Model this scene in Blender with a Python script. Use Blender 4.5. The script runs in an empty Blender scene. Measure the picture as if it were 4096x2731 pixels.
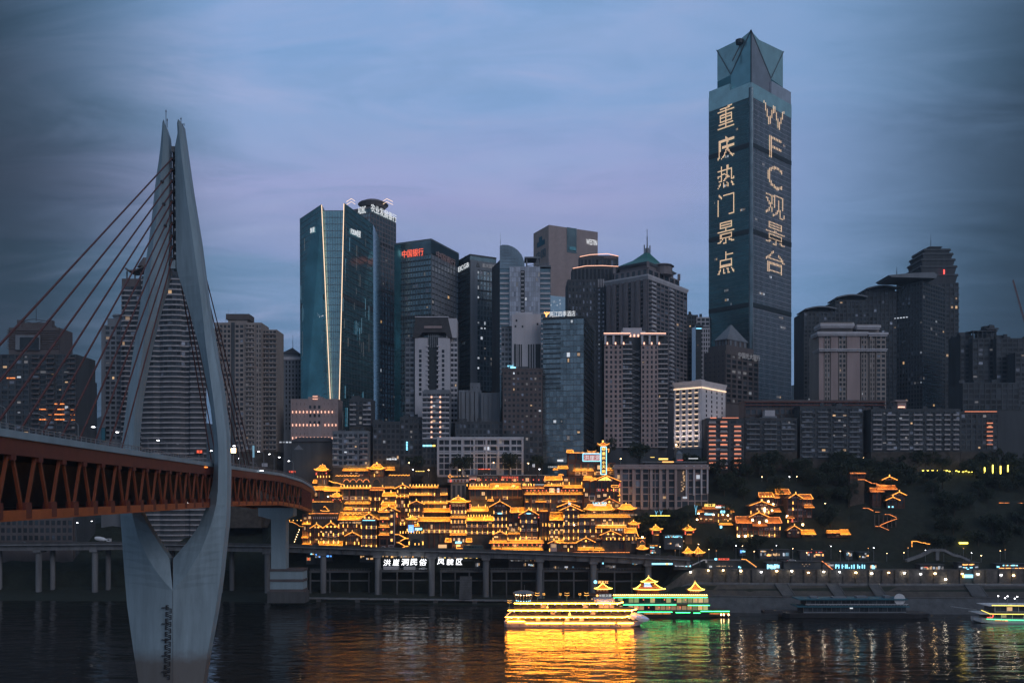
import bpy, math, random
from mathutils import Vector
RND = random.Random(11)
scene = bpy.context.scene
COL = scene.collection
rad = math.radians

# ------------------------------------------------------------------ camera
FPX, HZ, CU, EYE = 3600.0, 1975.0, 2048.0, 62.0      # focal length and horizon in photo pixels, eye height above the river
cam_d = bpy.data.cameras.new('camera')
cam_d.sensor_width = 36.0
cam_d.lens = FPX / 4096 * 36.0
cam_d.shift_y = (HZ - 1365.5) / 4096
cam_d.clip_start = 1.0
cam_d.clip_end = 20000.0
cam = bpy.data.objects.new('camera', cam_d)
COL.objects.link(cam)
cam.location = (0, 0, EYE)
cam.rotation_euler = (rad(90), 0, 0)
scene.camera = cam

# ------------------------------------------------------------------ exposure
scene.view_settings.view_transform = 'Standard'
scene.view_settings.look = 'None'
scene.view_settings.exposure = 0.0
scene.view_settings.gamma = 1.0
scene.cycles.max_bounces = 5
scene.cycles.diffuse_bounces = 2
scene.cycles.glossy_bounces = 3
scene.cycles.transmission_bounces = 2
scene.cycles.volume_bounces = 0
scene.cycles.caustics_reflective = False
scene.cycles.caustics_refractive = False
scene.cycles.sample_clamp_indirect = 4.0
scene.cycles.use_denoising = True
scene.cycles.use_adaptive_sampling = True
scene.cycles.adaptive_threshold = 0.02

# ------------------------------------------------------------------ dusk sky
BACK, SIDE = 0.60, 0.14
SUN_EL, SUN_AZ = 3.0, 140.0       # the sun has just gone, behind the camera to the right
world = bpy.data.worlds.new('World')
scene.world = world
world.use_nodes = True
wt = world.node_tree
wt.nodes.clear()
def wn(t, **k):
 n = wt.nodes.new(t)
 for a, b in k.items(): setattr(n, a, b)
 return n
def wl(a, b): wt.links.new(a, b)
def wmath(op, a, b=None, c=None, clamp=False):
 n = wn('ShaderNodeMath', operation=op, use_clamp=clamp)
 for i, q in enumerate((a, b, c)):
  if q is None: continue
  if isinstance(q, (int, float)): n.inputs[i].default_value = q
  else: wl(q, n.inputs[i])
 return n.outputs[0]
def wmix(f, a, b):
 n = wn('ShaderNodeMix', data_type='RGBA')
 for k, q in ((0, f), (6, a), (7, b)):
  if isinstance(q, (int, float)): n.inputs[k].default_value = q
  elif isinstance(q, tuple): n.inputs[k].default_value = q + (1,)
  else: wl(q, n.inputs[k])
 return n.outputs[2]
tc = wn('ShaderNodeTexCoord')
sep = wn('ShaderNodeSeparateXYZ'); wl(tc.outputs['Generated'], sep.inputs[0])
sky = wn('ShaderNodeTexSky', sky_type='NISHITA', sun_disc=False)
sky.sun_elevation = rad(SUN_EL); sky.sun_rotation = rad(SUN_AZ)
sky.altitude = 250; sky.air_density = 1.4; sky.dust_density = 2.5
# cloud deck: a direction becomes a point on a flat layer above the city
den = wmath('ADD', wmath('ABSOLUTE', sep.outputs[2]), 0.16)
px = wmath('DIVIDE', sep.outputs[0], den); py = wmath('DIVIDE', sep.outputs[1], den)
comb = wn('ShaderNodeCombineXYZ'); wl(px, comb.inputs[0]); wl(py, comb.inputs[1])
mp = wn('ShaderNodeMapping'); wl(comb.outputs[0], mp.inputs[0])
mp.inputs['Scale'].default_value = (0.6, 1.9, 1); mp.inputs['Location'].default_value = (4.3, 1.2, 0)
mp.inputs['Rotation'].default_value = (0, 0, rad(-16))
nz = wn('ShaderNodeTexNoise'); nz.inputs['Scale'].default_value = 1.5; nz.inputs['Detail'].default_value = 9
nz.inputs['Roughness'].default_value = 0.55; nz.inputs['Distortion'].default_value = 0.7
wl(mp.outputs[0], nz.inputs['Vector'])
mp2 = wn('ShaderNodeMapping'); wl(comb.outputs[0], mp2.inputs[0]); mp2.inputs['Scale'].default_value = (1.5, 3.6, 1); mp2.inputs['Location'].default_value = (1.7, .4, 0); mp2.inputs['Rotation'].default_value = (0, 0, rad(-22))
nw = wn('ShaderNodeTexNoise'); nw.inputs['Scale'].default_value = 1.25; nw.inputs['Detail'].default_value = 11; nw.inputs['Roughness'].default_value = 0.62; nw.inputs['Distortion'].default_value = 1.3
wl(mp2.outputs[0], nw.inputs['Vector'])
nb = wn('ShaderNodeTexNoise'); nb.inputs['Scale'].default_value = 0.45; nb.inputs['Detail'].default_value = 3
wl(mp.outputs[0], nb.inputs['Vector'])
warp = wmath('MULTIPLY_ADD', nz.outputs[0], 0.13, -0.065)
el = wmath('ADD', sep.outputs[2], warp)
rp = wn('ShaderNodeValToRGB'); wl(el, rp.inputs[0])
stops = [(0.00, (.105, .175, .310)), (0.13, (.125, .215, .385)), (0.20, (.150, .265, .455)), (0.235, (.170, .290, .490)), (0.252, (.275, .330, .590)),
         (0.29, (.350, .362, .625)), (0.335, (.325, .358, .625)), (0.385, (.215, .352, .610)), (0.48, (.200, .355, .625)), (0.70, (.165, .300, .530)), (1.0, (.135, .250, .440))]
cr = rp.color_ramp
cr.elements[0].position, cr.elements[0].color = stops[0][0], stops[0][1] + (1,)
cr.elements[1].position, cr.elements[1].color = stops[-1][0], stops[-1][1] + (1,)
for p, c in stops[1:-1]:
 e = cr.elements.new(p); e.color = c + (1,)
cl = wmath('MULTIPLY_ADD', nz.outputs[0], 4.2, -1.75, clamp=True)
lit = wmix(wmath('MULTIPLY', cl, 0.5), rp.outputs[0], (.310, .400, .640))
wisp = wmath('POWER', wmath('MULTIPLY_ADD', nw.outputs[0], 3.2, -1.25, clamp=True), 1.5)
lit = wmix(wmath('MULTIPLY', wisp, 0.55), lit, (.400, .430, .660))
shade = wmath('MULTIPLY_ADD', nw.outputs[0], -4.0, 1.85, clamp=True)
lit = wmix(wmath('MULTIPLY', shade, 0.34), lit, (.110, .235, .400))
dk = wmath('MULTIPLY_ADD', nb.outputs[0], -3.0, 1.75, clamp=True)
lit = wmix(wmath('MULTIPLY', dk, 0.5), lit, (.105, .215, .365))
# blue to the right of the city, the rosy band to its left
fr = wn('ShaderNodeMapRange', interpolation_type='SMOOTHSTEP'); wl(sep.outputs[0], fr.inputs[0])
for _k, _v in ((1, .06), (2, .34), (3, 0.), (4, .72)): fr.inputs[_k].default_value = _v
lit = wmix(fr.outputs[0], lit, (.165, .300, .520))
# bright over the city, vignetting painted in to either side, dimmer behind the camera
mr = wn('ShaderNodeMapRange', interpolation_type='SMOOTHSTEP'); wl(wmath('ADD', wmath('ABSOLUTE', wmath('ADD', sep.outputs[0], -0.01)), wmath('MULTIPLY_ADD', nw.outputs[0], -.08, .04)), mr.inputs[0])
for _k, _v in ((1, .25), (2, .50), (3, 1.0), (4, SIDE)): mr.inputs[_k].default_value = _v
mb_ = wn('ShaderNodeMapRange', interpolation_type='SMOOTHSTEP'); wl(sep.outputs[1], mb_.inputs[0])
for _k, _v in ((1, .55), (2, -.30), (3, 0.), (4, 1.0)): mb_.inputs[_k].default_value = _v
side = wmath('MULTIPLY_ADD', mb_.outputs[0], wmath('SUBTRACT', BACK, mr.outputs[0]), mr.outputs[0])
lit = wmix(wmath('MULTIPLY_ADD', mr.outputs[0], -.55, .55, clamp=True), lit, (.120, .300, .480))
lit = wmix(wmath('MULTIPLY', mb_.outputs[0], .45), lit, (.30, .34, .40))
vm = wn('ShaderNodeVectorMath', operation='SCALE'); wl(lit, vm.inputs[0]); wl(side, vm.inputs['Scale'])
bg1 = wn('ShaderNodeBackground'); wl(vm.outputs[0], bg1.inputs[0]); bg1.inputs[1].default_value = 1.12
bg2 = wn('ShaderNodeBackground'); wl(sky.outputs[0], bg2.inputs[0]); bg2.inputs[1].default_value = 0.004
ad = wn('ShaderNodeAddShader'); wl(bg1.outputs[0], ad.inputs[0]); wl(bg2.outputs[0], ad.inputs[1])
wo = wn('ShaderNodeOutputWorld'); wl(ad.outputs[0], wo.inputs[0])
world.cycles.sampling_method = 'MANUAL'; world.cycles.sample_map_resolution = 256

# ------------------------------------------------------------------ the last of the sun, spread by cloud
sun_d = bpy.data.lights.new('sun', 'SUN')
sun_d.energy = 0.58; sun_d.angle = rad(34); sun_d.color = (.98, .92, 1.0)
sun = bpy.data.objects.new('sun', sun_d); COL.objects.link(sun)

sun.rotation_euler = Vector((-math.sin(rad(SUN_AZ)), -math.cos(rad(SUN_AZ)), -0.55)).to_track_quat('-Z', 'Y').to_euler()

# ------------------------------------------------------------------ photo pixels to places
FR = {'O': (0, 0, 1), '1': (0, 400, .5741), '2': (0, 1200, .6379), '3': (400, 1600, .7212), '4': (1150, 750, .7015), '5': (2000, 850, .7015),
      '6': (2700, 80, .6376), '8': (2700, 900, .6377), 'A': (1150, 1820, .3189), 'B': (1850, 1760, .3401), 'C': (2600, 1750, .3401),
      'D': (3300, 1750, .3384), 'E': (1150, 2150, .4039), 'G': (1950, 2200, .4464), 'K': (2950, 2150, .4872)}
def U(f, x): return FR[f][0] + x * FR[f][2]
def V(f, y): return FR[f][1] + y * FR[f][2]
def X(u, d): return (u - CU) * d / FPX
def Z(v, d): return EYE + (HZ - v) * d / FPX
def lerp(a, b, t): return a + (b - a) * t
def pw(x, pts):
 if x <= pts[0][0]: return pts[0][1]
 for (a, b), (c, d) in zip(pts, pts[1:]):
  if x <= c: return lerp(b, d, (x - a) / (c - a))
 return pts[-1][1]
ORD = ('first second third fourth fifth sixth seventh eighth ninth tenth eleventh twelfth thirteenth fourteenth fifteenth sixteenth seventeenth '
       'eighteenth nineteenth twentieth twenty-first twenty-second twenty-third twenty-fourth twenty-fifth twenty-sixth twenty-seventh '
       'twenty-eighth twenty-ninth thirtieth thirty-first thirty-second thirty-third thirty-fourth thirty-fifth thirty-sixth').split()

# ------------------------------------------------------------------ materials
def nodes_of(m):
 m.use_nodes = True
 nt = m.node_tree
 return nt, nt.nodes['Principled BSDF']
def mat(name, col, rough=.7, metal=0., var=.25, scale=.35, spec=.5, streak=False, rnd=0., bump=0.):
 m = bpy.data.materials.new(name)
 nt, b = nodes_of(m)
 b.inputs['Roughness'].default_value = rough
 b.inputs['Metallic'].default_value = metal
 b.inputs['Specular IOR Level'].default_value = spec
 g = nt.nodes.new('ShaderNodeNewGeometry')
 mpn = nt.nodes.new('ShaderNodeMapping')
 nt.links.new(g.outputs['Position'], mpn.inputs[0])
 mpn.inputs['Scale'].default_value = (1, 1, .12) if streak else (1, 1, 1)
 n = nt.nodes.new('ShaderNodeTexNoise')
 n.inputs['Scale'].default_value = scale; n.inputs['Detail'].default_value = 5; n.inputs['Roughness'].default_value = .65
 nt.links.new(mpn.outputs[0], n.inputs['Vector'])
 r = nt.nodes.new('ShaderNodeMapRange')
 r.inputs[1].default_value = .28; r.inputs[2].default_value = .72
 r.inputs[3].default_value = 1 - var; r.inputs[4].default_value = 1 + var
 nt.links.new(n.outputs[0], r.inputs[0])
 val = r.outputs[0]
 if rnd:
  oi = nt.nodes.new('ShaderNodeObjectInfo')
  r2 = nt.nodes.new('ShaderNodeMapRange'); r2.inputs[3].default_value = 1 - rnd; r2.inputs[4].default_value = 1 + rnd
  nt.links.new(oi.outputs['Random'], r2.inputs[0])
  mm = nt.nodes.new('ShaderNodeMath'); mm.operation = 'MULTIPLY'
  nt.links.new(val, mm.inputs[0]); nt.links.new(r2.outputs[0], mm.inputs[1]); val = mm.outputs[0]
 s = nt.nodes.new('ShaderNodeVectorMath'); s.operation = 'SCALE'
 s.inputs[0].default_value = col
 nt.links.new(val, s.inputs['Scale'])
 nt.links.new(s.outputs[0], b.inputs['Base Color'])
 if bump:
  bp = nt.nodes.new('ShaderNodeBump'); bp.inputs['Strength'].default_value = bump; bp.inputs['Distance'].default_value = .3
  nt.links.new(n.outputs[0], bp.inputs['Height']); nt.links.new(bp.outputs[0], b.inputs['Normal'])
 return m
def glow(name, col, s, sample=True, rnd=0., bead=0.):
 m = bpy.data.materials.new(name)
 nt, b = nodes_of(m)
 b.inputs['Base Color'].default_value = (.3, .3, .3, 1)
 b.inputs['Emission Color'].default_value = col + (1,)
 b.inputs['Emission Strength'].default_value = s
 if rnd:
  oi = nt.nodes.new('ShaderNodeObjectInfo')
  r2 = nt.nodes.new('ShaderNodeMapRange'); r2.inputs[3].default_value = s * (1 - rnd); r2.inputs[4].default_value = s * (1 + rnd)
  nt.links.new(oi.outputs['Random'], r2.inputs[0]); nt.links.new(r2.outputs[0], b.inputs['Emission Strength'])
 if bead:
  g = nt.nodes.new('ShaderNodeNewGeometry'); n = nt.nodes.new('ShaderNodeTexNoise'); n.inputs['Scale'].default_value = bead; n.inputs['Detail'].default_value = 2
  nt.links.new(g.outputs['Position'], n.inputs['Vector']); r2 = nt.nodes.new('ShaderNodeMapRange')
  for k, v in ((1, .35), (2, .65), (3, s * .35), (4, s * 1.7)): r2.inputs[k].default_value = v
  nt.links.new(n.outputs[0], r2.inputs[0]); nt.links.new(r2.outputs[0], b.inputs['Emission Strength'])
 m.cycles.emission_sampling = 'AUTO' if sample else 'NONE'
 return m
M = {}
M['concrete'] = mat('concrete_pale', (.28, .37, .42), .75, var=.22, scale=.12, streak=True)
M['concrete_grey'] = mat('concrete_grey', (.185, .19, .20), .85, var=.35, scale=.25, streak=True)
M['concrete_dark'] = mat('concrete_dark', (.09, .092, .095), .9, var=.35, scale=.25, streak=True)
M['stone_wall'] = mat('stone_wall', (.11, .10, .09), .9, var=.45, scale=.6, bump=.6)
M['mud'] = mat('river_mud', (.07, .062, .055), .85, var=.4, scale=.2, bump=.4)
M['asphalt'] = mat('asphalt', (.05, .05, .053), .8, var=.2)
M['lit_orange_steel'] = mat('lit_orange_chord', (.37, .088, .028), .5, var=.22, scale=.3)  # orange light on the bottom chord put into its colour
M['red_steel'] = mat('red_painted_steel', (.135, .034, .026), .55, var=.2, scale=.4)
M['dark_steel'] = mat('dark_steel', (.05, .05, .055), .6, .3)
M['grey_steel'] = mat('grey_steel', (.25, .27, .29), .5, .3)
M['ship_trim'] = mat('ship_trim', (.075, .07, .07), .6)
M['ship_hull'] = mat('ship_hull', (.42, .42, .46), .5, var=.1)
M['white_paint'] = mat('white_paint', (.72, .73, .75), .5, var=.08)
M['render_beige'] = mat('beige_render', (.30, .26, .24), .85, var=.22, scale=.2, streak=True)
M['render_pink'] = mat('pinkish_render', (.36, .28, .27), .85, var=.2, scale=.2, streak=True)
M['render_grey'] = mat('grey_render', (.185, .205, .23), .85, var=.25, scale=.2, streak=True)
M['render_dark'] = mat('dark_render', (.068, .078, .088), .85, var=.3, scale=.2, streak=True)
M['render_white'] = mat('white_render', (.52, .51, .54), .8, var=.14, scale=.2, streak=True)
M['render_brown'] = mat('brown_tile', (.115, .098, .098), .8, var=.25, scale=.2, streak=True)
M['granite_violet'] = mat('violet_granite', (.19, .17, .18), .7, var=.18, scale=.3)
M['pane'] = mat('window_pane', (.045, .055, .065), .15, .35, var=.35, scale=.15, rnd=.6)
M['pane_bright'] = mat('window_pane_sky', (.25, .27, .31), .2, .55, var=.35, scale=.15, rnd=.5)
M['glass_teal'] = mat('teal_glass', (.13, .33, .37), .14, .85, var=.35, scale=.05, rnd=.15)
M['glass_teal_pale'] = mat('pale_teal_glass', (.30, .56, .62), .2, .7, var=.15, scale=.1)
M['glass_dark'] = mat('dark_glass', (.14, .21, .24), .14, .75, var=.4, scale=.06, rnd=.3)
M['glass_blue'] = mat('blue_glass', (.24, .32, .36), .2, .7, var=.3, scale=.08, rnd=.3)
M['glass_pale'] = mat('pale_glass', (.44, .47, .53), .3, .45, var=.2, scale=.1, rnd=.25)
M['truss_rust'] = mat('rust_orange_steel', (.22, .054, .022), .55, var=.25, scale=.3)
M['red_board'] = glow('red_sign_board', (1.0, .05, .03), .35, False)
M['mullion'] = mat('mullion_metal', (.16, .19, .21), .45, .5)
M['mullion_dark'] = mat('dark_mullion', (.04, .05, .055), .5, .4)
M['green_roof'] = mat('green_tiles', (.03, .17, .15), .6, var=.15)
M['roof_dark'] = mat('dark_roof', (.06, .06, .065), .8, var=.3)
M['timber'] = mat('dark_timber', (.075, .04, .028), .7, var=.35, rnd=.25)
M['timber_red'] = mat('red_timber', (.13, .045, .03), .7, var=.3, rnd=.2)
M['plaster'] = mat('white_plaster', (.42, .38, .40), .8, var=.15, rnd=.2)
M['gold_tile'] = mat('ochre_roof_tiles', (.70, .37, .06), .55, var=.38, scale=.7)
M['orange_tile'] = mat('russet_roof_tiles', (.42, .17, .05), .6, var=.25, scale=.5)
M['rock'] = mat('cliff_rock', (.075, .066, .058), .95, var=.5, scale=.35, bump=.9)
M['leaf'] = mat('dark_leaves', (.026, .042, .024), .7, var=.4, scale=.6)
M['bark'] = mat('bark', (.05, .04, .03), .9, var=.3)
M['hill'] = mat('wooded_slope', (.018, .024, .016), .95, var=.5, scale=.3, bump=.8)
GOLD = (1.0, .50, .07); AMBER = (1.0, .36, .05); WARM = (1.0, .62, .28); COOL = (.62, .80, 1.0); WHITE = (1.0, .93, .86)
M['strip'] = glow('gold_led_strip', (1.0, .35, .025), 1.9, bead=1.3)
M['strip_orange'] = glow('orange_led_strip', (1.0, .26, .03), 1.5, bead=1.1)
M['lamp_gold'] = glow('gold_wall_lamp', (1.0, .46, .07), 2.6, rnd=.5)
M['lamp_warm'] = glow('warm_lamp', WARM, 14.0)
M['lamp_white'] = glow('white_lamp', (.95, .95, 1.0), 14.0)
M['lit_warm'] = glow('lit_window_warm', (1.0, .58, .24), .42, sample=False, rnd=.7)
M['lit_white'] = glow('lit_window_white', (.8, .88, 1.0), .45, sample=False, rnd=.7)
M['lit_dim'] = glow('lit_window_dim', (.7, .62, .55), .10, sample=False, rnd=.8)
M['lit_blue'] = glow('lit_window_blue', (.25, .7, 1.0), .35, sample=False, rnd=.5)
M['sign_white'] = glow('white_sign_letters', (.92, .96, 1.0), .8, sample=False)
M['sign_glow'] = glow('white_neon_letters', (.97, .98, 1.0), 2.6)
M['sign_red'] = glow('red_sign_letters', (1.0, .10, .03), 1.3, sample=False)
M['sign_dimred'] = glow('faded_red_letters', (.35, .10, .08), .12, sample=False)
M['sign_orange'] = glow('orange_sign_letters', (1.0, .42, .10), 2.5, sample=False)
M['sign_yellow'] = glow('yellow_sign_letters', (1.0, .66, .12), 2.2, sample=False)
M['sign_cyan'] = glow('cyan_sign', (.25, .75, 1.0), 2.4, sample=False)
M['sign_blue'] = glow('blue_sign', (.10, .35, 1.0), 2.0, sample=False)
M['sign_grey'] = glow('faint_glow_letters', (.5, .5, .55), .22, sample=False)  # grey letters given a faint glow of their own
M['led_dot'] = glow('facade_led', (1.0, .66, .40), 1.0, sample=False)
M['line_light'] = glow('edge_line_light', (1.0, .68, .42), 1.7)
M['pink_light'] = glow('pinkish_uplight', (1.0, .50, .34), 1.9)
M['balc_orange'] = glow('orange_balcony_light', (1.0, .27, .10), .85, sample=False, rnd=.4)
M['red_dot'] = glow('red_beacon', (1.0, .05, .03), 3.0, sample=False)
M['green_strip'] = glow('green_led_strip', (.05, 1.0, .26), 6.5)
M['eave_gold'] = glow('ship_eave_strip', (1.0, .45, .06), 9.0)
M['green_dim'] = glow('dim_green_strip', (.10, 1.0, .40), 2.5)
M['yellow_dim'] = glow('dim_yellow_strip', (1.0, .78, .10), 2.2)
M['cable_red'] = mat('dark_red_cable', (.10, .030, .026), .6)
M['yellow_strip'] = glow('yellow_led_strip', (1.0, .78, .10), 5.0)
M['ship_strip'] = glow('ship_gold_strip', (1.0, .30, .02), 66.0)
M['shop'] = glow('shop_interior', (1.0, .56, .22), .7, sample=False, rnd=.6)

# ------------------------------------------------------------------ mesh helpers
class MB:
 def __init__(s): s.v = []; s.f = []
 def add(s, vs, fs):
  n = len(s.v); s.v += vs; s.f += [tuple(i + n for i in f) for f in fs]
  return s
 def box(s, x0, x1, y0, y1, z0, z1):
  return s.add([(x0, y0, z0), (x1, y0, z0), (x1, y1, z0), (x0, y1, z0), (x0, y0, z1), (x1, y0, z1), (x1, y1, z1), (x0, y1, z1)],
                     [(0, 3, 2, 1), (4, 5, 6, 7), (0, 1, 5, 4), (1, 2, 6, 5), (2, 3, 7, 6), (3, 0, 4, 7)])
 def obox(s, o, a, s0, s1, n0, n1, z0, z1):          # along a wall: s runs on the wall, n points out of it
  c, q = math.cos(a), math.sin(a)
  P = lambda t, n, z: (o[0] + t * c + n * q, o[1] + t * q - n * c, z)
  return s.add([P(s0, n1, z0), P(s1, n1, z0), P(s1, n0, z0), P(s0, n0, z0), P(s0, n1, z1), P(s1, n1, z1), P(s1, n0, z1), P(s0, n0, z1)],
                     [(0, 3, 2, 1), (4, 5, 6, 7), (0, 1, 5, 4), (1, 2, 6, 5), (2, 3, 7, 6), (3, 0, 4, 7)])
 def prism(s, pts, z0, z1, cap=True):
  n = len(pts)
  zt = z1 if isinstance(z1, (list, tuple)) else [z1] * n
  vs = [(p[0], p[1], z0) for p in pts] + [(p[0], p[1], z) for p, z in zip(pts, zt)]
  fs = [(i, (i + 1) % n, n + (i + 1) % n, n + i) for i in range(n)]
  if cap: fs += [tuple(range(n - 1, -1, -1)), tuple(range(n, 2 * n))]
  return s.add(vs, fs)
 def frustum(s, a, z0, b, z1):
  n = len(a)
  return s.add([(p[0], p[1], z0) for p in a] + [(p[0], p[1], z1) for p in b],
                     [(i, (i + 1) % n, n + (i + 1) % n, n + i) for i in range(n)] + [tuple(range(n - 1, -1, -1)), tuple(range(n, 2 * n))])
 def cyl(s, c, r, z0, z1, n=10, r1=None):
  r1 = r if r1 is None else r1
  a = [(c[0] + r * math.cos(6.2832 * i / n), c[1] + r * math.sin(6.2832 * i / n)) for i in range(n)]
  b = [(c[0] + r1 * math.cos(6.2832 * i / n), c[1] + r1 * math.sin(6.2832 * i / n)) for i in range(n)]
  return s.frustum(a, z0, b, z1)
 def bar(s, p, q, w, h=None):
  h = h or w
  p, q = Vector(p), Vector(q)
  d = (q - p)
  if d.length < 1e-6: return s
  d.normalize()
  up = Vector((0, 0, 1)) if abs(d.z) < .95 else Vector((0, 1, 0))
  a = d.cross(up).normalized(); b = a.cross(d)
  o = []
  for e in (p, q):
   for i, j in ((-1, -1), (1, -1), (1, 1), (-1, 1)):
    o.append(tuple(e + a * i * w / 2 + b * j * h / 2))
  return s.add(o, [(3, 2, 1, 0), (4, 5, 6, 7), (0, 1, 5, 4), (1, 2, 6, 5), (2, 3, 7, 6), (3, 0, 4, 7)])
 def path(s, pts, w, h=None):
  for a, b in zip(pts, pts[1:]): s.bar(a, b, w, h)
  return s
 def slab(s, a, b, c, d, t):                          # a four-cornered sheet with thickness t below it
  a, b, c, d = map(Vector, (a, b, c, d))
  n = (b - a).cross(d - a).normalized() * t
  if n.z < 0: n = -n
  vs = [tuple(p) for p in (a, b, c, d)] + [tuple(p - n) for p in (a, b, c, d)]
  return s.add(vs, [(0, 1, 2, 3), (7, 6, 5, 4), (0, 4, 5, 1), (1, 5, 6, 2), (2, 6, 7, 3), (3, 7, 4, 0)])
 def mesh(s, name, m, off=(0, 0, 0)):
  me = bpy.data.meshes.new(name)
  me.from_pydata([(x - off[0], y - off[1], z - off[2]) for x, y, z in s.v], [], s.f)
  if m: me.materials.append(m if not isinstance(m, str) else M[m])
  return me
def wloc(p):
 x = Vector((0, 0, 0))
 while p: x = x + p.location; p = p.parent
 return x
def thing(name, label, cat, loc, group=None):
 o = bpy.data.objects.new(name, None); COL.objects.link(o)
 o.location = loc; o.empty_display_size = 1
 o['label'] = label; o['category'] = cat
 if group: o['group'] = group
 return o
def part(name, mb, m, parent, kind=None, label=None, smooth=False):
 off = wloc(parent)
 me = mb.mesh(name, m, off)
 o = bpy.data.objects.new(name, me); COL.objects.link(o)
 o.parent = parent
 if kind: o['kind'] = kind
 if label: o['label'] = label
 if smooth:
  for p in me.polygons: p.use_smooth = True
 return o
def solo(name, mb, m, label, cat, group=None, loc=(0, 0, 0)):
 o = bpy.data.objects.new(name, mb.mesh(name, m, loc)); COL.objects.link(o)
 o.location = loc
 o['label'] = label; o['category'] = cat
 if group: o['group'] = group
 return o
def struct(name, mb, m, kind='structure', smooth=False):
 me = mb.mesh(name, m)
 o = bpy.data.objects.new(name, me); COL.objects.link(o); o['kind'] = kind
 if smooth:
  for p in me.polygons: p.use_smooth = True
 return o
_unit = {}
def unit(m):                                             # a shared 1 m block for alike pieces
 if m not in _unit:
  b = MB(); b.box(-.5, .5, -.5, .5, -.5, .5); _unit[m] = b.mesh('block_' + m, m)
 return _unit[m]
def piece(name, m, parent, c, size, a=0., off=None):
 o = bpy.data.objects.new(name, unit(m)); COL.objects.link(o)
 o.parent = parent
 off = wloc(parent) if off is None else off
 o.location = (c[0] - off[0], c[1] - off[1], c[2] - off[2]); o.scale = size
 if a: o.rotation_euler = (0, 0, a)
 return o
def copy_tree(o, parent=None):
 c = o.copy(); COL.objects.link(c); c.parent = parent
 for ch in o.children: copy_tree(ch, c)
 return c

# lettering: the built-in font, turned to mesh and stood up in the scene
_fc = bpy.data.curves.new('letters', 'FONT'); _fo = bpy.data.objects.new('letters', _fc); COL.objects.link(_fo)
_gc = {}
def glyphs(txt):
 if txt not in _gc: _gc[txt] = _glyphs(txt)
 return _gc[txt]
def _glyphs(txt):
 _fc.body = txt; _fc.extrude = 0
 dg = bpy.context.evaluated_depsgraph_get(); dg.update()
 me = bpy.data.meshes.new_from_object(_fo.evaluated_get(dg))
 vs = [tuple(v.co) for v in me.vertices]; fs = [tuple(p.vertices) for p in me.polygons]
 bpy.data.meshes.remove(me)
 return vs, fs
for _t in '复星|FOSUN复星|农业发展银行|ADBC|中国银行|重庆国贸|EICGB|BESTONY|两江四季酒店|WESTIN|中国|COSMOPOLIS|中国光大银行|长航朝天门|满江红|长航文旅|重庆两江游|1-4 口|限速|千厮门|重庆民俗文化馆|城市阳台|HAMEHOLDAYS|洪崖洞|江巴辣子鸡|Let’s Go|闽江湖|生态鱼火锅|重|庆|热|门|景|点|W|F|C|观|台|小|天|鹅|洪|崖|洞|民|俗|风|貌|区'.split('|'): glyphs(_t)
def letters(name, txt, parent, o, a, s0, s1, z0, z1, m, n=.35, kids=False, label=None, slant=0.):
 """text filling the wall rectangle s0..s1, z0..z1 on the wall from o along angle a, n metres proud"""
 vs, fs = glyphs(txt)
 x0, x1 = min(v[0] for v in vs), max(v[0] for v in vs); y0, y1 = min(v[1] for v in vs), max(v[1] for v in vs)
 c, q = math.cos(a), math.sin(a); off = wloc(parent)
 b = MB()
 def P(v, nn):
  t = s0 + (v[0] - x0) / (x1 - x0) * (s1 - s0)
  z = z0 + (v[1] - y0) / (y1 - y0) * (z1 - z0)
  t += slant * (z - z0)
  return (o[0] + t * c + nn * q, o[1] + t * q - nn * c, z)
 b.add([P(v, n) for v in vs] + [P(v, n - .2) for v in vs], fs)
 k = len(vs)
 edges = {}
 for f in fs:
  for i, j in zip(f, f[1:] + f[:1]): edges[(i, j)] = edges.get((i, j), 0) + 1
 b.f += [(j, i, i + k, j + k) for (i, j) in edges if (j, i) not in edges]
 return part(name, b, m, parent, label=label)
def in_glyph(vs, fs):
 tris = []
 for f in fs:
  for i in range(1, len(f) - 1): tris.append((vs[f[0]], vs[f[i]], vs[f[i + 1]]))
 def test(x, y):
  for a, b, c in tris:
   d1 = (x - b[0]) * (a[1] - b[1]) - (a[0] - b[0]) * (y - b[1])
   d2 = (x - c[0]) * (b[1] - c[1]) - (b[0] - c[0]) * (y - c[1])
   d3 = (x - a[0]) * (c[1] - a[1]) - (c[0] - a[0]) * (y - a[1])
   if not ((d1 < 0 or d2 < 0 or d3 < 0) and (d1 > 0 or d2 > 0 or d3 > 0)): return True
  return False
 return test

# ================================================================== the setting: river, banks, hill
VIA = [(-900, 2165, 552), (0, 2168, 548), (500, 2164, 545), (1150, 2174, 540), (1500, 2186, 528), (2048, 2198, 512), (2400, 2211, 502),
       (2700, 2223, 496), (3000, 2235, 492), (3500, 2242, 490), (5000, 2250, 490)]
def dv(u): return pw(u, [(a, c) for a, b, c in VIA])
def zv(u): return Z(pw(u, [(a, b) for a, b, c in VIA]), dv(u))
SH = [(-900, -26), (1150, -24), (2048, -10), (2600, -20), (3000, -22), (3500, -24), (5000, -30)]   # waterline in front of the viaduct
def sh(u): return pw(u, SH)
S_LIST = [-60, -40, -32, -28, -26, -24, -22, -20, -18, -16, -14, -12, -10, -8, -5, -2, 1.8, 2.6, 6, 10, 12.6, 13.6, 16, 20, 24, 28, 31, 34, 37, 40,
          44, 48, 53, 58, 64, 70, 78, 88, 100, 120, 150, 200, 280, 400, 700, 1500, 3500]
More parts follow.
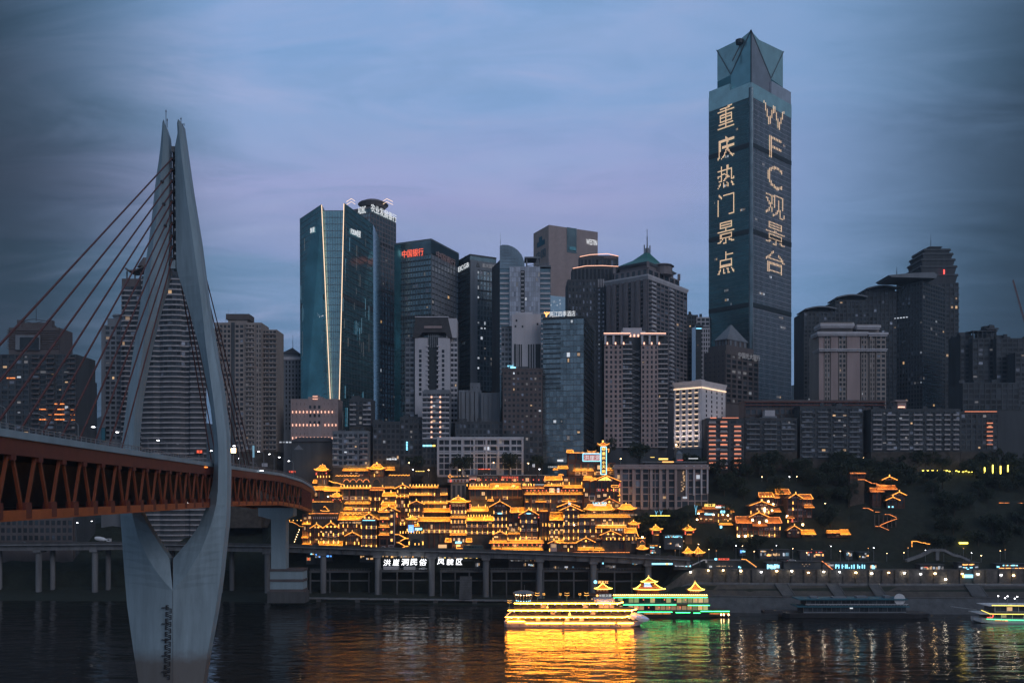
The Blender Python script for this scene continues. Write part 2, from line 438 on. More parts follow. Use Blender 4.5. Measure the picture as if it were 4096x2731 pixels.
def prof(u, s):
 h = sh(u)
 ce = pw(s, [(h - 8, -5), (h, .0), (-3, 2.6), (12.8, 3.2), (13.4, 27.5), (28, 29), (37, 46), (45, 69), (60, 71), (120, 74), (400, 95), (1500, 90), (9000, 90)])
 le = pw(s, [(h - 8, -5), (h, 0), (12, 3), (16, 14), (40, 28), (64, 42), (400, 60), (9000, 90)])
 ri = pw(s, [(h - 8, -5), (h, -.5), (h + 8, 6), (h + 11, 6), (h + 19, 12), (h + 23, 12), (1.8, 12), (2.6, 19), (12, 23), (16, 25), (20, 29), (24, 36), (28, 42), (32, 49), (38, 55), (50, 65), (70, 76), (150, 82), (400, 95), (9000, 90)])
 wl_ = max(0, min(1, (1130 - u) / 60)); wr = max(0, min(1, (u - 2600) / 120))
 return le * wl_ + ri * wr + ce * (1 - wl_ - wr)
def gz(x, y):
 u = CU + x * FPX / y
 return prof(u, y - dv(u))
b = MB(); us = [-900 + 50 * i for i in range(119)]
for s in S_LIST:
 for u in us:
  y = dv(u) + s; n = .0
  if s > 13: n = 1.2 * math.sin(u * .031 + s * .11) * math.sin(u * .013 - s * .07)
  b.v.append((X(u, y), y, prof(u, s) + n))
W_ = len(us)
for j in range(len(S_LIST) - 1):
 for i in range(W_ - 1):
  k = j * W_ + i; b.f.append((k, k + 1, k + W_ + 1, k + W_))
struct('terrain', b, 'hill', smooth=False)

# far hills
b = MB(); n = 90
for j in range(3):
 for i in range(n + 1):
  u = -600 + i * 60
  y = 2600 + 500 * j
  hv = pw(u, [(-600, 1690), (200, 1640), (390, 1612), (700, 1650), (1200, 1640), (2400, 1640), (2800, 1560), (3180, 1452), (3260, 1440), (3600, 1480), (4000, 1560), (5000, 1600)])
  z = Z(hv, 2600) + 22 * math.sin(i * 1.7) * math.sin(i * .61) + RND.uniform(-5, 5)
  b.v.append((X(u, y), y, (-20, z, z * .7)[j]))
for j in range(2):
 for i in range(n):
  k = j * (n + 1) + i; b.f.append((k, k + 1, k + n + 2, k + n + 1))
struct('hills', b, 'hill')

# the river
hz = bpy.data.materials.new('evening_haze'); hz.use_nodes = True; hn = hz.node_tree; hn.nodes.clear()
ho = hn.nodes.new('ShaderNodeOutputMaterial'); hv = hn.nodes.new('ShaderNodeVolumePrincipled'); hv.inputs['Color'].default_value = (.62, .80, 1.0, 1); hv.inputs['Density'].default_value = .00009; hv.inputs['Anisotropy'].default_value = .2
hn.links.new(hv.outputs[0], ho.inputs['Volume']); M['haze'] = hz
b = MB(); b.box(-2600, 2600, -60, 4200, -8, 490); struct('haze', b, 'haze', 'stuff')
wm = bpy.data.materials.new('river_water'); nt, bs = nodes_of(wm)
bs.inputs['Base Color'].default_value = (.014, .013, .011, 1); bs.inputs['Roughness'].default_value = .075; bs.inputs['IOR'].default_value = 1.33
g_ = nt.nodes.new('ShaderNodeNewGeometry')
def wave(scale, sx, sy, det, rough=.6, dist=0.):
 mpp = nt.nodes.new('ShaderNodeMapping'); mpp.inputs['Scale'].default_value = (sx, sy, 1); nt.links.new(g_.outputs['Position'], mpp.inputs[0])
 q = nt.nodes.new('ShaderNodeTexNoise'); q.inputs['Scale'].default_value = scale; q.inputs['Detail'].default_value = det
 q.inputs['Roughness'].default_value = rough; q.inputs['Distortion'].default_value = dist
 nt.links.new(mpp.outputs[0], q.inputs['Vector']); return q.outputs[0]
w1, w2 = wave(.17, .38, 1, 4, .5, .5), wave(.035, .6, 1, 3)
ma = nt.nodes.new('ShaderNodeMath'); ma.operation = 'MULTIPLY_ADD'; ma.inputs[1].default_value = 1.6
nt.links.new(w2, ma.inputs[0]); nt.links.new(w1, ma.inputs[2])
bp = nt.nodes.new('ShaderNodeBump'); bp.inputs['Strength'].default_value = 1.0; bp.inputs['Distance'].default_value = .85
w3 = wave(.011, .5, 1, 2); rg = nt.nodes.new('ShaderNodeMapRange'); nt.links.new(w3, rg.inputs[0])
for _k, _v in ((1, .38), (2, .62), (3, .42), (4, 1.0)): rg.inputs[_k].default_value = _v
nt.links.new(rg.outputs[0], bp.inputs['Strength'])
nt.links.new(ma.outputs[0], bp.inputs['Height']); nt.links.new(bp.outputs[0], bs.inputs['Normal'])
M['water'] = wm
b = MB(); b.add([(-1500, -50, 0), (1500, -50, 0), (1500, 600, 0), (-1500, 600, 0)], [(0, 1, 2, 3)])
struct('river', b, 'water')

# ------------------------------------------------------------------ right bank: stepped embankment with ledges, slopes, ramps and a quay wall
def bank_sheet(name, rows, m, u0=2580, u1=5000, st=40):
 b = MB(); L = []
 u = u0
 while u <= u1: L.append(u); u += st
 for s, z in rows:
  for u in L:
   y = dv(u) + (sh(u) + s if s < 23.2 else 1.6 + (s - 23.2))
   b.v.append((X(u, y), y, z * max(.02, min(1, (u - 2560) / 200))))
 w = len(L)
 for j in range(len(rows) - 1):
  for i in range(w - 1):
   k = j * w + i; b.f.append((k, k + 1, k + w + 1, k + w))
 return struct(name, b, m)
bank_sheet('embankment_slope', [(-2, -1.5), (0, .3), (9.2, 7.0)], 'concrete_dark')
bank_sheet('embankment_ledge', [(9.0, 6.9), (9.0, 7.6), (10.6, 7.65), (10.7, 7.3), (12.2, 7.3)], 'concrete_dark')
bank_sheet('grass_slope', [(12.0, 7.1), (20.4, 12.7)], 'mud')
bank_sheet('quay_ledge', [(20.2, 12.5), (20.2, 13.5), (21.4, 13.55), (21.5, 13.2), (23.3, 13.2)], 'concrete_grey')
bank_sheet('quay_wall', [(23.25, 13.0), (23.25, 20.6), (24.2, 20.7), (25.5, 20.75), (34, 21)], 'stone_wall')
wallT = thing('quay_pilasters', 'row of pale stone pilasters along the lamp-lit quay wall', 'wall', (X(3400, 490), 490, 13))
for i in range(31):
 u = 2860 + i * 52
 y = dv(u) + 1.2
 piece('pilaster', 'stone_wall', wallT, (X(u, y), y, 17), (2.2, .9, 7.6))
# ramps running down the grass slope
rampT = []
for i, (u, w) in enumerate(((3140, 50), (3345, 46), (3510, 42), (3905, 60))):
 b = MB()
 A = []
 for du in (-w / 2, w / 2):
  for (s, z, lean) in ((12.1, 7.5, 16), (20.1, 12.95, -16)):
   uu = u + du + lean; y = dv(uu) + sh(uu) + s; A.append((X(uu, y), y, z + .25))
 b.slab(A[0], A[2], A[3], A[1], .4)
 b.bar(A[0], A[1], .5, .6); b.bar(A[2], A[3], .5, .6)
 solo('ramp', b, 'concrete_dark', ORD[i] + ' concrete ramp from the left crossing the dark grass slope of the quay', 'ramp', 'ramps on the embankment')

# ------------------------------------------------------------------ the riverside viaduct
viaT = thing('viaduct', 'long grey concrete road viaduct running along the far river bank', 'viaduct', (X(2048, 512), 512, 0))
us = [-880 + 40 * i for i in range(92)]
deck, gird, para = MB(), MB(), MB()
for i, u in enumerate(us):
 y = dv(u); z = zv(u); x = X(u, y)
 for q, (dy0, za, dy1, zb) in ((deck, (-.6, z - 1.3, 13, z - 1.3)),):
  q.v += [(x, y + dy0, za), (X(u, y + dy1), y + dy1, zb)]
 gird.v += [(x, y - .8, z - 1.35), (x, y - .8, z - 2.1), (x, y + .9, z - 2.5), (x, y + 1.2, z - 5.2), (X(u, y + 10), y + 10, z - 5.2)]
 para.v += [(x, y - .55, z - 1.3), (x, y - .7, z), (x, y - .35, z), (x, y - .25, z - 1.3)]
for i in range(len(us) - 1):
 deck.f.append((2 * i, 2 * i + 2, 2 * i + 3, 2 * i + 1))
 for k in range(4): gird.f.append((5 * i + k, 5 * i + k + 1, 5 * i + 5 + k + 1, 5 * i + 5 + k))
 for k in range(3): para.f.append((4 * i + k, 4 * i + k + 1, 4 * i + 4 + k + 1, 4 * i + 4 + k))
part('road_deck', deck, 'asphalt', viaT); part('girder', gird, 'concrete_grey', viaT); part('parapet', para, 'concrete_dark', viaT)
for u in (-60, 155, 380, 640, 880, 1070, 1293, 1511, 1727, 1944, 2160, 2374, 2593):
 y = dv(u) + 3.5; z = zv(u)
 b = MB(); b.cyl((X(u, y), y), 1.75, 0 if u > 1000 else -2, z - 5.15, 14); b.box(X(u, y) - 2.3, X(u, y) + 2.3, y - 2.6, y + 5, z - 6.4, z - 5.2)
 part('pier', b, 'concrete_grey', viaT, smooth=False)
 y2 = y + 7
 if u < 1000:
  b = MB(); b.cyl((X(u, y) + 5, y2), 1.5, -2, z - 5.15, 12); part('pier', b, 'concrete_grey', viaT)
for i in range(60):                                       # lamp-post sized expansion joints along the girder
 u = 1150 + i * 55
 if u > 2800: break
 y = dv(u); piece('drip_stain', 'concrete_dark', viaT, (X(u, y), y - .02 + .3, zv(u) - 3.4), (.35, 1.5, 2.6))

# lower promenade: a stilted platform under the viaduct, bay by bay
platT = thing('stilted_platform', 'dark concrete promenade platform standing on thin stilts under the viaduct', 'platform', (X(1800, 520), 520, 3))
for a, c in ((1238, 1480), (1520, 1722), (1760, 1938), (1962, 2150), (2170, 2360), (2385, 2600)):
 d0 = dv((a + c) / 2) + 5.5; zt = Z(2284, d0) + (RND.random() - .5)
 x0, x1 = X(a, d0), X(c, d0)
 piece('platform_slab', 'concrete_dark', platT, ((x0 + x1) / 2, d0 + 3.5, zt), (x1 - x0, 8, 1.2))
 piece('tie_beam', 'concrete_dark', platT, ((x0 + x1) / 2, d0, zt - 5.4), (x1 - x0, .6, .8))
 n = max(4, int((c - a) / 52))
 for i in range(n):
  xx = lerp(x0 + .6, x1 - .6, i / (n - 1))
  piece('stilt', 'concrete_dark', platT, (xx, d0 - .2, (zt + 2) / 2), (.8, .8, zt - 2))
 for i in range(int((x1 - x0) / 1.6)):
  piece('railing_post', 'grey_steel', platT, (x0 + .8 + i * 1.6, d0 - .2, zt + 1.1), (.1, .1, 1.1))
 piece('rail', 'grey_steel', platT, ((x0 + x1) / 2, d0 - .2, zt + 1.7), (x1 - x0, .1, .12))
quayT = thing('river_walkway', 'low pale concrete walkway just above the water beneath the stilts', 'walkway', (X(1700, 505), 505, 2))
for i in range(20):
 u = 1080 + i * 78; y = dv(u + 39) + sh(u + 39) + 3
 x0, x1 = X(u, y), X(u + 78, y)
 piece('walkway_slab', 'concrete_grey', quayT, ((x0 + x1) / 2, y, 2.3), (x1 - x0 + .3, 3, .7))
 if i % 2 == 0: piece('walkway_pier', 'concrete_dark', quayT, ((x0 + x1) / 2, y, .7), (2.6, 2.2, 3))
b = MB()
for k in range(14): b.box(X(1835 + k * .1, 505), X(1885, 505), 506 + k * .55, 506.6 + k * .55, 3, 3.4 + k * .9)
solo('bank_staircase', b, 'concrete_dark', 'dark concrete flight of steps between two viaduct piers under white characters', 'stairs')

# ================================================================== the cable-stayed bridge
EDGE = [(30, -65), (138, -78.5), (295, -97.8), (325, -100.5), (403, -103.5), (446, -104.2), (480, -107), (540, -118)]
TOP = [(30, 72.6), (325, 72.6), (403, 71.9), (446, 69.6), (480, 67), (540, 64)]
def ex(d): return pw(d, EDGE)
def et(d): return pw(d, TOP)
WD = 24.0
brT = thing('truss_bridge', 'orange double-deck truss bridge with white edge crossing the river at left', 'bridge', (ex(290) - 12, 290, 57))
PAN = 10.8
ys = [38 + PAN / 2 * i for i in range(80)]
ys = [y for y in ys if y < 452]
yd = ys + [458 + 6 * i for i in range(14)]
def ribbon(fn, L):
 b = MB(); n = None
 for y in L:
  r = fn(y); n = len(r); b.v += r
 for i in range(len(L) - 1):
  for k in range(n): b.f.append((n * i + k, n * i + (k + 1) % n, n * i + n + (k + 1) % n, n * i + n + k))
 b.f.append(tuple(range(n))); b.f.append(tuple(range(len(b.v) - 1, len(b.v) - n - 1, -1)))
 return b
R4 = lambda x0, x1, z0, z1: (lambda y: [(ex(y) + x0, y, et(y) + z0), (ex(y) + x1, y, et(y) + z0), (ex(y) + x1, y, et(y) + z1), (ex(y) + x0, y, et(y) + z1)])
part('upper_deck', ribbon(R4(-WD + .5, -.5, -1.6, -1.0), yd), 'asphalt', brT)
part('edge_fascia', ribbon(R4(-.6, .35, -1.75, -.55), yd), 'concrete', brT)
part('edge_fascia', ribbon(R4(-WD - .35, -WD + .6, -1.75, -.55), yd), 'concrete', brT)
part('upper_girder', ribbon(R4(-1.6, .0, -4.4, -1.78), yd), 'red_steel', brT)
part('upper_girder', ribbon(R4(-WD, -WD + 1.6, -4.4, -1.78), yd), 'red_steel', brT)
part('bottom_chord', ribbon(R4(-1.3, .1, -14.9, -13.2), ys), 'lit_orange_steel', brT)
part('bottom_chord', ribbon(R4(-WD, -WD + 1.3, -14.9, -13.2), ys), 'lit_orange_steel', brT)
part('lower_deck', ribbon(R4(-WD + 1.4, -1.4, -13.9, -13.5), ys), 'dark_steel', brT)
part('dark_backing', ribbon(R4(-WD + 1.9, -WD + 2.1, -13.4, -3.4), ys), 'dark_steel', brT)  # added dark sheet that blacks out the truss interior
part('deck_soffit', ribbon(R4(-WD + 1.7, -1.7, -3.6, -3.3), yd), 'dark_steel', brT)
def strut(name, m, parent, p, q, w, h, off=None):
 p, q = Vector(p), Vector(q); d = q - p
 o = bpy.data.objects.new(name, unit(m)); COL.objects.link(o); o.parent = parent
 off = wloc(parent) if off is None else off
 o.location = (p + q) / 2 - Vector(off)
 o.rotation_euler = d.to_track_quat('Z', 'Y').to_euler(); o.scale = (w, h, d.length)
 return o
offb = wloc(brT)
N0 = 40.2
k = 0
while N0 + PAN * k < 446:
 y = N0 + PAN * k
 for s, w in ((-.65, .46), (-WD + .65, .46)):
  for sg in (-1, 1):
   y2 = y + sg * PAN / 2 * .84
   strut('truss_diagonal', 'truss_rust' if s > -2 else 'dark_steel', brT, (ex(y + sg * .8) + s, y + sg * .8, et(y) - 13.25), (ex(y2) + s, y2, et(y2) - 4.35), w, .55, offb)  # far truss darkened through its colour, as if in shade
  if s > -2:
   piece('gusset_plate', 'red_steel', brT, (ex(y) - .55, y, et(y) - 13.3), (1.5, 2.0, 2.6), 0, offb)
   piece('top_gusset', 'red_steel', brT, (ex(y + PAN / 2) - .6, y + PAN / 2, et(y) - 4.7), (1.3, 1.4, 1.0), 0, offb)
 piece('cross_beam', 'red_steel', brT, (ex(y) - WD / 2, y, et(y) - 14.3), (WD - 2.8, .6, .8), 0, offb)
 k += 1
# railing on the fascia
for s in (-.2, -WD + .2):
 part('rail', ribbon(R4(s - .07, s + .07, .35, .5), yd), 'grey_steel', brT)
 part('rail', ribbon(R4(s - .05, s + .05, -.1, .0), yd), 'grey_steel', brT)
q = 44.0
while q < 450:
 piece('railing_post', 'grey_steel', brT, (ex(q) - .2, q, et(q) - .1), (.14, .14, 1.1), 0, offb); q += 2.7
# road-end curve where the bridge lands: dense steel fins under the flare
for i in range(26):
 y = 449 + i * 1.7
 strut('end_fin', 'red_steel', brT, (ex(y) - .4, y, et(y) - 14.2), (ex(y) - .2, y, et(y) - 4.3), .25, .45, offb)
yy = [446, 454, 462, 470, 480, 492]
part('end_chord', ribbon(R4(-2, .2, -15.0, -13.6), yy), 'lit_orange_steel', brT)

# ------------------------------------------------------------------ pylon
PY = 291.0
pm = mat('pylon_concrete', (.285, .385, .445), .75, var=.22, scale=.4, streak=True); M['pylon'] = pm; nt = pm.node_tree; bs_ = nt.nodes['Principled BSDF']; lk = bs_.inputs['Base Color'].links[0].from_socket
g_ = nt.nodes.new('ShaderNodeNewGeometry'); sp_ = nt.nodes.new('ShaderNodeSeparateXYZ'); nt.links.new(g_.outputs['Position'], sp_.inputs[0])
n_ = nt.nodes.new('ShaderNodeTexNoise'); n_.inputs['Scale'].default_value = .5; nt.links.new(g_.outputs['Position'], n_.inputs['Vector'])
a_ = nt.nodes.new('ShaderNodeMath'); a_.operation = 'MULTIPLY_ADD'; a_.inputs[1].default_value = 3.0; nt.links.new(n_.outputs[0], a_.inputs[0]); nt.links.new(sp_.outputs[2], a_.inputs[2])
r_ = nt.nodes.new('ShaderNodeMapRange'); nt.links.new(a_.outputs[0], r_.inputs[0])
for k_, v_ in ((1, 14.0), (2, 9.5), (3, 0.), (4, .8)): r_.inputs[k_].default_value = v_
x_ = nt.nodes.new('ShaderNodeMix'); x_.data_type = 'RGBA'; nt.links.new(r_.outputs[0], x_.inputs[0]); nt.links.new(lk, x_.inputs[6]); x_.inputs[7].default_value = (.15, .12, .10, 1); nt.links.new(x_.outputs[2], bs_.inputs['Base Color'])
outR = [(500, 741), (744, 775), (974, 812), (1232, 844), (1557, 900), (1742, 922), (1870, 926), (1960, 925), (2093, 921), (2141, 915), (2314, 897), (2451, 876), (2609, 847), (2800, 818)]
innR = [(500, 708), (540, 710), (589, 700), (744, 701), (1043, 705), (1077, 706), (1112, 715), (1186, 740), (1232, 753), (1391, 797), (1583, 836), (1742, 855), (1838, 858), (1921, 852), (2017, 829), (2105, 793), (2170, 746), (2231, 693), (2800, 691)]
ridR = [(500, 712), (540, 716), (630, 724), (802, 746), (1003, 775), (1204, 804), (1391, 823), (1615, 855), (1774, 873), (1870, 874), (1966, 871), (2004, 868), (2090, 847), (2198, 804), (2292, 746), (2353, 692), (2800, 691)]
outL = [(500, 650), (618, 640), (727, 623), (917, 603), (1072, 580), (1204, 563), (1264, 555), (1474, 523), (1640, 504), (1780, 485), (1900, 480), (2054, 481), (2141, 487), (2285, 497), (2415, 508), (2573, 530), (2800, 566)]
innL = [(500, 672), (523, 683), (587, 689), (1069, 689), (1135, 677), (1200, 657), (1315, 628), (1442, 600), (1596, 574), (1742, 561), (1900, 557), (2047, 577), (2119, 616), (2213, 678), (2231, 691), (2800, 690)]
ridL = [(500, 655), (618, 650), (802, 637), (1072, 603), (1264, 593), (1519, 555), (1678, 536), (1787, 533), (1900, 526), (2054, 528), (2134, 548), (2235, 595), (2307, 645), (2353, 688), (2800, 690)]
pyT = thing('bridge_pylon', 'tall pale concrete spindle-shaped bridge pylon with pointed oval opening', 'pylon', (X(692, PY), PY, -3))
VL = sorted(set([500, 540, 589, 640, 700, 760, 830, 900, 970, 1043, 1077, 1112, 1150, 1186, 1232, 1290, 1340, 1391, 1450, 1520, 1583, 1640, 1690, 1742, 1790, 1838, 1880,
                 1921, 1966, 2017, 2060, 2105, 2140, 2170, 2200, 2231, 2262, 2292, 2325, 2353, 2415, 2451, 2530, 2609, 2700, 2800]))
for out, inn, rid, right in ((outR, innR, ridR, True), (outL, innL, ridL, False)):
 b = MB()
 for v in VL:
  zz = Z(v, PY); uo, ui, ur = pw(v, out), pw(v, inn), pw(v, rid)
  low = max(0, min(1, (v - 2231) / 122))
  if right: pts = [(uo - 17, -2.2), (ur, -4.6), (ui, lerp(-1.2, -4.6, low)), (ui + 6 * (1 - low), 4), (lerp(uo - 6, ui, low * .3), 4.6), (uo, 3.2)]
  else: pts = [(uo, -2.2), (ur, -4.6), (ui - 14 * (1 - low), lerp(-1.2, -4.6, low)), (ui, 4), (lerp(uo + 24, ui, .3), 4.6), (uo + 20, 3.2)]
  for u_, dy in pts: b.v.append((X(u_, PY + dy), PY + dy, zz))
 for i in range(len(VL) - 1):
  for k in range(6): b.f.append((6 * i + k, 6 * i + 6 + k, 6 * i + 6 + (k + 1) % 6, 6 * i + (k + 1) % 6))
 b.f.append(tuple(range(6))); b.f.append(tuple(range(len(b.v) - 1, len(b.v) - 7, -1)))
 part('pylon_leg', b, 'pylon', pyT)
zc = lambda v: Z(v, PY)
b = MB(); b.box(X(687, PY), X(706, PY), PY - 1.0, PY + 2.5, zc(1077), zc(1043)); part('cross_beam', b, 'concrete', pyT)
b = MB(); b.box(X(688, PY), X(704, PY), PY + .4, PY + 2.0, zc(1043), zc(598)); part('anchor_web', b, 'dark_steel', pyT)
b = MB(); b.box(X(688, PY), X(702, PY), PY - .6, PY + 1.4, zc(610), zc(588)); part('top_box', b, 'concrete_grey', pyT)
ANCH = [1040, 991, 946, 897, 853, 811, 770, 728, 684, 640]
for v in ANCH:
 piece('anchor_box', 'white_paint', pyT, (X(703, PY), PY - .1, zc(v + 24)), (.35, .9, .7))
 piece('anchor_block', 'dark_steel', pyT, (X(693, PY), PY - .6, zc(v)), (.9, 1.6, .8))
for u_, v0, v1 in ((664, 500, 440), (669, 505, 475), (724, 505, 470)):
 b = MB(); b.cyl((X(u_, PY), PY), .10, zc(v0 + 6), zc(v1), 6); b.cyl((X(u_, PY), PY), .2, zc(v1 + 8), zc(v1 + 4), 6); part('lightning_rod', b, 'dark_steel', pyT)
b = MB()
for t in (0, 1, 2, 3): b.box(X(726 + t * 5, PY), X(727 + t * 5, PY), PY - 1, PY - .9, zc(510), zc(502))
b.box(X(724, PY), X(743, PY), PY - 1.05, PY - .85, zc(503), zc(501)); part('top_railing', b, 'dark_steel', pyT)
# the seam and the water gauge painted on the foot
b = MB(); b.box(X(690.2, PY - 4.6), X(691.8, PY - 4.6), PY - 4.63, PY - 4.3, zc(2800), zc(2358)); part('seam', b, 'concrete_dark', pyT)
def gauge(u_, v, back):
 b = MB(); y = PY - 4.6
 for k, (a, c) in enumerate(((0, 3), (8, 11), (16, 19))): b.box(X(u_, y), X(u_ + 11, y), y - .1, y + .6, Z(v + c, y), Z(v + a, y))
 b.box(X(u_ + (0 if back else 8), y), X(u_ + (3 if back else 11), y), y - .11, y + .6, Z(v + 19, y), Z(v, y))
 part('gauge_mark', b, 'dark_steel', pyT)
for i in range(11):
 gauge(663 - i * .8, 2419 + i * 26.5, True)
 gauge(676 - i * .8, 2432 + i * 26.5, False)
for i in range(5):
 v = 2428 + i * 64; y = PY - 4.6
 b = MB(); b.box(X(646, y), X(676, y), y - .12, y + .6, Z(v + 3, y), Z(v, y)); part('gauge_line', b, 'dark_steel', pyT)
# scour-brown foot
b = MB();
for (dx, sgn) in ((0, 1),):
 b.box(X(470, PY), X(880, PY), PY - 9, PY + 9, -4, -1.0)
part('footing', b, 'mud', pyT)

# ------------------------------------------------------------------ stay cables, one thing each
for i, v in enumerate(ANCH):
 dn = 235 - PAN * i
 p = (X(694, PY), PY - 1.2, zc(v)); q = (ex(dn) - 12, dn, et(dn) - .8)
 c = thing('stay_cable', ORD[i] + ' from the lowest of the red cables fanning down to the left', 'cable', q, 'near-side stay cables')
 dvec = (Vector(p) - Vector(q))
 strut('cable_tube', 'cable_red', c, q, p, .32, .32)
 strut('cable_socket', 'dark_steel', c, q, tuple(Vector(q) + dvec * .03), .62, .62)
 if i in (4, 6, 8): strut('damper_collar', 'dark_steel', c, tuple(Vector(q) + dvec * .91), tuple(Vector(q) + dvec * .918), .8, .8)
for i, v in enumerate(ANCH):
 dn = 340 + 7.2 * i
 p = (X(698, PY), PY + 2.6, zc(v)); q = (ex(dn) - 12, dn, et(dn) - .8)
 c = thing('stay_cable', ORD[i] + ' from the lowest of the dark cables running down right behind the pylon', 'cable', q, 'far-side stay cables')
 strut('cable_tube', 'cable_red', c, q, p, .32, .32)
 strut('cable_socket', 'dark_steel', c, q, tuple(Vector(q) + (Vector(p) - Vector(q)) * .03), .62, .62)

# ------------------------------------------------------------------ land pier with banded base
PD = 503.0
pT = thing('bridge_pier', 'pale blue-grey bridge pier with hammerhead on a red-banded stepped base', 'pier', (X(1120, PD), PD, -1))
b = MB()
b.box(X(1090, PD), X(1148, PD), PD - 3, PD + 4, Z(2275, PD), Z(2075, PD))
part('column', b, 'concrete', pT)
b = MB(); x0, x1, x2, x3 = X(1040, PD), X(1178, PD), X(1088, PD), X(1150, PD)
za, zb, zc_ = Z(2075, PD), Z(2062, PD), Z(2030, PD)
b.add([(x2, PD - 3.4, za), (x3, PD - 3.4, za), (x1, PD - 3.4, zb), (x1, PD - 3.4, zc_), (x0, PD - 3.4, zc_), (x0, PD - 3.4, zb)] +
      [(x2, PD + 5, za), (x3, PD + 5, za), (x1, PD + 5, zb), (x1, PD + 5, zc_), (x0, PD + 5, zc_), (x0, PD + 5, zb)],
      [(0, 1, 2, 3, 4, 5), (11, 10, 9, 8, 7, 6)] + [(i, i + 6, (i + 1) % 6 + 6, (i + 1) % 6) for i in range(6)])
part('hammerhead', b, 'concrete', pT)
for k, (v0, v1, m, g) in enumerate(((2272, 2281, 'render_brown', .35), (2281, 2312, 'concrete', 0), (2312, 2322, 'render_brown', .35), (2322, 2352, 'concrete', 0), (2352, 2362, 'render_brown', .35), (2362, 2406, 'concrete_dark', 1.2))):
 b = MB(); b.box(X(1089, PD) - g, X(1219, PD) + g, PD - 4.5 - g, PD + 6, Z(v1, PD), Z(v0, PD)); part('base_band' if m == 'render_brown' else 'base_block', b, m, pT)

# ================================================================== city towers
LITS = ('lit_warm', 'lit_white', 'lit_dim', 'lit_dim', 'lit_dim', 'lit_dim', 'lit_warm')
_pc = {}
def facade(T, o, a, w, z0, z1, nx, fh, pier=.9, band=1.1, proud=.35, wall='render_grey', pane='pane', lit=.03, single=True, bandm=None, lits=LITS, skip=None, bright=.05, bname='wall_frame'):
 """a real wall grid: piers and floor bands stand proud, a pane of glass sits back in every opening"""
 nz = max(1, round((z1 - z0) / fh)); fh = (z1 - z0) / nz; bw = w / nx
 g, bd, rest = MB(), MB(), MB()
 if pier > 0:
  for i in range(nx + 1): g.obox(o, a, max(0, i * bw - pier / 2), min(w, i * bw + pier / 2), -.3, proud, z0, z1)
 for j in range(nz + 1):
  bd.obox(o, a, .02, w - .02, -.3, proud - .07, max(z0, z0 + j * fh - band / 2), min(z1, z0 + j * fh + band / 2))
 if pier > 0: part(bname, g, wall, T)
 part('floor_bands', bd, bandm or wall, T)
 off = wloc(T); c, q = math.cos(a), math.sin(a)
 pwid, phei = bw - max(pier, .1), fh - band
 key = T.name
 for j in range(nz):
  for i in range(nx):
   if skip and skip(i, j): continue
   s = (i + .5) * bw; z = z0 + (j + .5) * fh
   r = RND.random(); lt = lit * 1.8 + .008 if lit else 0
   m = RND.choice(lits) if r < lt else ('pane_bright' if r < lt + bright else pane)
   if (single and _pc.get(key, 0) < 298) or m in lits:
    piece('window_pane', m, T, (o[0] + s * c + .03 * q, o[1] + s * q - .03 * c, z), (pwid, .12, phei) if m not in lits else (pwid * RND.uniform(.4, .95), .12, phei * RND.uniform(.35, .9)), a, off)
    _pc[key] = _pc.get(key, 0) + 1
   else:
    rest.obox(o, a, s - pwid / 2, s + pwid / 2, -.1, .09, z - phei / 2, z + phei / 2)
 if rest.v: part('window_panes', rest, pane, T, kind='stuff')
def balc(T, o, a, w, z0, z1, s0, s1, fh, m='render_white', out=1.1, h=1.0):
 """a balcony parapet on every floor between s0 and s1"""
 nz = max(1, round((z1 - z0) / fh)); fh = (z1 - z0) / nz
 c, q = math.cos(a), math.sin(a); off = wloc(T)
 for j in range(nz):
  z = z0 + j * fh + h / 2 + .1; s = (s0 + s1) / 2
  piece('balcony', m, T, (o[0] + s * c + out / 2 * q, o[1] + s * q - out / 2 * c, z), (s1 - s0, out, h), a, off)
def tower(name, label, uc, d, z0=None, cat='building', group=None):
 x = X(uc, d)
 z0 = gz(x, d) - 1.5 if z0 is None else z0
 return thing(name, label, cat, (x, d, z0), group), z0
def flat(u0, u1, d): return (X(u0, d), d), 0.0, X(u1, d) - X(u0, d)
def fbox(u0, u1, d, dep):
 x0, x1 = X(u0, d), X(u1, d); return [(x0, d), (x1, d), (x1, d + dep), (x0, d + dep)]
def corner(uL, uC, uR, d, t):
 cx, cy = X(uC, d), d; kL, kR = (uL - CU) / FPX, (uR - CU) / FPX; c, s = math.cos(t), math.sin(t)
 wL = (cx - kL * cy) / (c + kL * s); wR = (kR * cy - cx) / (s - kR * c)
 L = (cx - wL * c, cy + wL * s); Rr = (cx + wR * s, cy + wR * c); Bk = (L[0] + wR * s, L[1] + wR * c)
 return dict(fp=[L, (cx, cy), Rr, Bk], L=(L, -t, wL), R=((cx, cy), math.pi / 2 - t, wR))
def inset(fp, k):
 cx = sum(p[0] for p in fp) / len(fp); cy = sum(p[1] for p in fp) / len(fp)
 return [(cx + (p[0] - cx) * k, cy + (p[1] - cy) * k) for p in fp]
def body(T, fp, z0, z1, m, name='wall'): return part(name, MB().prism(fp, z0, z1), m, T)
def mast(T, x, y, z0, z1, r=.18, m='dark_steel'):
 b = MB(); b.cyl((x, y), r, z0, lerp(z0, z1, .6), 6); b.cyl((x, y), r * .5, lerp(z0, z1, .6), z1, 6); part('mast', b, m, T)
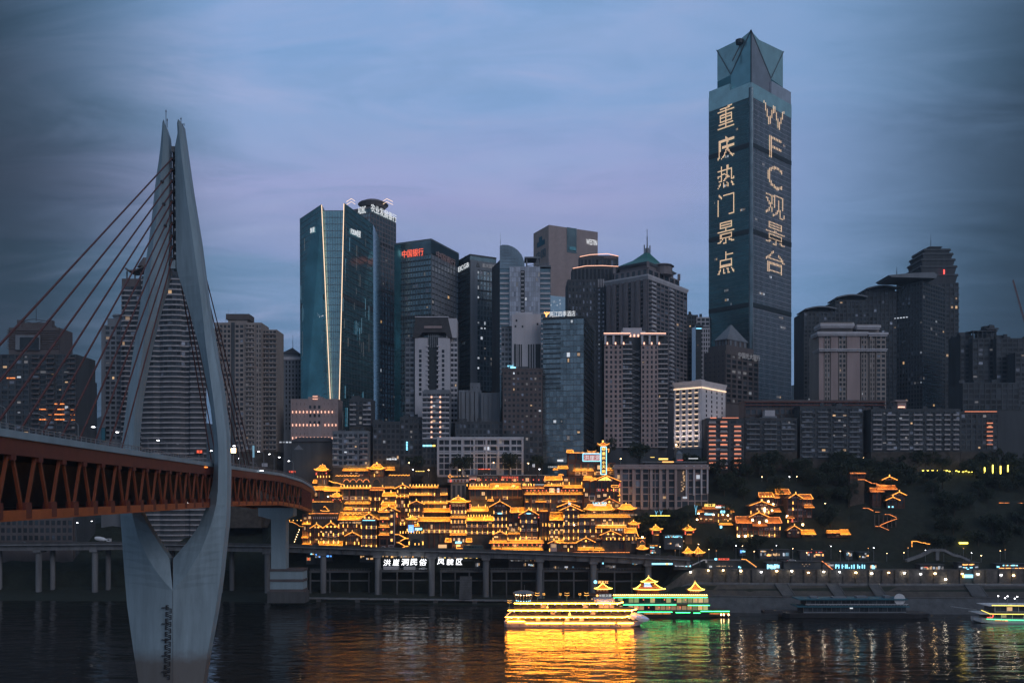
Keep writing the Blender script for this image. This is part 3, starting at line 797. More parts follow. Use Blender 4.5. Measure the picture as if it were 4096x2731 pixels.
def clutter(T, fp, z, n, seed, m='render_dark'):
 """plant rooms, tanks and vents on a flat roof"""
 r = random.Random(seed)
 cx = sum(p[0] for p in fp) / 4; cy = sum(p[1] for p in fp) / 4
 for i in range(n):
  u_, w_ = r.uniform(.1, .85), r.uniform(.1, .8)
  x = lerp(lerp(fp[0][0], fp[1][0], u_), lerp(fp[3][0], fp[2][0], u_), w_); y = lerp(lerp(fp[0][1], fp[1][1], u_), lerp(fp[3][1], fp[2][1], u_), w_)
  sx, sz = r.uniform(1.5, 5), r.uniform(1, 3.4)
  piece('roof_plant', m, T, (x, y, z + sz / 2), (sx, sx * .8, sz))
def parapet(T, fp, z, h=1.0, t=.6, m='render_grey', name='parapet'):
 b = MB(); o = inset(fp, 1.012); n = len(fp); i_ = inset(fp, .97)
 for k in range(n):
  l = (k + 1) % n
  b.add([(o[k][0], o[k][1], z - .2), (o[l][0], o[l][1], z - .2), (i_[l][0], i_[l][1], z - .2), (i_[k][0], i_[k][1], z - .2),
               (o[k][0], o[k][1], z + h), (o[l][0], o[l][1], z + h), (i_[l][0], i_[l][1], z + h), (i_[k][0], i_[k][1], z + h)],
              [(0, 3, 2, 1), (4, 5, 6, 7), (0, 1, 5, 4), (2, 3, 7, 6)])
 return part(name, b, m, T)
def curtain(T, o, a, w, z0, z1, fins, fh, glass, mull='mullion', fw=.22, fp=.45, bh=.35, lit=.0, name='curtain_wall'):
 b = MB(); b.obox(o, a, 0, w, -.2, .0, z0, z1); part(name, b, glass, T)
 b = MB(); bw = w / fins
 for i in range(fins + 1): b.obox(o, a, i * bw - fw / 2, i * bw + fw / 2, -.05, fp, z0, z1)
 part('mullions', b, mull, T, kind='stuff')
 b = MB(); n = round((z1 - z0) / fh); f = (z1 - z0) / n
 for j in range(n + 1): b.obox(o, a, 0, w, -.05, fp * .5, z0 + j * f - bh / 2, z0 + j * f + bh / 2)
 part('floor_bands', b, mull, T, kind='stuff')
 c, q = math.cos(a), math.sin(a); off = wloc(T); bw = w / fins
 for j in range(n):
  if RND.random() > lit: continue
  s = RND.uniform(.05, .8) * w
  for k in range(RND.randint(1, 5)):
   s2 = (int(s / bw) + k + .5) * bw
   if s2 < w: piece('lit_window', RND.choice(('lit_white', 'lit_dim', 'lit_dim', 'lit_warm')), T, (o[0] + s2 * c + .06 * q, o[1] + s2 * q - .06 * c, z0 + (j + .5) * f), (bw * .8, .06, f * .45), a, off)

# ---------------------------------------------------------------- far left block with a stepped top
d = 575
T, z0 = tower('apartment_block', 'dark stepped apartment block with boxy crown at far left behind the cables', 150, d)
zt = Z(1417, d); body(T, fbox(-160, 306, d, 26), z0, zt, 'render_dark')
for (u0, u1) in ((-160, -60), (-50, 118), (128, 218), (226, 306)):
 o, a, w = flat(u0, u1, d); facade(T, o, a, w, Z(1740, d), zt, max(2, round(w / 4.2)), 3.3, 1.0, 1.2, .5, 'render_dark', lit=.03)
for (u0, u1) in ((128, 160), (186, 218), (270, 302)):
 o, a, w = flat(u0, u1, d - .5); balc(T, o, a, w, Z(1740, d), zt, 0, w, 3.3, 'render_brown')
d2 = d + 6
body(T, fbox(35, 236, d2, 18), zt - 1, Z(1310, d2), 'render_brown', 'upper_block')
for v in range(1320, 1400, 9):
 b = MB(); b.box(X(30, d2), X(241, d2), d2 - .7, d2 + .2, Z(v + 3, d2), Z(v, d2)); part('ledge', b, 'render_brown', T)
b = MB(); b.box(X(66, d2), X(164, d2), d2 - 1.4, d2 - .6, Z(1400, d2), Z(1342, d2)); part('portal_frame', b, 'render_grey', T)
b = MB(); b.box(X(84, d2), X(160, d2), d2 - 1.6, d2 - 1.35, Z(1398, d2), Z(1350, d2)); part('portal_glass', b, 'pane', T)
body(T, fbox(85, 188, d2 + 2, 12), Z(1312, d2), Z(1288, d2), 'render_brown', 'crown_block')
for u in (68, 188): body(T, fbox(u, u + 18, d2 + 1, 4), Z(1312, d2), Z(1278, d2), 'render_brown', 'crown_pier')
b = MB(); zz = Z(1283, d2)
for p, q in (((70, zz), (135, zz + 1.7)), ((135, zz + 1.7), (203, zz)), ((100, zz + .3), (135, zz - 1.2)), ((135, zz - 1.2), (170, zz + .3))): b.bar((X(p[0], d2 + 3), d2 + 3, p[1]), (X(q[0], d2 + 3), d2 + 3, q[1]), .35)
part('roof_truss', b, 'dark_steel', T); mast(T, X(135, d2), d2 + 3, zz, Z(1195, d2))
# lit balcony strips low on this block
for (x, y, w) in ((68, 490, 26), (270, 685, 26), (270, 749, 26), (373, 652, 30), (373, 685, 30), (373, 717, 30), (373, 749, 30), (322, 718, 18), (455, 718, 14), (455, 686, 14), (455, 750, 14), (330, 465, 6), (376, 563, 5)):
 piece('lit_balcony', 'strip_orange' if w > 10 else 'lit_warm', T, (X(U('2', x), d - 1.2), d - 1.2, Z(V('2', y), d)), (w * 2 * .6379 * d / FPX, .3, .55))
# ---------------------------------------------------------------- small block beside it
d = 690
T, z0 = tower('apartment_block', 'small plain grey block in the gap left of the round towers', 328, d)
body(T, fbox(306, 352, d, 15), z0, Z(1522, d), 'render_dark'); o, a, w = flat(306, 352, d); facade(T, o, a, w, Z(1660, d), Z(1524, d), 4, 3.3, .8, 1.1, .3, 'render_dark')
# ---------------------------------------------------------------- low dark block under the bridge at left
d = 572
T, z0 = tower('warehouse', 'low dark brown building under the bridge at far left', 140, d)
body(T, fbox(-200, 292, d, 20), z0, Z(2070, d), 'render_brown'); o, a, w = flat(-200, 292, d)
facade(T, o, a, w, Z(2165, d), Z(2075, d), 22, 4.6, 1.2, 1.8, .35, 'render_brown', lit=.01)
# ---------------------------------------------------------------- residential towers seen through the pylon
d = 590
T, z0 = tower('round_apartment_tower', 'curving apartment tower with pale balcony bands seen through the pylon opening', 690, d, z0=24)
def wavy(d, pts, n=1):
 return [(X(u, d + dy), d + dy) for u, dy in pts]
def wavy_tower(T, front, z0, z1, fh, back, wallm='render_dark', bandm='render_white', taper=None):
 fp = wavy(d, front) + [(X(front[-1][0], d + back), d + back), (X(front[0][0], d + back), d + back)]
 part('wall', MB().prism(fp, z0, z1), wallm, T)
 n = int((z1 - z0) / fh)
 for j in range(n):
  z = z1 - (j + 1) * fh; b = MB()
  for (u0, y0), (u1, y1) in zip(front, front[1:]):
   x0, x1 = X(u0, d + y0), X(u1, d + y1)
   b.add([(x0, d + y0 - .9, z), (x1, d + y1 - .9, z), (x1, d + y1 + .1, z), (x0, d + y0 + .1, z), (x0, d + y0 - .9, z + .95), (x1, d + y1 - .9, z + .95), (x1, d + y1 + .1, z + .95), (x0, d + y0 + .1, z + .95)],
                  [(0, 3, 2, 1), (4, 5, 6, 7), (0, 1, 5, 4), (1, 2, 6, 5), (2, 3, 7, 6), (3, 0, 4, 7)])
  part('balcony_band', b, bandm, T)
  for (u0, y0), (u1, y1) in zip(front, front[1:]):
   m_ = RND.random(); k = 2 if u1 - u0 > 25 else 1
   for t in range(k):
    uu = lerp(u0, u1, (t + .5) / k); ym = lerp(y0, y1, (t + .5) / k)
    mm = 'lit_warm' if RND.random() < .012 else ('pane_bright' if RND.random() < .10 else 'pane')
    aa = math.atan2(y1 - y0, X(u1, d) - X(u0, d))
    if _pc.get(T.name, 0) < 298:
     piece('window_pane', mm, T, (X(uu, d), d + ym - .08, z + .95 + (fh - .95) / 2), ((X(u1, d) - X(u0, d)) / k * .8, .15, (fh - .95) * .9), aa); _pc[T.name] = _pc.get(T.name, 0) + 1
M['band_grey'] = mat('balcony_band_grey', (.40, .38, .39), .8, var=.2, scale=.3)
wavy_tower(T, [(566, 3), (590, 1), (615, 0), (640, 1.2), (655, 0), (690, -.8), (722, 0), (740, 2.2), (758, 2.2), (762, .2), (800, .4), (826, 1.5)], z0, Z(1100, d), 3.35, 22, 'render_dark', 'band_grey')
body(T, fbox(600, 790, d + 3, 14), Z(1100, d), Z(1060, d), 'render_dark', 'penthouse')
d = 600
T, z0 = tower('apartment_tower', 'slim apartment tower with upswept pavilion roof left of the pylon', 530, d, z0=26)
wavy_tower(T, [(486, 1), (500, 0), (520, .6), (545, 0), (575, 1)], z0, Z(1145, d), 3.35, 16, 'render_dark', 'band_grey')
body(T, fbox(487, 578, d + 1, 14), Z(1146, d), Z(1113, d), 'render_brown', 'cornice_block')
b = MB()
for u in (508, 540, 562): b.cyl((X(u, d + 4), d + 4), .5, Z(1113, d), Z(1080, d), 6)
part('roof_columns', b, 'render_brown', T)
b = MB(); L = [(502, 1070), (512, 1080), (540, 1078), (580, 1060)]
for (u0, v0), (u1, v1) in zip(L, L[1:]): b.slab((X(u0, d), d, Z(v0, d)), (X(u1, d), d, Z(v1, d)), (X(u1, d), d + 12, Z(v1, d)), (X(u0, d), d + 12, Z(v0, d)), .9)
part('swept_roof', b, 'render_brown', T)
b = MB()
b.frustum([(X(560 + 26 * math.cos(i * .785), d), d + 6 + 4 * math.sin(i * .785)) for i in range(8)], Z(1060, d), [(X(566 + 8 * math.cos(i * .785), d), d + 6 + 1.5 * math.sin(i * .785)) for i in range(8)], Z(1022, d))
part('top_cap', b, 'render_brown', T)
d = 605
T, z0 = tower('apartment_tower', 'plain grey apartment wing with a flat disc roof left of the slim tower', 445, d, z0=26)
body(T, fbox(405, 488, d, 16), z0, Z(1300, d), 'render_grey'); o, a, w = flat(420, 486, d); facade(T, o, a, w, Z(1760, d), Z(1302, d), 3, 3.35, 1.0, 1.4, .4, 'render_grey', lit=.01)
body(T, fbox(430, 488, d + 1, 8), Z(1300, d), Z(1272, d), 'render_grey', 'roof_room')
b = MB(); b.cyl((X(468, d), d + 5), 4.2, Z(1272, d), Z(1262, d), 14); b.cyl((X(468, d), d + 5), 5.0, Z(1262, d), Z(1255, d), 14, 4.6); part('disc_roof', b, 'render_grey', T)
# ---------------------------------------------------------------- beige residential pair right of the pylon
d = 585
T, z0 = tower('apartment_tower', 'beige apartment tower with boxy roof room right of the pylon', 950, d, z0=40)
body(T, fbox(858, 1046, d, 18), Z(1805, d), Z(1290, d), 'render_beige'); body(T, fbox(858, 1046, d, 18), z0, Z(1805, d), 'rock', 'podium')
for (u0, u1, n) in ((862, 924, 4), (940, 976, 2), (982, 1020, 3), (1024, 1046, 2)):
 o, a, w = flat(u0, u1, d); facade(T, o, a, w, Z(1800, d), Z(1296, d), n, 3.1, .9, 1.3, .45, 'render_beige', lit=.006, bright=.06)
b = MB(); b.box(X(925, d), X(939, d), d - .3, d + .2, Z(1800, d), Z(1290, d)); part('dark_strip', b, 'render_dark', T)  # darker vertical strip on the wall
for (u0, u1) in ((862, 886), (986, 1016)):
 o, a, w = flat(u0, u1, d - .4); balc(T, o, a, w, Z(1800, d), Z(1296, d), 0, w, 3.1, 'render_beige')
body(T, fbox(912, 988, d + 2, 10), Z(1290, d), Z(1274, d), 'render_beige', 'roof_room'); body(T, fbox(904, 996, d + 1, 12), Z(1276, d), Z(1254, d), 'render_brown', 'roof_cap')
for u in (888, 898, 928): mast(T, X(u, d), d + 8, Z(1290, d), Z(1218 + (u % 7) * 4, d), .1)
d = 590
T, z0 = tower('apartment_tower', 'narrow beige apartment wing with rounded stacked balconies beside the roof-room tower', 1078, d, z0=40)
body(T, fbox(1046, 1107, d, 18), Z(1805, d), Z(1318, d), 'render_beige'); body(T, fbox(1046, 1107, d, 18), z0, Z(1805, d), 'rock', 'podium'); o, a, w = flat(1048, 1106, d)
facade(T, o, a, w, Z(1800, d), Z(1320, d), 4, 3.1, .5, 1.2, .4, 'render_beige', lit=.0)
for s0, s1 in ((0, .46), (.54, 1)): balc(T, o, a, w, Z(1800, d), Z(1320, d), s0 * w, s1 * w, 3.1, 'render_beige', 1.5, .9)
# ---------------------------------------------------------------- little tower with pyramid hat
d = 680
T, z0 = tower('pyramid_roof_tower', 'small grey tower with dark pyramid hat and spire left of the teal tower', 1160, d)
body(T, fbox(1108, 1206, d, 18), z0, Z(1424, d), 'render_grey')
o, a, w = flat(1112, 1206, d); facade(T, o, a, w, Z(1720, d), Z(1440, d), 7, 3.4, 1.4, 1.2, .4, 'render_grey', lit=.0)
b = MB(); b.box(X(1104, d), X(1209, d), d - 1, d + 1, Z(1440, d), Z(1428, d)); part('cornice', b, 'render_white', T)
body(T, fbox(1130, 1193, d + 3, 10), Z(1426, d), Z(1411, d), 'render_grey', 'lantern_room')
b = MB(); f_ = fbox(1124, 1199, d + 2, 13); b.frustum(f_, Z(1411, d), inset(f_, .03), Z(1384, d)); part('pyramid_roof', b, 'roof_dark', T)
mast(T, X(1161, d), d + 8, Z(1388, d), Z(1333, d))
# ---------------------------------------------------------------- the teal glass tower with light lines and a notch
d = 650
T, z0 = tower('glass_tower', 'teal glass tower split by two glowing vertical lines, slanted top', 1346, d)
dA, dB, dC, dD = 668, 650, 650, 678
zA, zB, zC, zD = Z(876, dA), Z(818, dB), Z(813, dC), Z(897, dD)
def slant(p, q, v0, v1, u0, u1): pass
# left prism
zb = z0
Ab, At = (X(1204, dA), dA), (X(1200, dA), dA)
Bb, Bt = (X(1322, dB), dB), (X(1287, dB), dB)
Cb, Ct = (X(1354, dC), dC), (X(1376, dC), dC)
Db, Dt = (X(1495, dD), dD), (X(1492, dD), dD)
bk = 38
b = MB(); b.add([Ab + (zb,), Bb + (zb,), (Bb[0], Bb[1] + bk, zb), (Ab[0], Ab[1] + bk, zb), At + (zA,), Bt + (zB,), (Bt[0], Bt[1] + bk, zB - 4), (At[0], At[1] + bk, zA - 2)],
    [(0, 3, 2, 1), (4, 5, 6, 7), (0, 1, 5, 4), (1, 2, 6, 5), (2, 3, 7, 6), (3, 0, 4, 7)]); part('left_wing', b, 'glass_teal', T)
b = MB(); b.add([Cb + (zb,), Db + (zb,), (Db[0], Db[1] + bk, zb), (Cb[0], Cb[1] + bk, zb), Ct + (zC,), Dt + (zD,), (Dt[0], Dt[1] + bk, zD - 2), (Ct[0], Ct[1] + bk, zC - 4)],
    [(0, 3, 2, 1), (4, 5, 6, 7), (0, 1, 5, 4), (1, 2, 6, 5), (2, 3, 7, 6), (3, 0, 4, 7)]); part('right_wing', b, 'glass_teal', T)
zm = Z(843, 653)
b = MB(); b.add([(Bb[0], 653, zb), (Cb[0], 653, zb), (Cb[0], 680, zb), (Bb[0], 680, zb), (Bt[0] - 1, 653, zm), (Ct[0] + 1, 653, zm), (Ct[0] + 1, 680, zm), (Bt[0] - 1, 680, zm)],
    [(0, 3, 2, 1), (4, 5, 6, 7), (0, 1, 5, 4), (1, 2, 6, 5), (2, 3, 7, 6), (3, 0, 4, 7)]); part('central_glass', b, 'glass_teal_pale', T)
def bil(p00, p10, p01, p11, s, t):
 a_ = [lerp(x, y, s) for x, y in zip(p00, p10)]; b_ = [lerp(x, y, s) for x, y in zip(p01, p11)]
 return tuple(lerp(x, y, t) for x, y in zip(a_, b_))
def wing_lines(p00, p10, p01, p11, nf, nb, skipb, nm='mullions', m='mullion', pr=.3, w=.2):
 n = (Vector(p10) - Vector(p00)).cross(Vector(p01) - Vector(p00)).normalized() * pr
 b = MB()
 for i in range(nf + 1):
  s = i / nf; b.bar(Vector(bil(p00, p10, p01, p11, s, 0)) + n, Vector(bil(p00, p10, p01, p11, s, 1)) + n, w, w)
 part(nm, b, m, T, kind='stuff')
 b = MB()
 for j in range(nb + 1):
  t = j / nb; b.bar(Vector(bil(p00, p10, p01, p11, 0, t)) + n * .6, Vector(bil(p00, p10, p01, p11, 1, t)) + n * .6, .22, .28)
 part('floor_bands', b, m, T, kind='stuff')
 for t0, t1 in skipb:
  b = MB(); q = [Vector(bil(p00, p10, p01, p11, s, t)) + n * .9 for s, t in ((0.01, t0), (.99, t0), (.99, t1), (.01, t1))]
  b.add([tuple(v) for v in q], [(0, 1, 2, 3)]); part('refuge_floor', b, 'mullion_dark', T)
lw = (Ab + (zb,), Bb + (zb,), At + (zA,), Bt + (zB,)); rw = (Cb + (zb,), Db + (zb,), Ct + (zC,), Dt + (zD,)); cw = ((Bb[0], 653, zb), (Cb[0], 653, zb), (Bt[0] - 1, 653, zm), (Ct[0] + 1, 653, zm))
wing_lines(*lw, 17, 48, ((.655, .675),), m='mullion', pr=.12, w=.16); wing_lines(*rw, 22, 48, ((.655, .675),), m='mullion', pr=.12, w=.16); wing_lines(*cw, 9, 40, (), pr=.2)
nrm = lambda P: (Vector(P[1]) - Vector(P[0])).cross(Vector(P[2]) - Vector(P[0])).normalized()
for P, m_, cnt in ((lw, 'lit_blue', 20), (rw, 'lit_blue', 46)):
 for _ in range(cnt):
  s = (int(RND.random() * 17) + .5) / 17; t0 = RND.choice((RND.uniform(.1, .32), RND.uniform(.44, .56), RND.uniform(.6, .9))); t1 = t0 + RND.uniform(.02, .07)
  if s > .96: continue
  p, q = Vector(bil(*P, s, t0)) + nrm(P) * .1, Vector(bil(*P, s, t1)) + nrm(P) * .1
  strut('lit_fin', 'lit_dim' if RND.random() < .6 else m_, T, p, q, .3, .2)
for _ in range(16):
 p = Vector(bil(*lw, RND.uniform(.55, .95), RND.choice((.605, .612, .598)))) + nrm(lw) * .15
 piece('lit_window', 'lit_white', T, p, (1.1, .2, .7))
for p, q in ((Bb + (Z(1606, dB),), Bt + (zB - .5,)), ((lerp(Cb[0], Ct[0], .05), dC, Z(1700, dC)), Ct + (zC - .5,))):
 strut('light_line', 'line_light', T, (p[0], p[1] - .4, p[2]), (q[0], q[1] - .4, q[2]), .55, .4)
aL = math.atan2(Bt[1] - At[1], Bt[0] - At[0]); aR = math.atan2(Dt[1] - Ct[1], Dt[0] - Ct[0])
letters('lettering', '复星', T, At, aL, X(U('4', 140), dB) - At[0] + .5, X(U('4', 186), dB) - At[0], Z(V('4', 241), dB), Z(V('4', 212), dB), 'sign_white', .6)
letters('lettering', 'FOSUN复星', T, Ct, aR, X(U('4', 390), 660) - Ct[0], (X(U('4', 482), 668) - Ct[0]) * 1.02, Z(V('4', 285), 664), Z(V('4', 247), 664), 'sign_white', .6)
# ---------------------------------------------------------------- octagon-crowned bank tower
d = 715
C_ = corner(1400, 1482, 1583, d, rad(28))
T, z0 = tower('office_tower', 'slim office tower with lit white characters and ring crown behind the teal tower', 1490, d)
zt = Z(832, d); body(T, C_['fp'], z0, zt, 'glass_dark')
o, a, w = C_['R']; facade(T, o, a, w, Z(1700, d), Z(850, d), 9, 3.9, .7, 1.0, .4, 'granite_violet', 'glass_blue', lit=.006, bright=.12)
o, a, w = C_['L']; facade(T, o, a, w, Z(1500, d), Z(850, d), 8, 3.9, .7, 1.0, .4, 'granite_violet', 'glass_blue', single=False, lit=.0)
for v in (950, 1138, 1350): body(T, inset(C_['fp'], 1.02), Z(v + 14, d), Z(v, d), 'mullion_dark', 'plant_floor')
parapet(T, C_['fp'], zt, 1.2, m='granite_violet')
cx = sum(p[0] for p in C_['fp']) / 4; cy = sum(p[1] for p in C_['fp']) / 4
b = MB(); b.cyl((cx, cy), 8.5, zt, Z(806, d), 8); part('crown_drum', b, 'render_dark', T)
b = MB(); b.cyl((cx, cy), 9.5, Z(803, d), Z(788, d), 16, 12.5); b.cyl((cx, cy), 12.5, Z(788, d), Z(783, d), 16, 11.5); b.cyl((cx, cy), 8.0, Z(783, d), Z(774, d), 16, 7.5); part('crown_ring', b, 'granite_violet', T)
for sx in (-1, 1):
 for k in range(2):
  zz = Z(801 + 12 * k, d); xx = cx + sx * 14; yy = d - 1
  b = MB(); b.path([(xx - sx * 3, yy, zz - 1.2), (xx, yy, zz + .9), (xx + sx * 4.5, yy + 3, zz - .6)], .22); part('chevron_light', b, 'line_light', T)
o, a, w = C_['R']; letters('lettering', '农业发展银行', T, o, a, -.5, w, Z(846, d), Z(814, d), 'sign_white', .9)
o, a, w = C_['L']; letters('lettering', 'ADBC', T, o, a, w * .42, w * .80, Z(850, d), Z(822, d), 'sign_white', .9)
# ---------------------------------------------------------------- bank tower with red neon
d = 672
C_ = corner(1579, 1725, 1834, d, rad(24))
T, z0 = tower('office_tower', 'broad dark glass office tower with red neon characters on top', 1700, d)
zt = Z(962, d); body(T, C_['fp'], z0, zt, 'glass_dark')
o, a, w = C_['L']; facade(T, o, a, w, Z(1640, d), Z(1015, d), 14, 4.2, .45, 1.1, .35, 'mullion', 'glass_dark', lit=.02, bandm='mullion_dark', skip=lambda i, j: i == 0)
b = MB(); b.obox(o, a, 0, 5.5, -.2, .5, z0, zt); part('corner_pier', b, 'glass_teal', T)
o, a, w = C_['R']; facade(T, o, a, w, Z(1640, d), Z(1015, d), 9, 4.2, 1.1, .6, .5, 'render_grey', 'glass_pale', lit=.03, bandm='mullion_dark')
b = MB(); b.obox(o, a, 0, w, -.1, .45, Z(1012, d), zt); part('crown_panel', b, 'glass_dark', T)
o, a, w = C_['L']; b = MB(); b.obox(o, a, 0, w, -.1, .45, Z(1012, d), zt); part('crown_panel', b, 'glass_dark', T)
letters('lettering', '中国银行', T, o, a, w * .22, w * .80, Z(1019, d), Z(989, d), 'sign_red', .9)
o, a, w = C_['R']; letters('lettering', '中国银行', T, o, a, w * .15, w * .85, Z(1020, d), Z(993, d), 'sign_dimred', .9)
parapet(T, C_['fp'], zt, 1.4, m='mullion'); clutter(T, C_['fp'], zt, 6, 3)
body(T, inset(C_['fp'], 1.015), Z(1270, d), Z(1255, d), 'mullion_dark', 'plant_floor')
# ---------------------------------------------------------------- white slab with dark centre slot
d = 605
T, z0 = tower('white_slab_tower', 'white-piered tower with dark centre slot and heavy dark arched crown', 1740, d)
fp = fbox(1620, 1830, d + 2, 20); body(T, fp, z0, Z(1345, d), 'render_dark')
for (u0, u1) in ((1660, 1711), (1753, 1800)):
 b = MB(); b.box(X(u0, d), X(u1, d), d - .5, d + 6, z0, Z(1352, d)); part('white_pier', b, 'render_white', T)
 zz = Z(1690, d)
 for j in range(10):
  v = 1405 + j * 19
  um = lerp(u0, u1, .42); piece('window_pane', 'pane', T, (X(um, d), d - .52, Z(v, d)), (1.7, .2, 2.1))
 for j in range(16): piece('balcony_edge', 'render_white', T, (X(u1 if u0 < 1700 else u0, d), d - .4, Z(1385 + j * 19, d)), (1.8, 1.6, .9))
b = MB(); b.box(X(1711, d), X(1753, d), d + 1, d + 3, z0, Z(1345, d)); part('centre_slot', b, 'mullion_dark', T)
for k in range(6): piece('louvre_fin', 'grey_steel', T, (X(1714 + k * 7.5, d), d + .8, Z(1362, d)), (.35, .6, 9))
for (u0, u1) in ((1802, 1830), (1622, 1657)):
 o, a, w = flat(u0, u1, d + 2); facade(T, o, a, w, Z(1690, d), Z(1348, d), 2, 3.4, .5, 1.5, .3, 'render_grey' if u0 < 1700 else 'render_white', lit=.01)
b = MB(); y = d - 1
b.add([(X(1652, d), y, Z(1352, d)), (X(1672, d), y, Z(1352, d)), (X(1690, d), y, Z(1330, d)), (X(1780, d), y, Z(1330, d)), (X(1792, d), y, Z(1352, d)), (X(1810, d), y, Z(1352, d)), (X(1792, d), y, Z(1270, d)), (X(1662, d), y, Z(1270, d))] +
      [(X(1652, d), y + 14, Z(1352, d)), (X(1672, d), y + 14, Z(1352, d)), (X(1690, d), y + 14, Z(1330, d)), (X(1780, d), y + 14, Z(1330, d)), (X(1792, d), y + 14, Z(1352, d)), (X(1810, d), y + 14, Z(1352, d)), (X(1792, d), y + 14, Z(1270, d)), (X(1662, d), y + 14, Z(1270, d))],
      [(0, 1, 2, 7), (2, 3, 6, 7), (3, 4, 5, 6), (15, 10, 9, 8), (15, 14, 11, 10), (14, 13, 12, 11)] + [(i, i + 8, (i + 1) % 8 + 8, (i + 1) % 8) for i in range(8)])
part('arched_crown', b, 'roof_dark', T)
b = MB(); b.box(X(1660, d), X(1795, d), d - 1.5, d + 13, Z(1271, d), Z(1267, d)); part('crown_edge', b, 'render_white', T)
b = MB(); b.box(X(1697, d), X(1768, d), d - 1.6, d - .9, Z(1314, d), Z(1305, d)); part('crown_slot', b, 'render_pink', T)
b = MB(); b.box(X(1786, d), X(1828, d), d - .8, d + 12, Z(1352, d), Z(1274, d)); part('side_block', b, 'render_white', T)
# ---------------------------------------------------------------- twin-faced dark tower with pale piers
d = 690
C_ = corner(1836, 1880, 1985, d, rad(62))
T, z0 = tower('office_tower', 'dark office tower with pale grey piers and lit corner lettering', 1900, d)
zt = Z(1022, d); body(T, C_['fp'], z0, zt, 'glass_dark')
o, a, w = C_['R']; facade(T, o, a, w, Z(1560, d), Z(1075, d), 8, 3.9, .9, .9, .4, 'mullion', 'glass_blue', lit=.05, lits=('lit_white', 'lit_dim', 'lit_dim'))
b = MB(); b.obox(o, a, 0, w * .27, -.1, .8, z0, Z(1040, d)); b.obox(o, a, .0, w, -.1, .75, Z(1076, d), Z(1040, d)); part('pale_piers', b, 'render_grey', T)
for v in (1115, 1155, 1190, 1300): b = MB(); b.obox(o, a, w * .27, w, 0, .6, Z(v + 5, d), Z(v, d)); part('plant_floor', b, 'mullion_dark', T)
b = MB(); zz = Z(1066, d); s_ = w * .28
b.obox(o, a, s_ - 1.6, s_ + 1.6, .6, 1.0, zz, zz + .7); b.obox(o, a, s_ - 1.2, s_ - .5, .6, .99, zz + .7, zz + 2.2); b.obox(o, a, s_ + .5, s_ + 1.2, .6, .99, zz + .7, zz + 2.2); b.obox(o, a, s_ - .5, s_ + .5, .6, .98, zz + 2.2, zz + 3.2); part('emblem', b, 'mullion_dark', T)
letters('lettering', '重庆国贸', T, o, a, w * .44, w * .94, Z(1064, d), Z(1048, d), 'sign_grey', 1.1)
o, a, w = C_['L']; facade(T, o, a, w, Z(1560, d), Z(1030, d), 7, 3.9, .3, .8, .3, 'mullion_dark', 'glass_dark', single=False, lit=.0)
letters('lettering', 'EICGB', T, o, a, w * .0, w * .95, Z(1066, d), Z(1047, d), 'sign_white', .8)
parapet(T, C_['fp'], zt, 1.2, m='mullion_dark'); clutter(T, C_['fp'], zt, 5, 9)
M['fin_lit_side0'] = mat('pale_mullion', (.30, .31, .34), .5)
# ---------------------------------------------------------------- tower with quarter-arc glass sail
d = 652
T, z0 = tower('sail_top_tower', 'pale glass tower with quarter-arc sail top and white balcony bands', 2090, d)
body(T, fbox(1999, 2202, d, 22), z0, Z(1075, d), 'glass_dark');
b = MB(); b.prism([(X(1999, d), d - .01), (X(1999, d), d + 22), (X(1967, d + 24), d + 24), (X(1967, d + 24), d + 23.9)], z0, Z(1040, d)); part('side_wall', b, 'render_dark', T)
arc = [(X(1999, d), Z(1075, d)), (X(1999, d), Z(985, d)), (X(2010, d), Z(980, d))] + [(X(2010 + 88 * math.sin(t), d), Z(1062 - 84 * math.cos(t), d)) for t in (0.25, .5, .75, 1.0, 1.25, 1.5)] + [(X(2099, d), Z(1075, d))]
b = MB(); n = len(arc); b.add([(x, d - .6, z) for x, z in arc] + [(x, d + 18, z) for x, z in arc], [tuple(range(n)), tuple(range(2 * n - 1, n - 1, -1))] + [(i, i + n, (i + 1) % n + n, (i + 1) % n) for i in range(n)])
part('sail_top', b, 'glass_blue', T)
b = MB()
for k in range(1, 8):
 x = X(1999 + k * 12.5, d); zmax = max(z for xx, z in arc if abs(xx - x) < 2.6) if any(abs(xx - x) < 2.6 for xx, z in arc) else Z(1030, d)
 b.box(x - .08, x + .08, d - .75, d - .5, Z(1075, d), zmax - .6)
for k in range(6): b.box(X(2000, d), X(2040 + k * 9, d), d - .72, d - .5, Z(1000 + 12 * k + 1, d), Z(1000 + 12 * k, d))
part('sail_mullions', b, 'mullion', T)
b = MB(); b.box(X(2038, d), X(2160, d), d - 2.2, d + 1, z0, Z(1069, d)); part('glass_bay', b, 'glass_pale', T)
o, a, w = flat(2038, 2160, d - 2.2); facade(T, o, a, w, Z(1500, d), Z(1072, d), 14, 3.6, .2, .3, .15, 'fin_lit_side0', 'glass_pale', lit=.03, bright=.05, lits=('lit_dim', 'lit_warm', 'lit_white'), skip=lambda i, j: i in (6,))
b = MB(); b.box(X(2083, d), X(2098, d), d - 2.6, d - 2.3, z0, Z(1085, d)); part('dark_slot', b, 'mullion_dark', T)
for (u0, u1) in ((2000, 2037), (2161, 2201)):
 o, a, w = flat(u0, u1, d - .2); balc(T, o, a, w, Z(1500, d), Z(1078, d), 0, w, 3.6, 'render_white', .7, 1.3)
for j in range(26): piece('slot_band', 'render_white', T, (X(2090, d), d - 2.55, Z(1092 + j * 17, d)), (2.0, .4, .8))
b = MB(); b.box(X(2098, d), X(2160, d), d + 2, d + 16, Z(1030, d), Z(1024, d))
for u in (2104, 2150): b.box(X(u, d), X(u + 6, d), d + 3, d + 4, Z(1070, d), Z(1030, d))
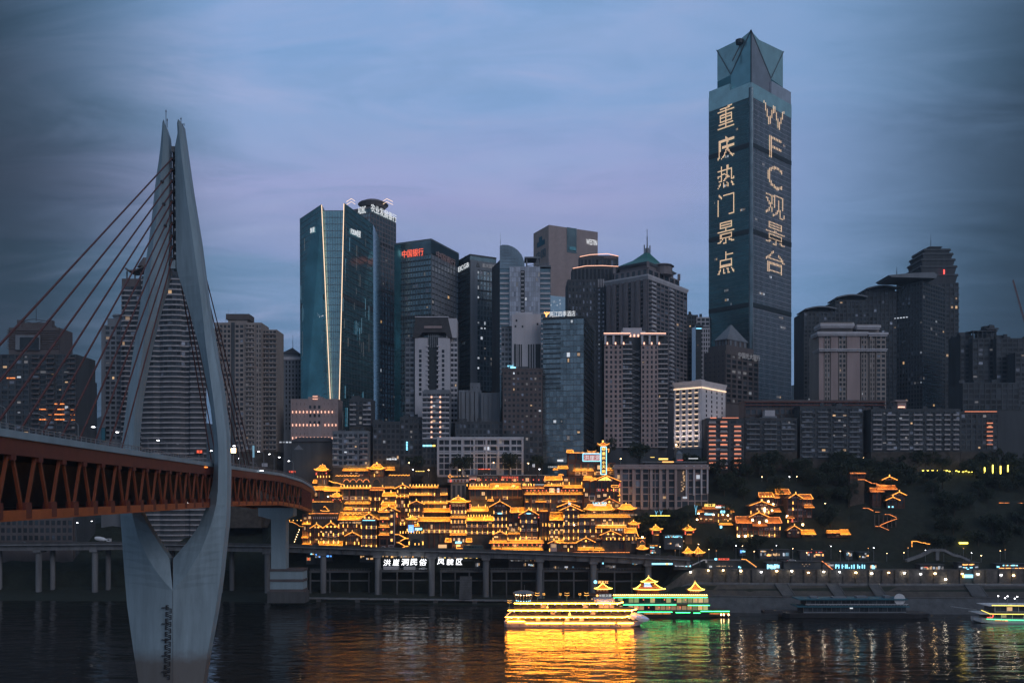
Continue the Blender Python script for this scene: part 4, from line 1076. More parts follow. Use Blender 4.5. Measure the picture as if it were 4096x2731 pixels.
b.bar((X(2110, d), d + 2, Z(1060, d)), (X(2200, d), d + 2, Z(1050, d)), .5); b.bar((X(2140, d), d + 2, Z(1065, d)), (X(2150, d), d + 2, Z(1030, d)), .5); b.box(X(2160, d), X(2204, d), d, d + 14, Z(1068, d), Z(1060, d)); part('roof_frame', b, 'render_grey', T)
mast(T, X(2001, d), d + 10, Z(985, d), Z(918, d), .12)
# ---------------------------------------------------------------- pale block with arched slots
d = 590
T, z0 = tower('slotted_block', 'pale tiled block with tall dark slots, standing before the sail-top tower', 2106, d)
body(T, fbox(2048, 2164, d, 18), z0, Z(1256, d), 'render_white')
body(T, fbox(2062, 2130, d + 2, 10), Z(1256, d), Z(1246, d), 'render_white', 'roof_room')
for (u0, u1) in ((2056, 2064), (2067, 2070), (2074, 2080), (2083, 2088), (2112, 2118), (2122, 2128), (2132, 2137), (2142, 2162)):
 v0 = 1378 + abs((u0 + u1) / 2 - 2106) * -.05
 piece('dark_slot', 'mullion_dark', T, (X((u0 + u1) / 2, d), d - .05, (Z(1476, d) + Z(v0, d)) / 2), (X(u1, d) - X(u0, d), .2, Z(v0, d) - Z(1476, d)))
for k, (u, v) in enumerate(((2066, 1282), (2062, 1305), (2090, 1306), (2150, 1296))): piece('window_pane', 'pane', T, (X(u, d), d - .03, Z(v, d)), (1.1, .15, 1.4))
body(T, fbox(2005, 2047, d + 4, 16), z0, Z(1300, d), 'render_dark', 'side_wing'); o, a, w = flat(2005, 2047, d + 4); facade(T, o, a, w, Z(1560, d), Z(1305, d), 3, 3.3, .6, 1.3, .4, 'render_grey', lit=.01)
letters('lettering', 'BESTONY', T, (X(2030, d), d - 1), 0, 0, 3.6, Z(1467, d), Z(1462, d), 'sign_cyan', .3); b = MB(); b.box(X(2042, d), X(2062, d), d - 1.2, d - .9, Z(1475, d), Z(1468, d)); part('lit_sign', b, 'sign_cyan', T)
d = 575
T, z0 = tower('brown_block', 'dark brown tiled block below the pale slotted block', 2095, d)
body(T, fbox(2010, 2170, d, 18), z0, Z(1478, d), 'render_brown'); o, a, w = flat(2012, 2168, d); facade(T, o, a, w, Z(1760, d), Z(1482, d), 9, 3.5, 1.3, 1.8, .35, 'render_brown', lit=.03, bright=.08)
parapet(T, fbox(2010, 2170, d, 18), Z(1478, d), .9, m='render_brown'); clutter(T, fbox(2010, 2170, d, 18), Z(1478, d), 4, 5)
# ---------------------------------------------------------------- blue-grey banded glass hotel
d = 575
C_ = corner(2172, 2335, 2374, d, rad(12))
T, z0 = tower('glass_hotel', 'blue-grey glass hotel tower with horizontal bands and rooftop lit characters', 2270, d)
zt = Z(1272, d); body(T, C_['fp'], z0, zt, 'glass_dark')
o, a, w = C_['L']; facade(T, o, a, w, Z(1850, d), zt, 12, 3.5, .12, .5, .3, 'mullion', 'glass_blue', lit=.008, bright=.0)
for j in range(14): piece('sun_shade', 'mullion_dark', T, (o[0] + w * .22 * math.cos(a), o[1] - .3 + w * .22 * math.sin(a), Z(1290 + j * 20, d)), (w * .43, 1.2, .4), a)
o, a, w = C_['R']; facade(T, o, a, w, Z(1800, d), zt, 5, 3.5, .5, .9, .3, 'mullion_dark', 'glass_dark', single=False, lit=.0)
parapet(T, C_['fp'], zt, 1.2, m='mullion_dark'); clutter(T, C_['fp'], zt, 4, 15)
o, a, w = C_['L']; letters('lettering', '两江四季酒店', T, o, a, w * .17, w * .80, Z(1264, d), Z(1242, d), 'sign_white', 1.2)
b = MB(); zz = Z(1262, d); s_ = w * .09
b.obox(o, a, s_ - .35, s_ + .35, 1.0, 1.3, zz, zz + 1.5)
for sg in (-1, 1): b.bar((o[0] + s_, o[1] - 1.2, zz + 1.3), (o[0] + s_ + sg * 1.7, o[1] - 1.2, zz + 3), .6); b.bar((o[0] + s_ + sg * .6, o[1] - 1.25, zz + 2.4), (o[0] + s_ + sg * .2, o[1] - 1.25, zz + 3.1), .4)
part('emblem', b, 'sign_orange', T)
body(T, inset(C_['fp'], .5), zt, zt + 4, 'render_dark', 'plant_room')
# ---------------------------------------------------------------- pin-striped hotel
d = 860
C_ = corner(2135, 2196, 2389, d, rad(64))
T, z0 = tower('pinstripe_hotel', 'tall brown pin-striped hotel tower with white lettering and notch', 2250, d)
zt = Z(900, d); body(T, C_['fp'], z0, zt, 'render_brown')
M['stripe'] = mat('stone_stripe', (.50, .41, .40), .7, var=.12); M['copper'] = mat('copper_cladding', (.46, .34, .30), .6, var=.2)
o, a, w = C_['R']; b = MB(); nS = 44
for i in range(nS + 1): b.obox(o, a, i * w / nS - w / nS * .33, i * w / nS + w / nS * .33, -.1, .4, z0, zt)
part('stone_fins', b, 'stripe', T, kind='stuff')
b = MB(); b.obox(o, a, w * .36, w * .56, -.1, .75, Z(1000, d), zt + .2); part('notch', b, 'glass_dark', T)
b = MB(); b.obox(o, a, w * .40, w * .54, .5, 1.6, Z(990, d), Z(976, d)); part('observation_box', b, 'glass_teal', T)
letters('lettering', 'WESTIN', T, o, a, w * .76, w * .985, Z(957, d), Z(935, d), 'sign_white', 1.0)
o, a, w = C_['L']; b = MB(); b.obox(o, a, 0, w, -.1, .3, z0, zt); part('copper_wall', b, 'copper', T)
M['logo_teal'] = mat('teal_sign_panel', (.03, .14, .19), .5); M['facade_blue'] = glow('blue_lit_base', (.06, .26, .5), .28, False)
b = MB(); b.obox(o, a, w * .25, w * .75, .3, .6, Z(968, d), Z(948, d)); b.obox(o, a, w * .38, w * .58, .3, .62, Z(948, d), Z(930, d)); part('emblem', b, 'logo_teal', T)
letters('lettering', '中国', T, o, a, w * .2, w * .8, Z(1020, d), Z(985, d), 'logo_teal', .6)
o, a, w = C_['R']; b = MB(); b.obox(o, a, -2, w * .55, .55, .8, Z(1262, d), Z(1182, d)); part('blue_lit_base', b, 'facade_blue', T)
for k in range(26): piece('lit_window', 'lit_white', T, (o[0] + RND.uniform(0, .5) * w * math.cos(a), o[1] - 1.2 + RND.uniform(0, .5) * 3, Z(RND.uniform(1195, 1255), d)), (.5, .2, 1.5))
# ---------------------------------------------------------------- stepped tower with red-lit crown
d = 720
T, z0 = tower('stepped_tower', 'dark stepped tower with reddish lights tracing its crown, beside the pin-striped hotel', 2340, d)
fp = fbox(2270, 2424, d, 30); body(T, fp, z0, Z(1118, d), 'render_dark'); o, a, w = flat(2272, 2384, d)
facade(T, o, a, w, Z(1270, d), Z(1122, d), 8, 4.6, 1.6, 2.2, .35, 'render_dark', lit=.0, bright=.35)
for v0, n in ((1118, 2), (1075, 1)):
 pass
o, a, w = flat(2388, 2422, d); facade(T, o, a, w, Z(1640, d), Z(1150, d), 2, 3.6, 2.0, 1.8, .4, 'render_dark', 'pane_bright', lit=.01)
for k in range(4): piece('pale_fin', 'render_white', T, (X(2393 + k * 7, d), d - .4, Z(1133, d)), (.6, .4, 6.5))
body(T, fbox(2290, 2486, d + 5, 22), Z(1120, d), Z(1062, d), 'render_dark', 'upper_step')
o, a, w = flat(2294, 2480, d + 5); facade(T, o, a, w, Z(1115, d), Z(1066, d), 12, 9.5, 1.2, 1.6, .4, 'render_dark', lit=0, single=False)
body(T, fbox(2318, 2474, d + 9, 14), Z(1064, d), Z(1010, d), 'render_dark', 'crown'); o, a, w = flat(2320, 2472, d + 9); facade(T, o, a, w, Z(1056, d), Z(1024, d), 10, 6.4, 1.3, 1.4, .4, 'render_dark', lit=0)
b = MB(); b.path([(X(u, d + 4), d + 4.2, Z(v, d)) for u, v in ((2291, 1068), (2345, 1058), (2410, 1057), (2486, 1061))], .35); part('light_line', b, 'pink_light', T)
b = MB(); b.path([(X(u, d + 8), d + 8.2, Z(v, d)) for u, v in ((2319, 1016), (2360, 1008), (2430, 1004), (2474, 1014))], .35); part('light_line', b, 'pink_light', T)
letters('lettering', 'COSMOPOLIS', T, (X(2415, d + 8.5), d + 8.5), 0, 0, X(2465, d) - X(2415, d), Z(1022, d), Z(1016, d), 'sign_dimred', .3)
# ---------------------------------------------------------------- grand tower with green pyramid
d = 690
C_ = corner(2424, 2592, 2747, d, rad(38))
T, z0 = tower('green_roof_tower', 'grand stone tower with green pyramid roof, cornice and tall spire', 2592, d)
zt = Z(1110, d); fp = C_['fp']; body(T, fp, z0, zt, 'granite_violet')
o, a, w = C_['L']
for k in range(7):
 s = w * (k + .5) / 7
 b = MB(); b.obox(o, a, s - w / 26, s + w / 26, -.1, 1.1 if k % 2 else .5, z0, zt - 1); part('pilaster', b, 'granite_violet', T)
for k in (1, 3, 5):
 s = w * (k + 1) / 7
 for j in range(30): piece('window_pane', 'pane', T, (o[0] + (s) * math.cos(a) + .2 * math.sin(a), o[1] + s * math.sin(a) - .55, zt - 3 - j * 3.3), (1.4, .6, 1.9), a)
 b = MB(); b.obox(o, a, s + 1.0, s + 2.6, -.1, .25, z0, zt - 1); part('dark_strip', b, 'mullion_dark', T)  # dark strip beside each window column
o, a, w = C_['R']; facade(T, o, a, w, Z(1580, d), zt - 1, 10, 3.3, 1.2, 1.2, .45, 'granite_violet', lit=.01, bright=.12)
for s0, s1 in ((.06, .17), (.53, .63)): balc(T, o, a, w, Z(1580, d), zt - 1, w * s0, w * s1, 3.3, 'render_white', 1.2, 1.2)
b = MB(); e = inset(fp, 1.05); b.frustum(inset(fp, 1.0), zt - 1.5, e, zt + 1.2); b.frustum(e, zt + 1.2, e, zt + 2.4); part('cornice', b, 'render_white', T)
f2 = inset(fp, .80); z2 = Z(1062, d); body(T, f2, zt + 2.3, z2, 'granite_violet', 'upper_storey')
def faces(f): return ((f[0], math.atan2(f[1][1] - f[0][1], f[1][0] - f[0][0]), math.dist(f[0], f[1])), (f[1], math.atan2(f[2][1] - f[1][1], f[2][0] - f[1][0]), math.dist(f[1], f[2])))
for o, a, w in faces(f2): facade(T, o, a, w, zt + 2.5, z2, 6, 9, 2.2, 2, .4, 'granite_violet', lit=0, single=False)
f3 = inset(fp, .66); z3 = Z(1040, d); body(T, f3, z2, z3, 'granite_violet', 'top_storey')
for p in f2: body(T, [(p[0] - 1, p[1] - 1), (p[0] + 1, p[1] - 1), (p[0] + 1, p[1] + 1), (p[0] - 1, p[1] + 1)], z2, z2 + 5, 'granite_violet', 'corner_finial')
b = MB(); e = inset(fp, .70); b.frustum(e, z3, inset(fp, .76), z3 + 1.4); part('eave_ring', b, 'render_grey', T)
cx = sum(p[0] for p in fp) / 4; cy = sum(p[1] for p in fp) / 4
b = MB(); b.frustum(inset(fp, .74), z3 + 1.4, inset(fp, .35), lerp(z3, Z(962, d), .52)); b.frustum(inset(fp, .35), lerp(z3, Z(962, d), .52), inset(fp, .07), Z(962, d)); part('pyramid_roof', b, 'green_roof', T)
b = MB(); q = inset(fp, .07); zz = Z(962, d)
for p in q: b.cyl(p, .5, zz - 2, zz + 6.5, 6)
b.cyl((cx, cy), 1.6, zz - 1, zz + 4, 8); part('spire_base', b, 'render_grey', T); mast(T, cx, cy, zz + 4, Z(860, d), .4)
b = MB(); o, a, w = C_['R']; ccx, ccy = o[0] + w * .45 * math.cos(a), o[1] + w * .45 * math.sin(a)
b.cyl((ccx - 2, ccy + 6), 8, z2 - 1, Z(1030, d), 16); b.cyl((ccx - 2, ccy + 6), 9.5, Z(1030, d), Z(1024, d), 16, 8); part('corner_drum', b, 'granite_violet', T)
# ---------------------------------------------------------------- twin apartment tower with lit crown
d = 580
T, z0 = tower('twin_apartment_tower', 'twin-fronted apartment tower with warm lights along its pale crown', 2545, d)
fp = fbox(2420, 2668, d + 3, 20); body(T, fp, z0, Z(1345, d), 'render_dark')
for (u0, u1) in ((2417, 2490), (2564, 2632)):
 body(T, fbox(u0, u1, d, 6), z0, Z(1338, d), 'render_dark', 'front_wing')
 o, a, w = flat(u0, u1, d); facade(T, o, a, w, Z(1790, d), Z(1380, d), 4, 3.2, 1.5, 1.3, .5, 'render_pink', lit=.005)
 for (a0, b0) in ((u1, u1 + 38),):
  o, a, w = flat(a0, b0, d + 1); facade(T, o, a, w, Z(1790, d), Z(1360, d), 3, 3.2, .5, 1.0, .4, 'render_dark', lit=.01, bright=.06); balc(T, o, a, w, Z(1790, d), Z(1360, d), 0, w, 3.2, 'band_grey', 1.2, .8)
 for k in range(3):
  uu = lerp(u0 + 4, u1 - 4, k / 2); b = MB(); b.box(X(uu - 4, d), X(uu + 4, d), d - 1.2, d, Z(1378, d), Z(1342, d)); part('crown_pier', b, 'render_white', T)
  piece('uplight', 'pink_light', T, (X(uu + 8, d), d - .8, Z(1374, d)), (.8, .4, 1.4))
 b = MB(); b.box(X(u0 - 3, d), X(u1 + 30, d), d - 1.6, d + 8, Z(1342, d), Z(1336, d)); part('crown_slab', b, 'render_white', T)
 b = MB(); b.box(X(u0 - 3, d), X(u1 + 30, d), d - 1.9, d - 1.55, Z(1336, d), Z(1333, d)); part('light_line', b, 'pink_light', T)
for j in range(16):
 v0 = 1400 + j * 24; b = MB(); b.bar((X(2532, d), d + 1, Z(v0, d)), (X(2562, d), d + 1, Z(v0 + 12, d)), .4); b.bar((X(2562, d), d + 1.5, Z(v0, d)), (X(2532, d), d + 1.5, Z(v0 + 12, d)), .4); part('lattice_brace', b, 'render_grey', T)
body(T, fbox(2484, 2582, d + 6, 10), Z(1345, d), Z(1318, d), 'render_white', 'roof_room'); body(T, fbox(2492, 2568, d + 7, 7), Z(1318, d), Z(1303, d), 'render_white', 'roof_room')
for k in range(6): piece('uplight', 'pink_light', T, (X(2494 + k * 16, d), d + 5.7, Z(1336, d)), (.9, .3, 1.5))
# ---------------------------------------------------------------- small blocks in the gap before the tallest tower
for (u0, u1, vt, dd, m, lab) in ((2745, 2786, 1260, 770, 'render_dark', 'dark slab in the gap left of the tallest tower, behind the green-roofed one'), (2770, 2838, 1268, 820, 'render_white', 'pale hazy block peeping out just left of the tallest tower'),
                                 (2783, 2806, 1300, 740, 'glass_dark', 'thin dark glass block with a blue light at its top edge'), (2803, 2840, 1312, 750, 'render_white', 'thin white slab left of the pyramid-topped bank')):
 T, z0 = tower('background_block', lab, (u0 + u1) / 2, dd); body(T, fbox(u0, u1, dd, 16), z0, Z(vt, dd), m)
 o, a, w = flat(u0, u1, dd); facade(T, o, a, w, Z(1560, dd), Z(vt + 3, dd), 4, 3.6, .8, 1.2, .3, m if m != 'glass_dark' else 'mullion_dark', single=False, lit=.01)
 clutter(T, fbox(u0, u1, dd, 16), Z(vt, dd), 3, int(u0))
 if m == 'glass_dark': piece('edge_light', 'sign_cyan', T, (X(2795, dd), dd - .5, Z(1314, dd)), (4.5, .2, .5))
# ---------------------------------------------------------------- bank with stone pyramid
d = 640
C_ = corner(2815, 2901, 3032, d, rad(50))
T, z0 = tower('pyramid_top_bank', 'brown stone bank tower crowned by a grey pyramid, before the tallest tower', 2901, d)
zt = Z(1400, d); body(T, C_['fp'], z0, zt, 'render_brown')
o, a, w = C_['R']; facade(T, o, a, w, Z(1610, d), Z(1412, d), 6, 3.6, 1.9, 1.2, .5, 'render_brown', lit=.08, bright=.1)
f2 = inset(C_['fp'], .84); z2 = Z(1375, d); body(T, f2, zt, z2, 'render_brown', 'shoulder_block')
f3 = inset(C_['fp'], .58); z3 = Z(1346, d); body(T, f3, z2, z3, 'render_brown', 'neck_block')
for o, a, w in faces(f3):
 for k in range(4): b = MB(); b.obox(o, a, w * (k + .3) / 4, w * (k + .7) / 4, -.1, .5, z2, z3 - .8); part('neck_pilaster', b, 'render_grey', T)
b = MB(); b.frustum(inset(C_['fp'], .62), z3, inset(C_['fp'], .02), Z(1278, d)); part('pyramid_roof', b, 'render_grey', T)
b = MB(); b.frustum(inset(C_['fp'], .645), z3 - .6, inset(C_['fp'], .645), z3); part('pyramid_base', b, 'render_grey', T)
o, a, w = C_['R']; letters('lettering', '中国光大银行', T, o, a, w * .35, w * 1.02, Z(1423, d), Z(1400, d), 'sign_grey', 1.3)
o, a, w = C_['L']; facade(T, o, a, w, Z(1610, d), Z(1412, d), 5, 3.6, 2.6, 2.4, .3, 'render_brown', lit=.01, single=False)
# ---------------------------------------------------------------- the tallest tower with facade characters
M['crown_glass'] = mat('crown_glass', (.42, .66, .70), .32, .55, var=.16, scale=.12)
M['fin_lit_side'] = mat('lit_side_fins', (.40, .40, .46), .6)  # right face's brighter light put into the fin colour
d = 790
C_ = corner(2836, 3004, 3164, d, rad(47))
T, z0 = tower('tallest_tower', 'tallest teal glass skyscraper with glowing facade characters and faceted crown', 3004, d)
zS = Z(330, d); fp = C_['fp']; body(T, fp, z0, zS, 'glass_teal', 'core')
zl = Z(1160, d)
for key, fins in (('L', 40), ('R', 34)):
 o, a, w = C_[key]; curtain(T, o, a, w, z0, zS - .5, fins, 4.3, 'glass_teal', 'mullion' if key == 'L' else 'fin_lit_side', .16 if key == 'L' else .5, .22, .3, lit=.22)  # right face takes the fin tone painted as lit
 for v in (560, 596 + 0, 905, 1200):
  if v == 596: continue
  b = MB(); b.obox(o, a, 0, w, 0, .62, Z(v + 26, d), Z(v + 8, d)); part('refuge_floor', b, 'mullion_dark', T)
 b = MB(); b.obox(o, a, 0, w, 0, .55, Z(388, d), Z(330, d)); part('crown_band', b, 'crown_glass', T)
# glass column at the front corner
o, a, w = C_['R']; b = MB(); b.cyl(fp[1], 2.0, z0, Z(352, d), 8); part('corner_column', b, 'glass_blue', T)
# crown: shoulders, set-back core and four folded gables
L_, C0, R_, B_ = fp
cx = sum(p[0] for p in fp) / 4; cy = sum(p[1] for p in fp) / 4
body(T, [lerp_ for lerp_ in (L_, (lerp(L_[0], C0[0], .5), lerp(L_[1], C0[1], .5)), (lerp(L_[0], cx, .9), lerp(L_[1], cy, .9)), (lerp(L_[0], B_[0], .5), lerp(L_[1], B_[1], .5)))], zS, Z(302, d), 'crown_glass', 'left_shoulder')
body(T, [(lerp(R_[0], C0[0], .5), lerp(R_[1], C0[1], .5)), R_, (lerp(R_[0], B_[0], .5), lerp(R_[1], B_[1], .5)), (lerp(R_[0], cx, .9), lerp(R_[1], cy, .9))], zS, Z(276, d), 'glass_pale', 'right_shoulder')  # right shoulder in paler glass, painted as the brighter-lit side
f2 = inset(fp, .80); f2[1] = (lerp(cx, C0[0], .985), lerp(cy, C0[1], .985))
zap = Z(121, d); ztl, ztr, zbk = Z(172, d + 20), Z(152, d + 20), Z(150, d + 45)
body(T, f2, zS, Z(258, d), 'glass_teal', 'crown_core')
b = MB(); n4 = [(p[0], p[1], Z(258, d)) for p in f2] + [(f2[0][0], f2[0][1], ztl), (f2[1][0], f2[1][1], Z(259, d)), (f2[2][0], f2[2][1], ztr), (f2[3][0], f2[3][1], zbk)]
mid = lambda i, j, t, z: (lerp(f2[i][0], f2[j][0], t), lerp(f2[i][1], f2[j][1], t), z)
b.add([n4[0], mid(0, 1, .42, Z(258, d)), n4[4], mid(0, 1, .70, Z(146, d + 6)), n4[3], n4[7], n4[2], n4[6], mid(1, 2, .60, Z(258, d)), mid(1, 2, .24, Z(148, d + 6)), mid(1, 2, 0, zap)],
      [(0, 1, 3, 2), (1, 10, 3), (0, 2, 5, 4), (4, 5, 7, 6), (8, 6, 7, 9), (8, 9, 10), (2, 3, 10, 9, 7, 5)]); part('crown_block', b, 'crown_glass', T)
for i, j, t, m_ in ((1, 0, .58, 'glass_teal_pale'), (1, 2, .60, 'glass_pale')):  # right-hand facet paler, its brighter light put into the glass colour
 b = MB(); c0 = Vector((cx, cy, 0)); o_ = lambda p, e=.9: (p[0] + (p[0] - cx) * .02 * e, p[1] + (p[1] - cy) * .02 * e, p[2])
 b.add([o_(mid(i, j, 0, zap)), o_(mid(i, j, t, Z(258, d))), o_(mid(i, j, t, zS)), o_(mid(i, j, 0, zS)), mid(i, j, 0, zap), mid(i, j, t, Z(258, d)), mid(i, j, t, zS), mid(i, j, 0, zS)],
          [(0, 1, 2, 3), (7, 6, 5, 4), (0, 4, 5, 1), (1, 5, 6, 2)]); part('folded_facet', b, m_, T)
 b = MB(); b.bar(o_(mid(i, j, 0, zap), 1.2), o_(mid(i, j, t, Z(258, d)), 1.2), .7); b.bar(o_(mid(i, j, t, Z(258, d)), 1.2), o_(mid(i, j, 1, ztl if j == 0 else ztr), 1.2), .6); b.bar(o_(mid(i, j, 0, zap), 1.2), o_(mid(i, j, 0, zS), 1.2), .7); part('crown_ribs', b, 'mullion', T)
b = MB(); b.cyl((X(2958, d + 8), d + 8), 3.2, Z(158, d), Z(143, d), 12, 3.6); b.bar((X(2930, d + 10), d + 10, Z(222, d)), (X(2965, d + 10), d + 10, Z(150, d)), 1.0); part('window_crane', b, 'mullion_dark', T)
# dot-matrix characters
def dots(txt, o, a, w, s0, s1, tops_, hgt, nx, nz_):
 c, q = math.cos(a), math.sin(a)
 for ch, v in zip(txt, tops_):
  vs, fs = glyphs(ch); x0, x1 = min(p[0] for p in vs), max(p[0] for p in vs); y0, y1 = min(p[1] for p in vs), max(p[1] for p in vs)
  t = in_glyph(vs, fs); zt_, zb_ = Z(v, d + 15), Z(v + hgt, d + 15); b = MB()
  for i in range(nx):
   for j in range(nz_):
    if t(lerp(x0, x1, (i + .5) / nx), lerp(y0, y1, (j + .5) / nz_)):
     s = lerp(s0, s1, (i + .5) / nx); z = lerp(zb_, zt_, (j + .5) / nz_)
     b.obox(o, a, s - .30, s + .30, .5, .75, z - .5, z + .5)
  part('dot_character', b, 'led_dot', T, kind='stuff')
o, a, w = C_['L']; dots('重庆热门景点', o, a, w, w * .22, w * .62, (418, 540, 656, 768, 882, 1002), 88, 15, 17)
o, a, w = C_['R']; dots('W', o, a, w, w * .28, w * .82, (405,), 92, 14, 17); dots('F', o, a, w, w * .42, w * .74, (532,), 88, 8, 17); dots('C', o, a, w, w * .38, w * .76, (648,), 90, 10, 17); dots('观景台', o, a, w, w * .34, w * .82, (764, 878, 992), 90, 14, 17)
# ---------------------------------------------------------------- right-hand group: curved-roof towers
for (u0, u1, vt, dd, cap, lab) in ((3215, 3341, 1225, 690, 1216, 'lowest of the dark curved-roof towers, leftmost of the right-hand group'), (3341, 3466, 1178, 700, 1160, 'second dark tower with barrel roof in the right-hand group'), (3462, 3588, 1142, 705, 1122, 'third dark tower with an upturned flat roof in the right-hand group')):
 T, z0 = tower('curved_roof_tower', lab, (u0 + u1) / 2, dd, group='curved-roof towers'); body(T, fbox(u0, u1, dd, 24), z0, Z(vt + 22, dd), 'render_dark')
 o, a, w = flat(u0, u1, dd); facade(T, o, a, w, Z(1640, dd), Z(vt + 24, dd), 8, 3.3, 1.0, 1.2, .4, 'render_dark', lit=.008, bright=.02)
 body(T, fbox(u0 + 14, u1 - 8, dd + 3, 14), Z(vt + 24, dd), Z(vt + 8, dd), 'render_dark', 'roof_room')
 b = MB(); n = 8
 for k in range(n):
  t0, t1 = k / n, (k + 1) / n; f = lambda t: Z(lerp(vt + 16, vt, math.sin(.35 + t * 2.3)), dd)
  b.slab((X(lerp(u0 + 4, u1 + 2, t0), dd), dd - 2, f(t0)), (X(lerp(u0 + 4, u1 + 2, t1), dd), dd - 2, f(t1)), (X(lerp(u0 + 4, u1 + 2, t1), dd), dd + 20, f(t1)), (X(lerp(u0 + 4, u1 + 2, t0), dd), dd + 20, f(t0)), 1.0)
 part('curved_roof', b, 'render_grey', T)
d = 690
T, z0 = tower('slab_tower', 'broad dark slab tower with a pale canopy roof in the right-hand group', 3680, d)
C_ = corner(3586, 3690, 3778, d, rad(50)); body(T, C_['fp'], z0, Z(1122, d), 'render_dark')
for k in 'LR': o, a, w = C_[k]; facade(T, o, a, w, Z(1640, d), Z(1126, d), 9, 3.3, .8, 1.1, .35, 'render_dark', lit=.006, single=(k == 'L'))
b = MB(); e = [(X(3548, d), Z(1104, d)), (X(3640, d), Z(1096, d)), (X(3730, d), Z(1092, d)), (X(3742, d), Z(1104, d)), (X(3738, d), Z(1116, d)), (X(3560, d), Z(1112, d))]; n = 6
b.add([(x, d - 3, z) for x, z in e] + [(x, d + 22, z) for x, z in e], [tuple(range(n)), tuple(range(2 * n - 1, n - 1, -1))] + [(i, i + n, (i + 1) % n + n, (i + 1) % n) for i in range(n)]); part('canopy_roof', b, 'render_grey', T)
for u in (3605, 3662): mast(T, X(u, d), d + 8, Z(1100, d), Z(1058, d), .3)
for k in range(5): piece('lit_window', 'lit_white', T, (X(3592 + k * 9, d), d - .8 + 6 - k * 1.2, Z(1268, d)), (1.3, .3, .7))
d = 745
T, z0 = tower('tiered_tower', 'dark tower with flaring pagoda-like tiers, lantern and mast at right', 3760, d)
cxx = X(3757, d); w_ = X(3838, d) - X(3676, d)
def sq(k): return [(cxx - w_ * k / 2, d + (1 - k) * 10), (cxx + w_ * k / 2, d + (1 - k) * 10), (cxx + w_ * k / 2, d + 30 - (1 - k) * 10), (cxx - w_ * k / 2, d + 30 - (1 - k) * 10)]
body(T, sq(.96), z0, Z(1130, d), 'render_dark')
o = sq(.96)[0]; facade(T, o, 0, w_ * .96, Z(1640, d), Z(1132, d), 9, 3.6, 1.0, 1.2, .4, 'render_dark', lit=.004)
vv = [(1130, .92), (1095, .88), (1060, .82), (1032, .74), (1008, .64)]
for i, (v, k) in enumerate(vv):
 vn = vv[i + 1][0] if i + 1 < len(vv) else 990
 b = MB(); b.frustum(sq(k * .92), Z(v, d), sq(k), Z(vn + 8, d)); b.frustum(sq(k * 1.06), Z(vn + 8, d), sq(k * 1.02), Z(vn, d)); part('flared_tier', b, 'render_dark', T)
b = MB(); b.frustum(sq(.2), Z(990, d), sq(.32), Z(980, d)); b.frustum(sq(.36), Z(980, d), sq(.30), Z(976, d)); b.frustum(sq(.24), Z(1000, d), sq(.2), Z(990, d)); part('lantern', b, 'render_dark', T)
mast(T, cxx, d + 15, Z(976, d), Z(918, d), .22); piece('beacon', 'red_dot', T, (X(3775, d), d - .6, Z(1088, d)), (.9, .3, 3.6))
for j in range(18):
 b = MB(); b.box(sq(1)[1][0] - 1.2, sq(1)[1][0] + .2, d + .5, d + 4, Z(1150 + j * 26 + 4, d), Z(1150 + j * 26, d)); part('corner_eave', b, 'render_dark', T)
# ---------------------------------------------------------------- beige classical apartments
d = 625
T, z0 = tower('cornice_apartments', 'beige apartment tower with stepped pale cornices in front of the dark right-hand towers', 3408, d)
body(T, fbox(3275, 3544, d + 1, 20), z0, Z(1335, d), 'render_beige')
for (u0, u1, n, pr) in ((3276, 3296, 1, 0), (3297, 3320, 2, 0), (3324, 3352, 1, .6), (3354, 3384, 2, 0), (3388, 3440, 1, .8), (3444, 3466, 2, 0), (3478, 3500, 2, .3), (3504, 3542, 2, .6)):
 o, a, w = flat(u0, u1, d + .6 - pr); b = MB(); b.obox(o, a, 0, w, -1, .0, z0, Z(1336, d)); part('bay', b, 'render_pink' if n == 1 else 'render_beige', T)
 if n > 1: facade(T, o, a, w, Z(1640, d), Z(1340, d), n, 3.3, 1.0, 1.3, .4, 'render_beige', lit=.01)
for (u0, u1, v0, v1) in ((3266, 3470, 1338, 1328), (3470, 3550, 1340, 1331), (3278, 3415, 1306, 1296), (3424, 3520, 1312, 1302), (3272, 3548, 1400, 1396)):
 b = MB(); b.box(X(u0, d), X(u1, d), d - 1.8, d + 12, Z(v0, d), Z(v1, d)); b.box(X(u0 + 3, d), X(u1 - 3, d), d - 1.2, d + 12, Z(v0 + 6, d), Z(v0, d)); part('cornice', b, 'render_white', T)
body(T, fbox(3282, 3412, d + 3, 12), Z(1335, d), Z(1286, d), 'render_beige', 'upper_storey'); body(T, fbox(3426, 3516, d + 3, 12), Z(1335, d), Z(1294, d), 'render_beige', 'upper_storey')
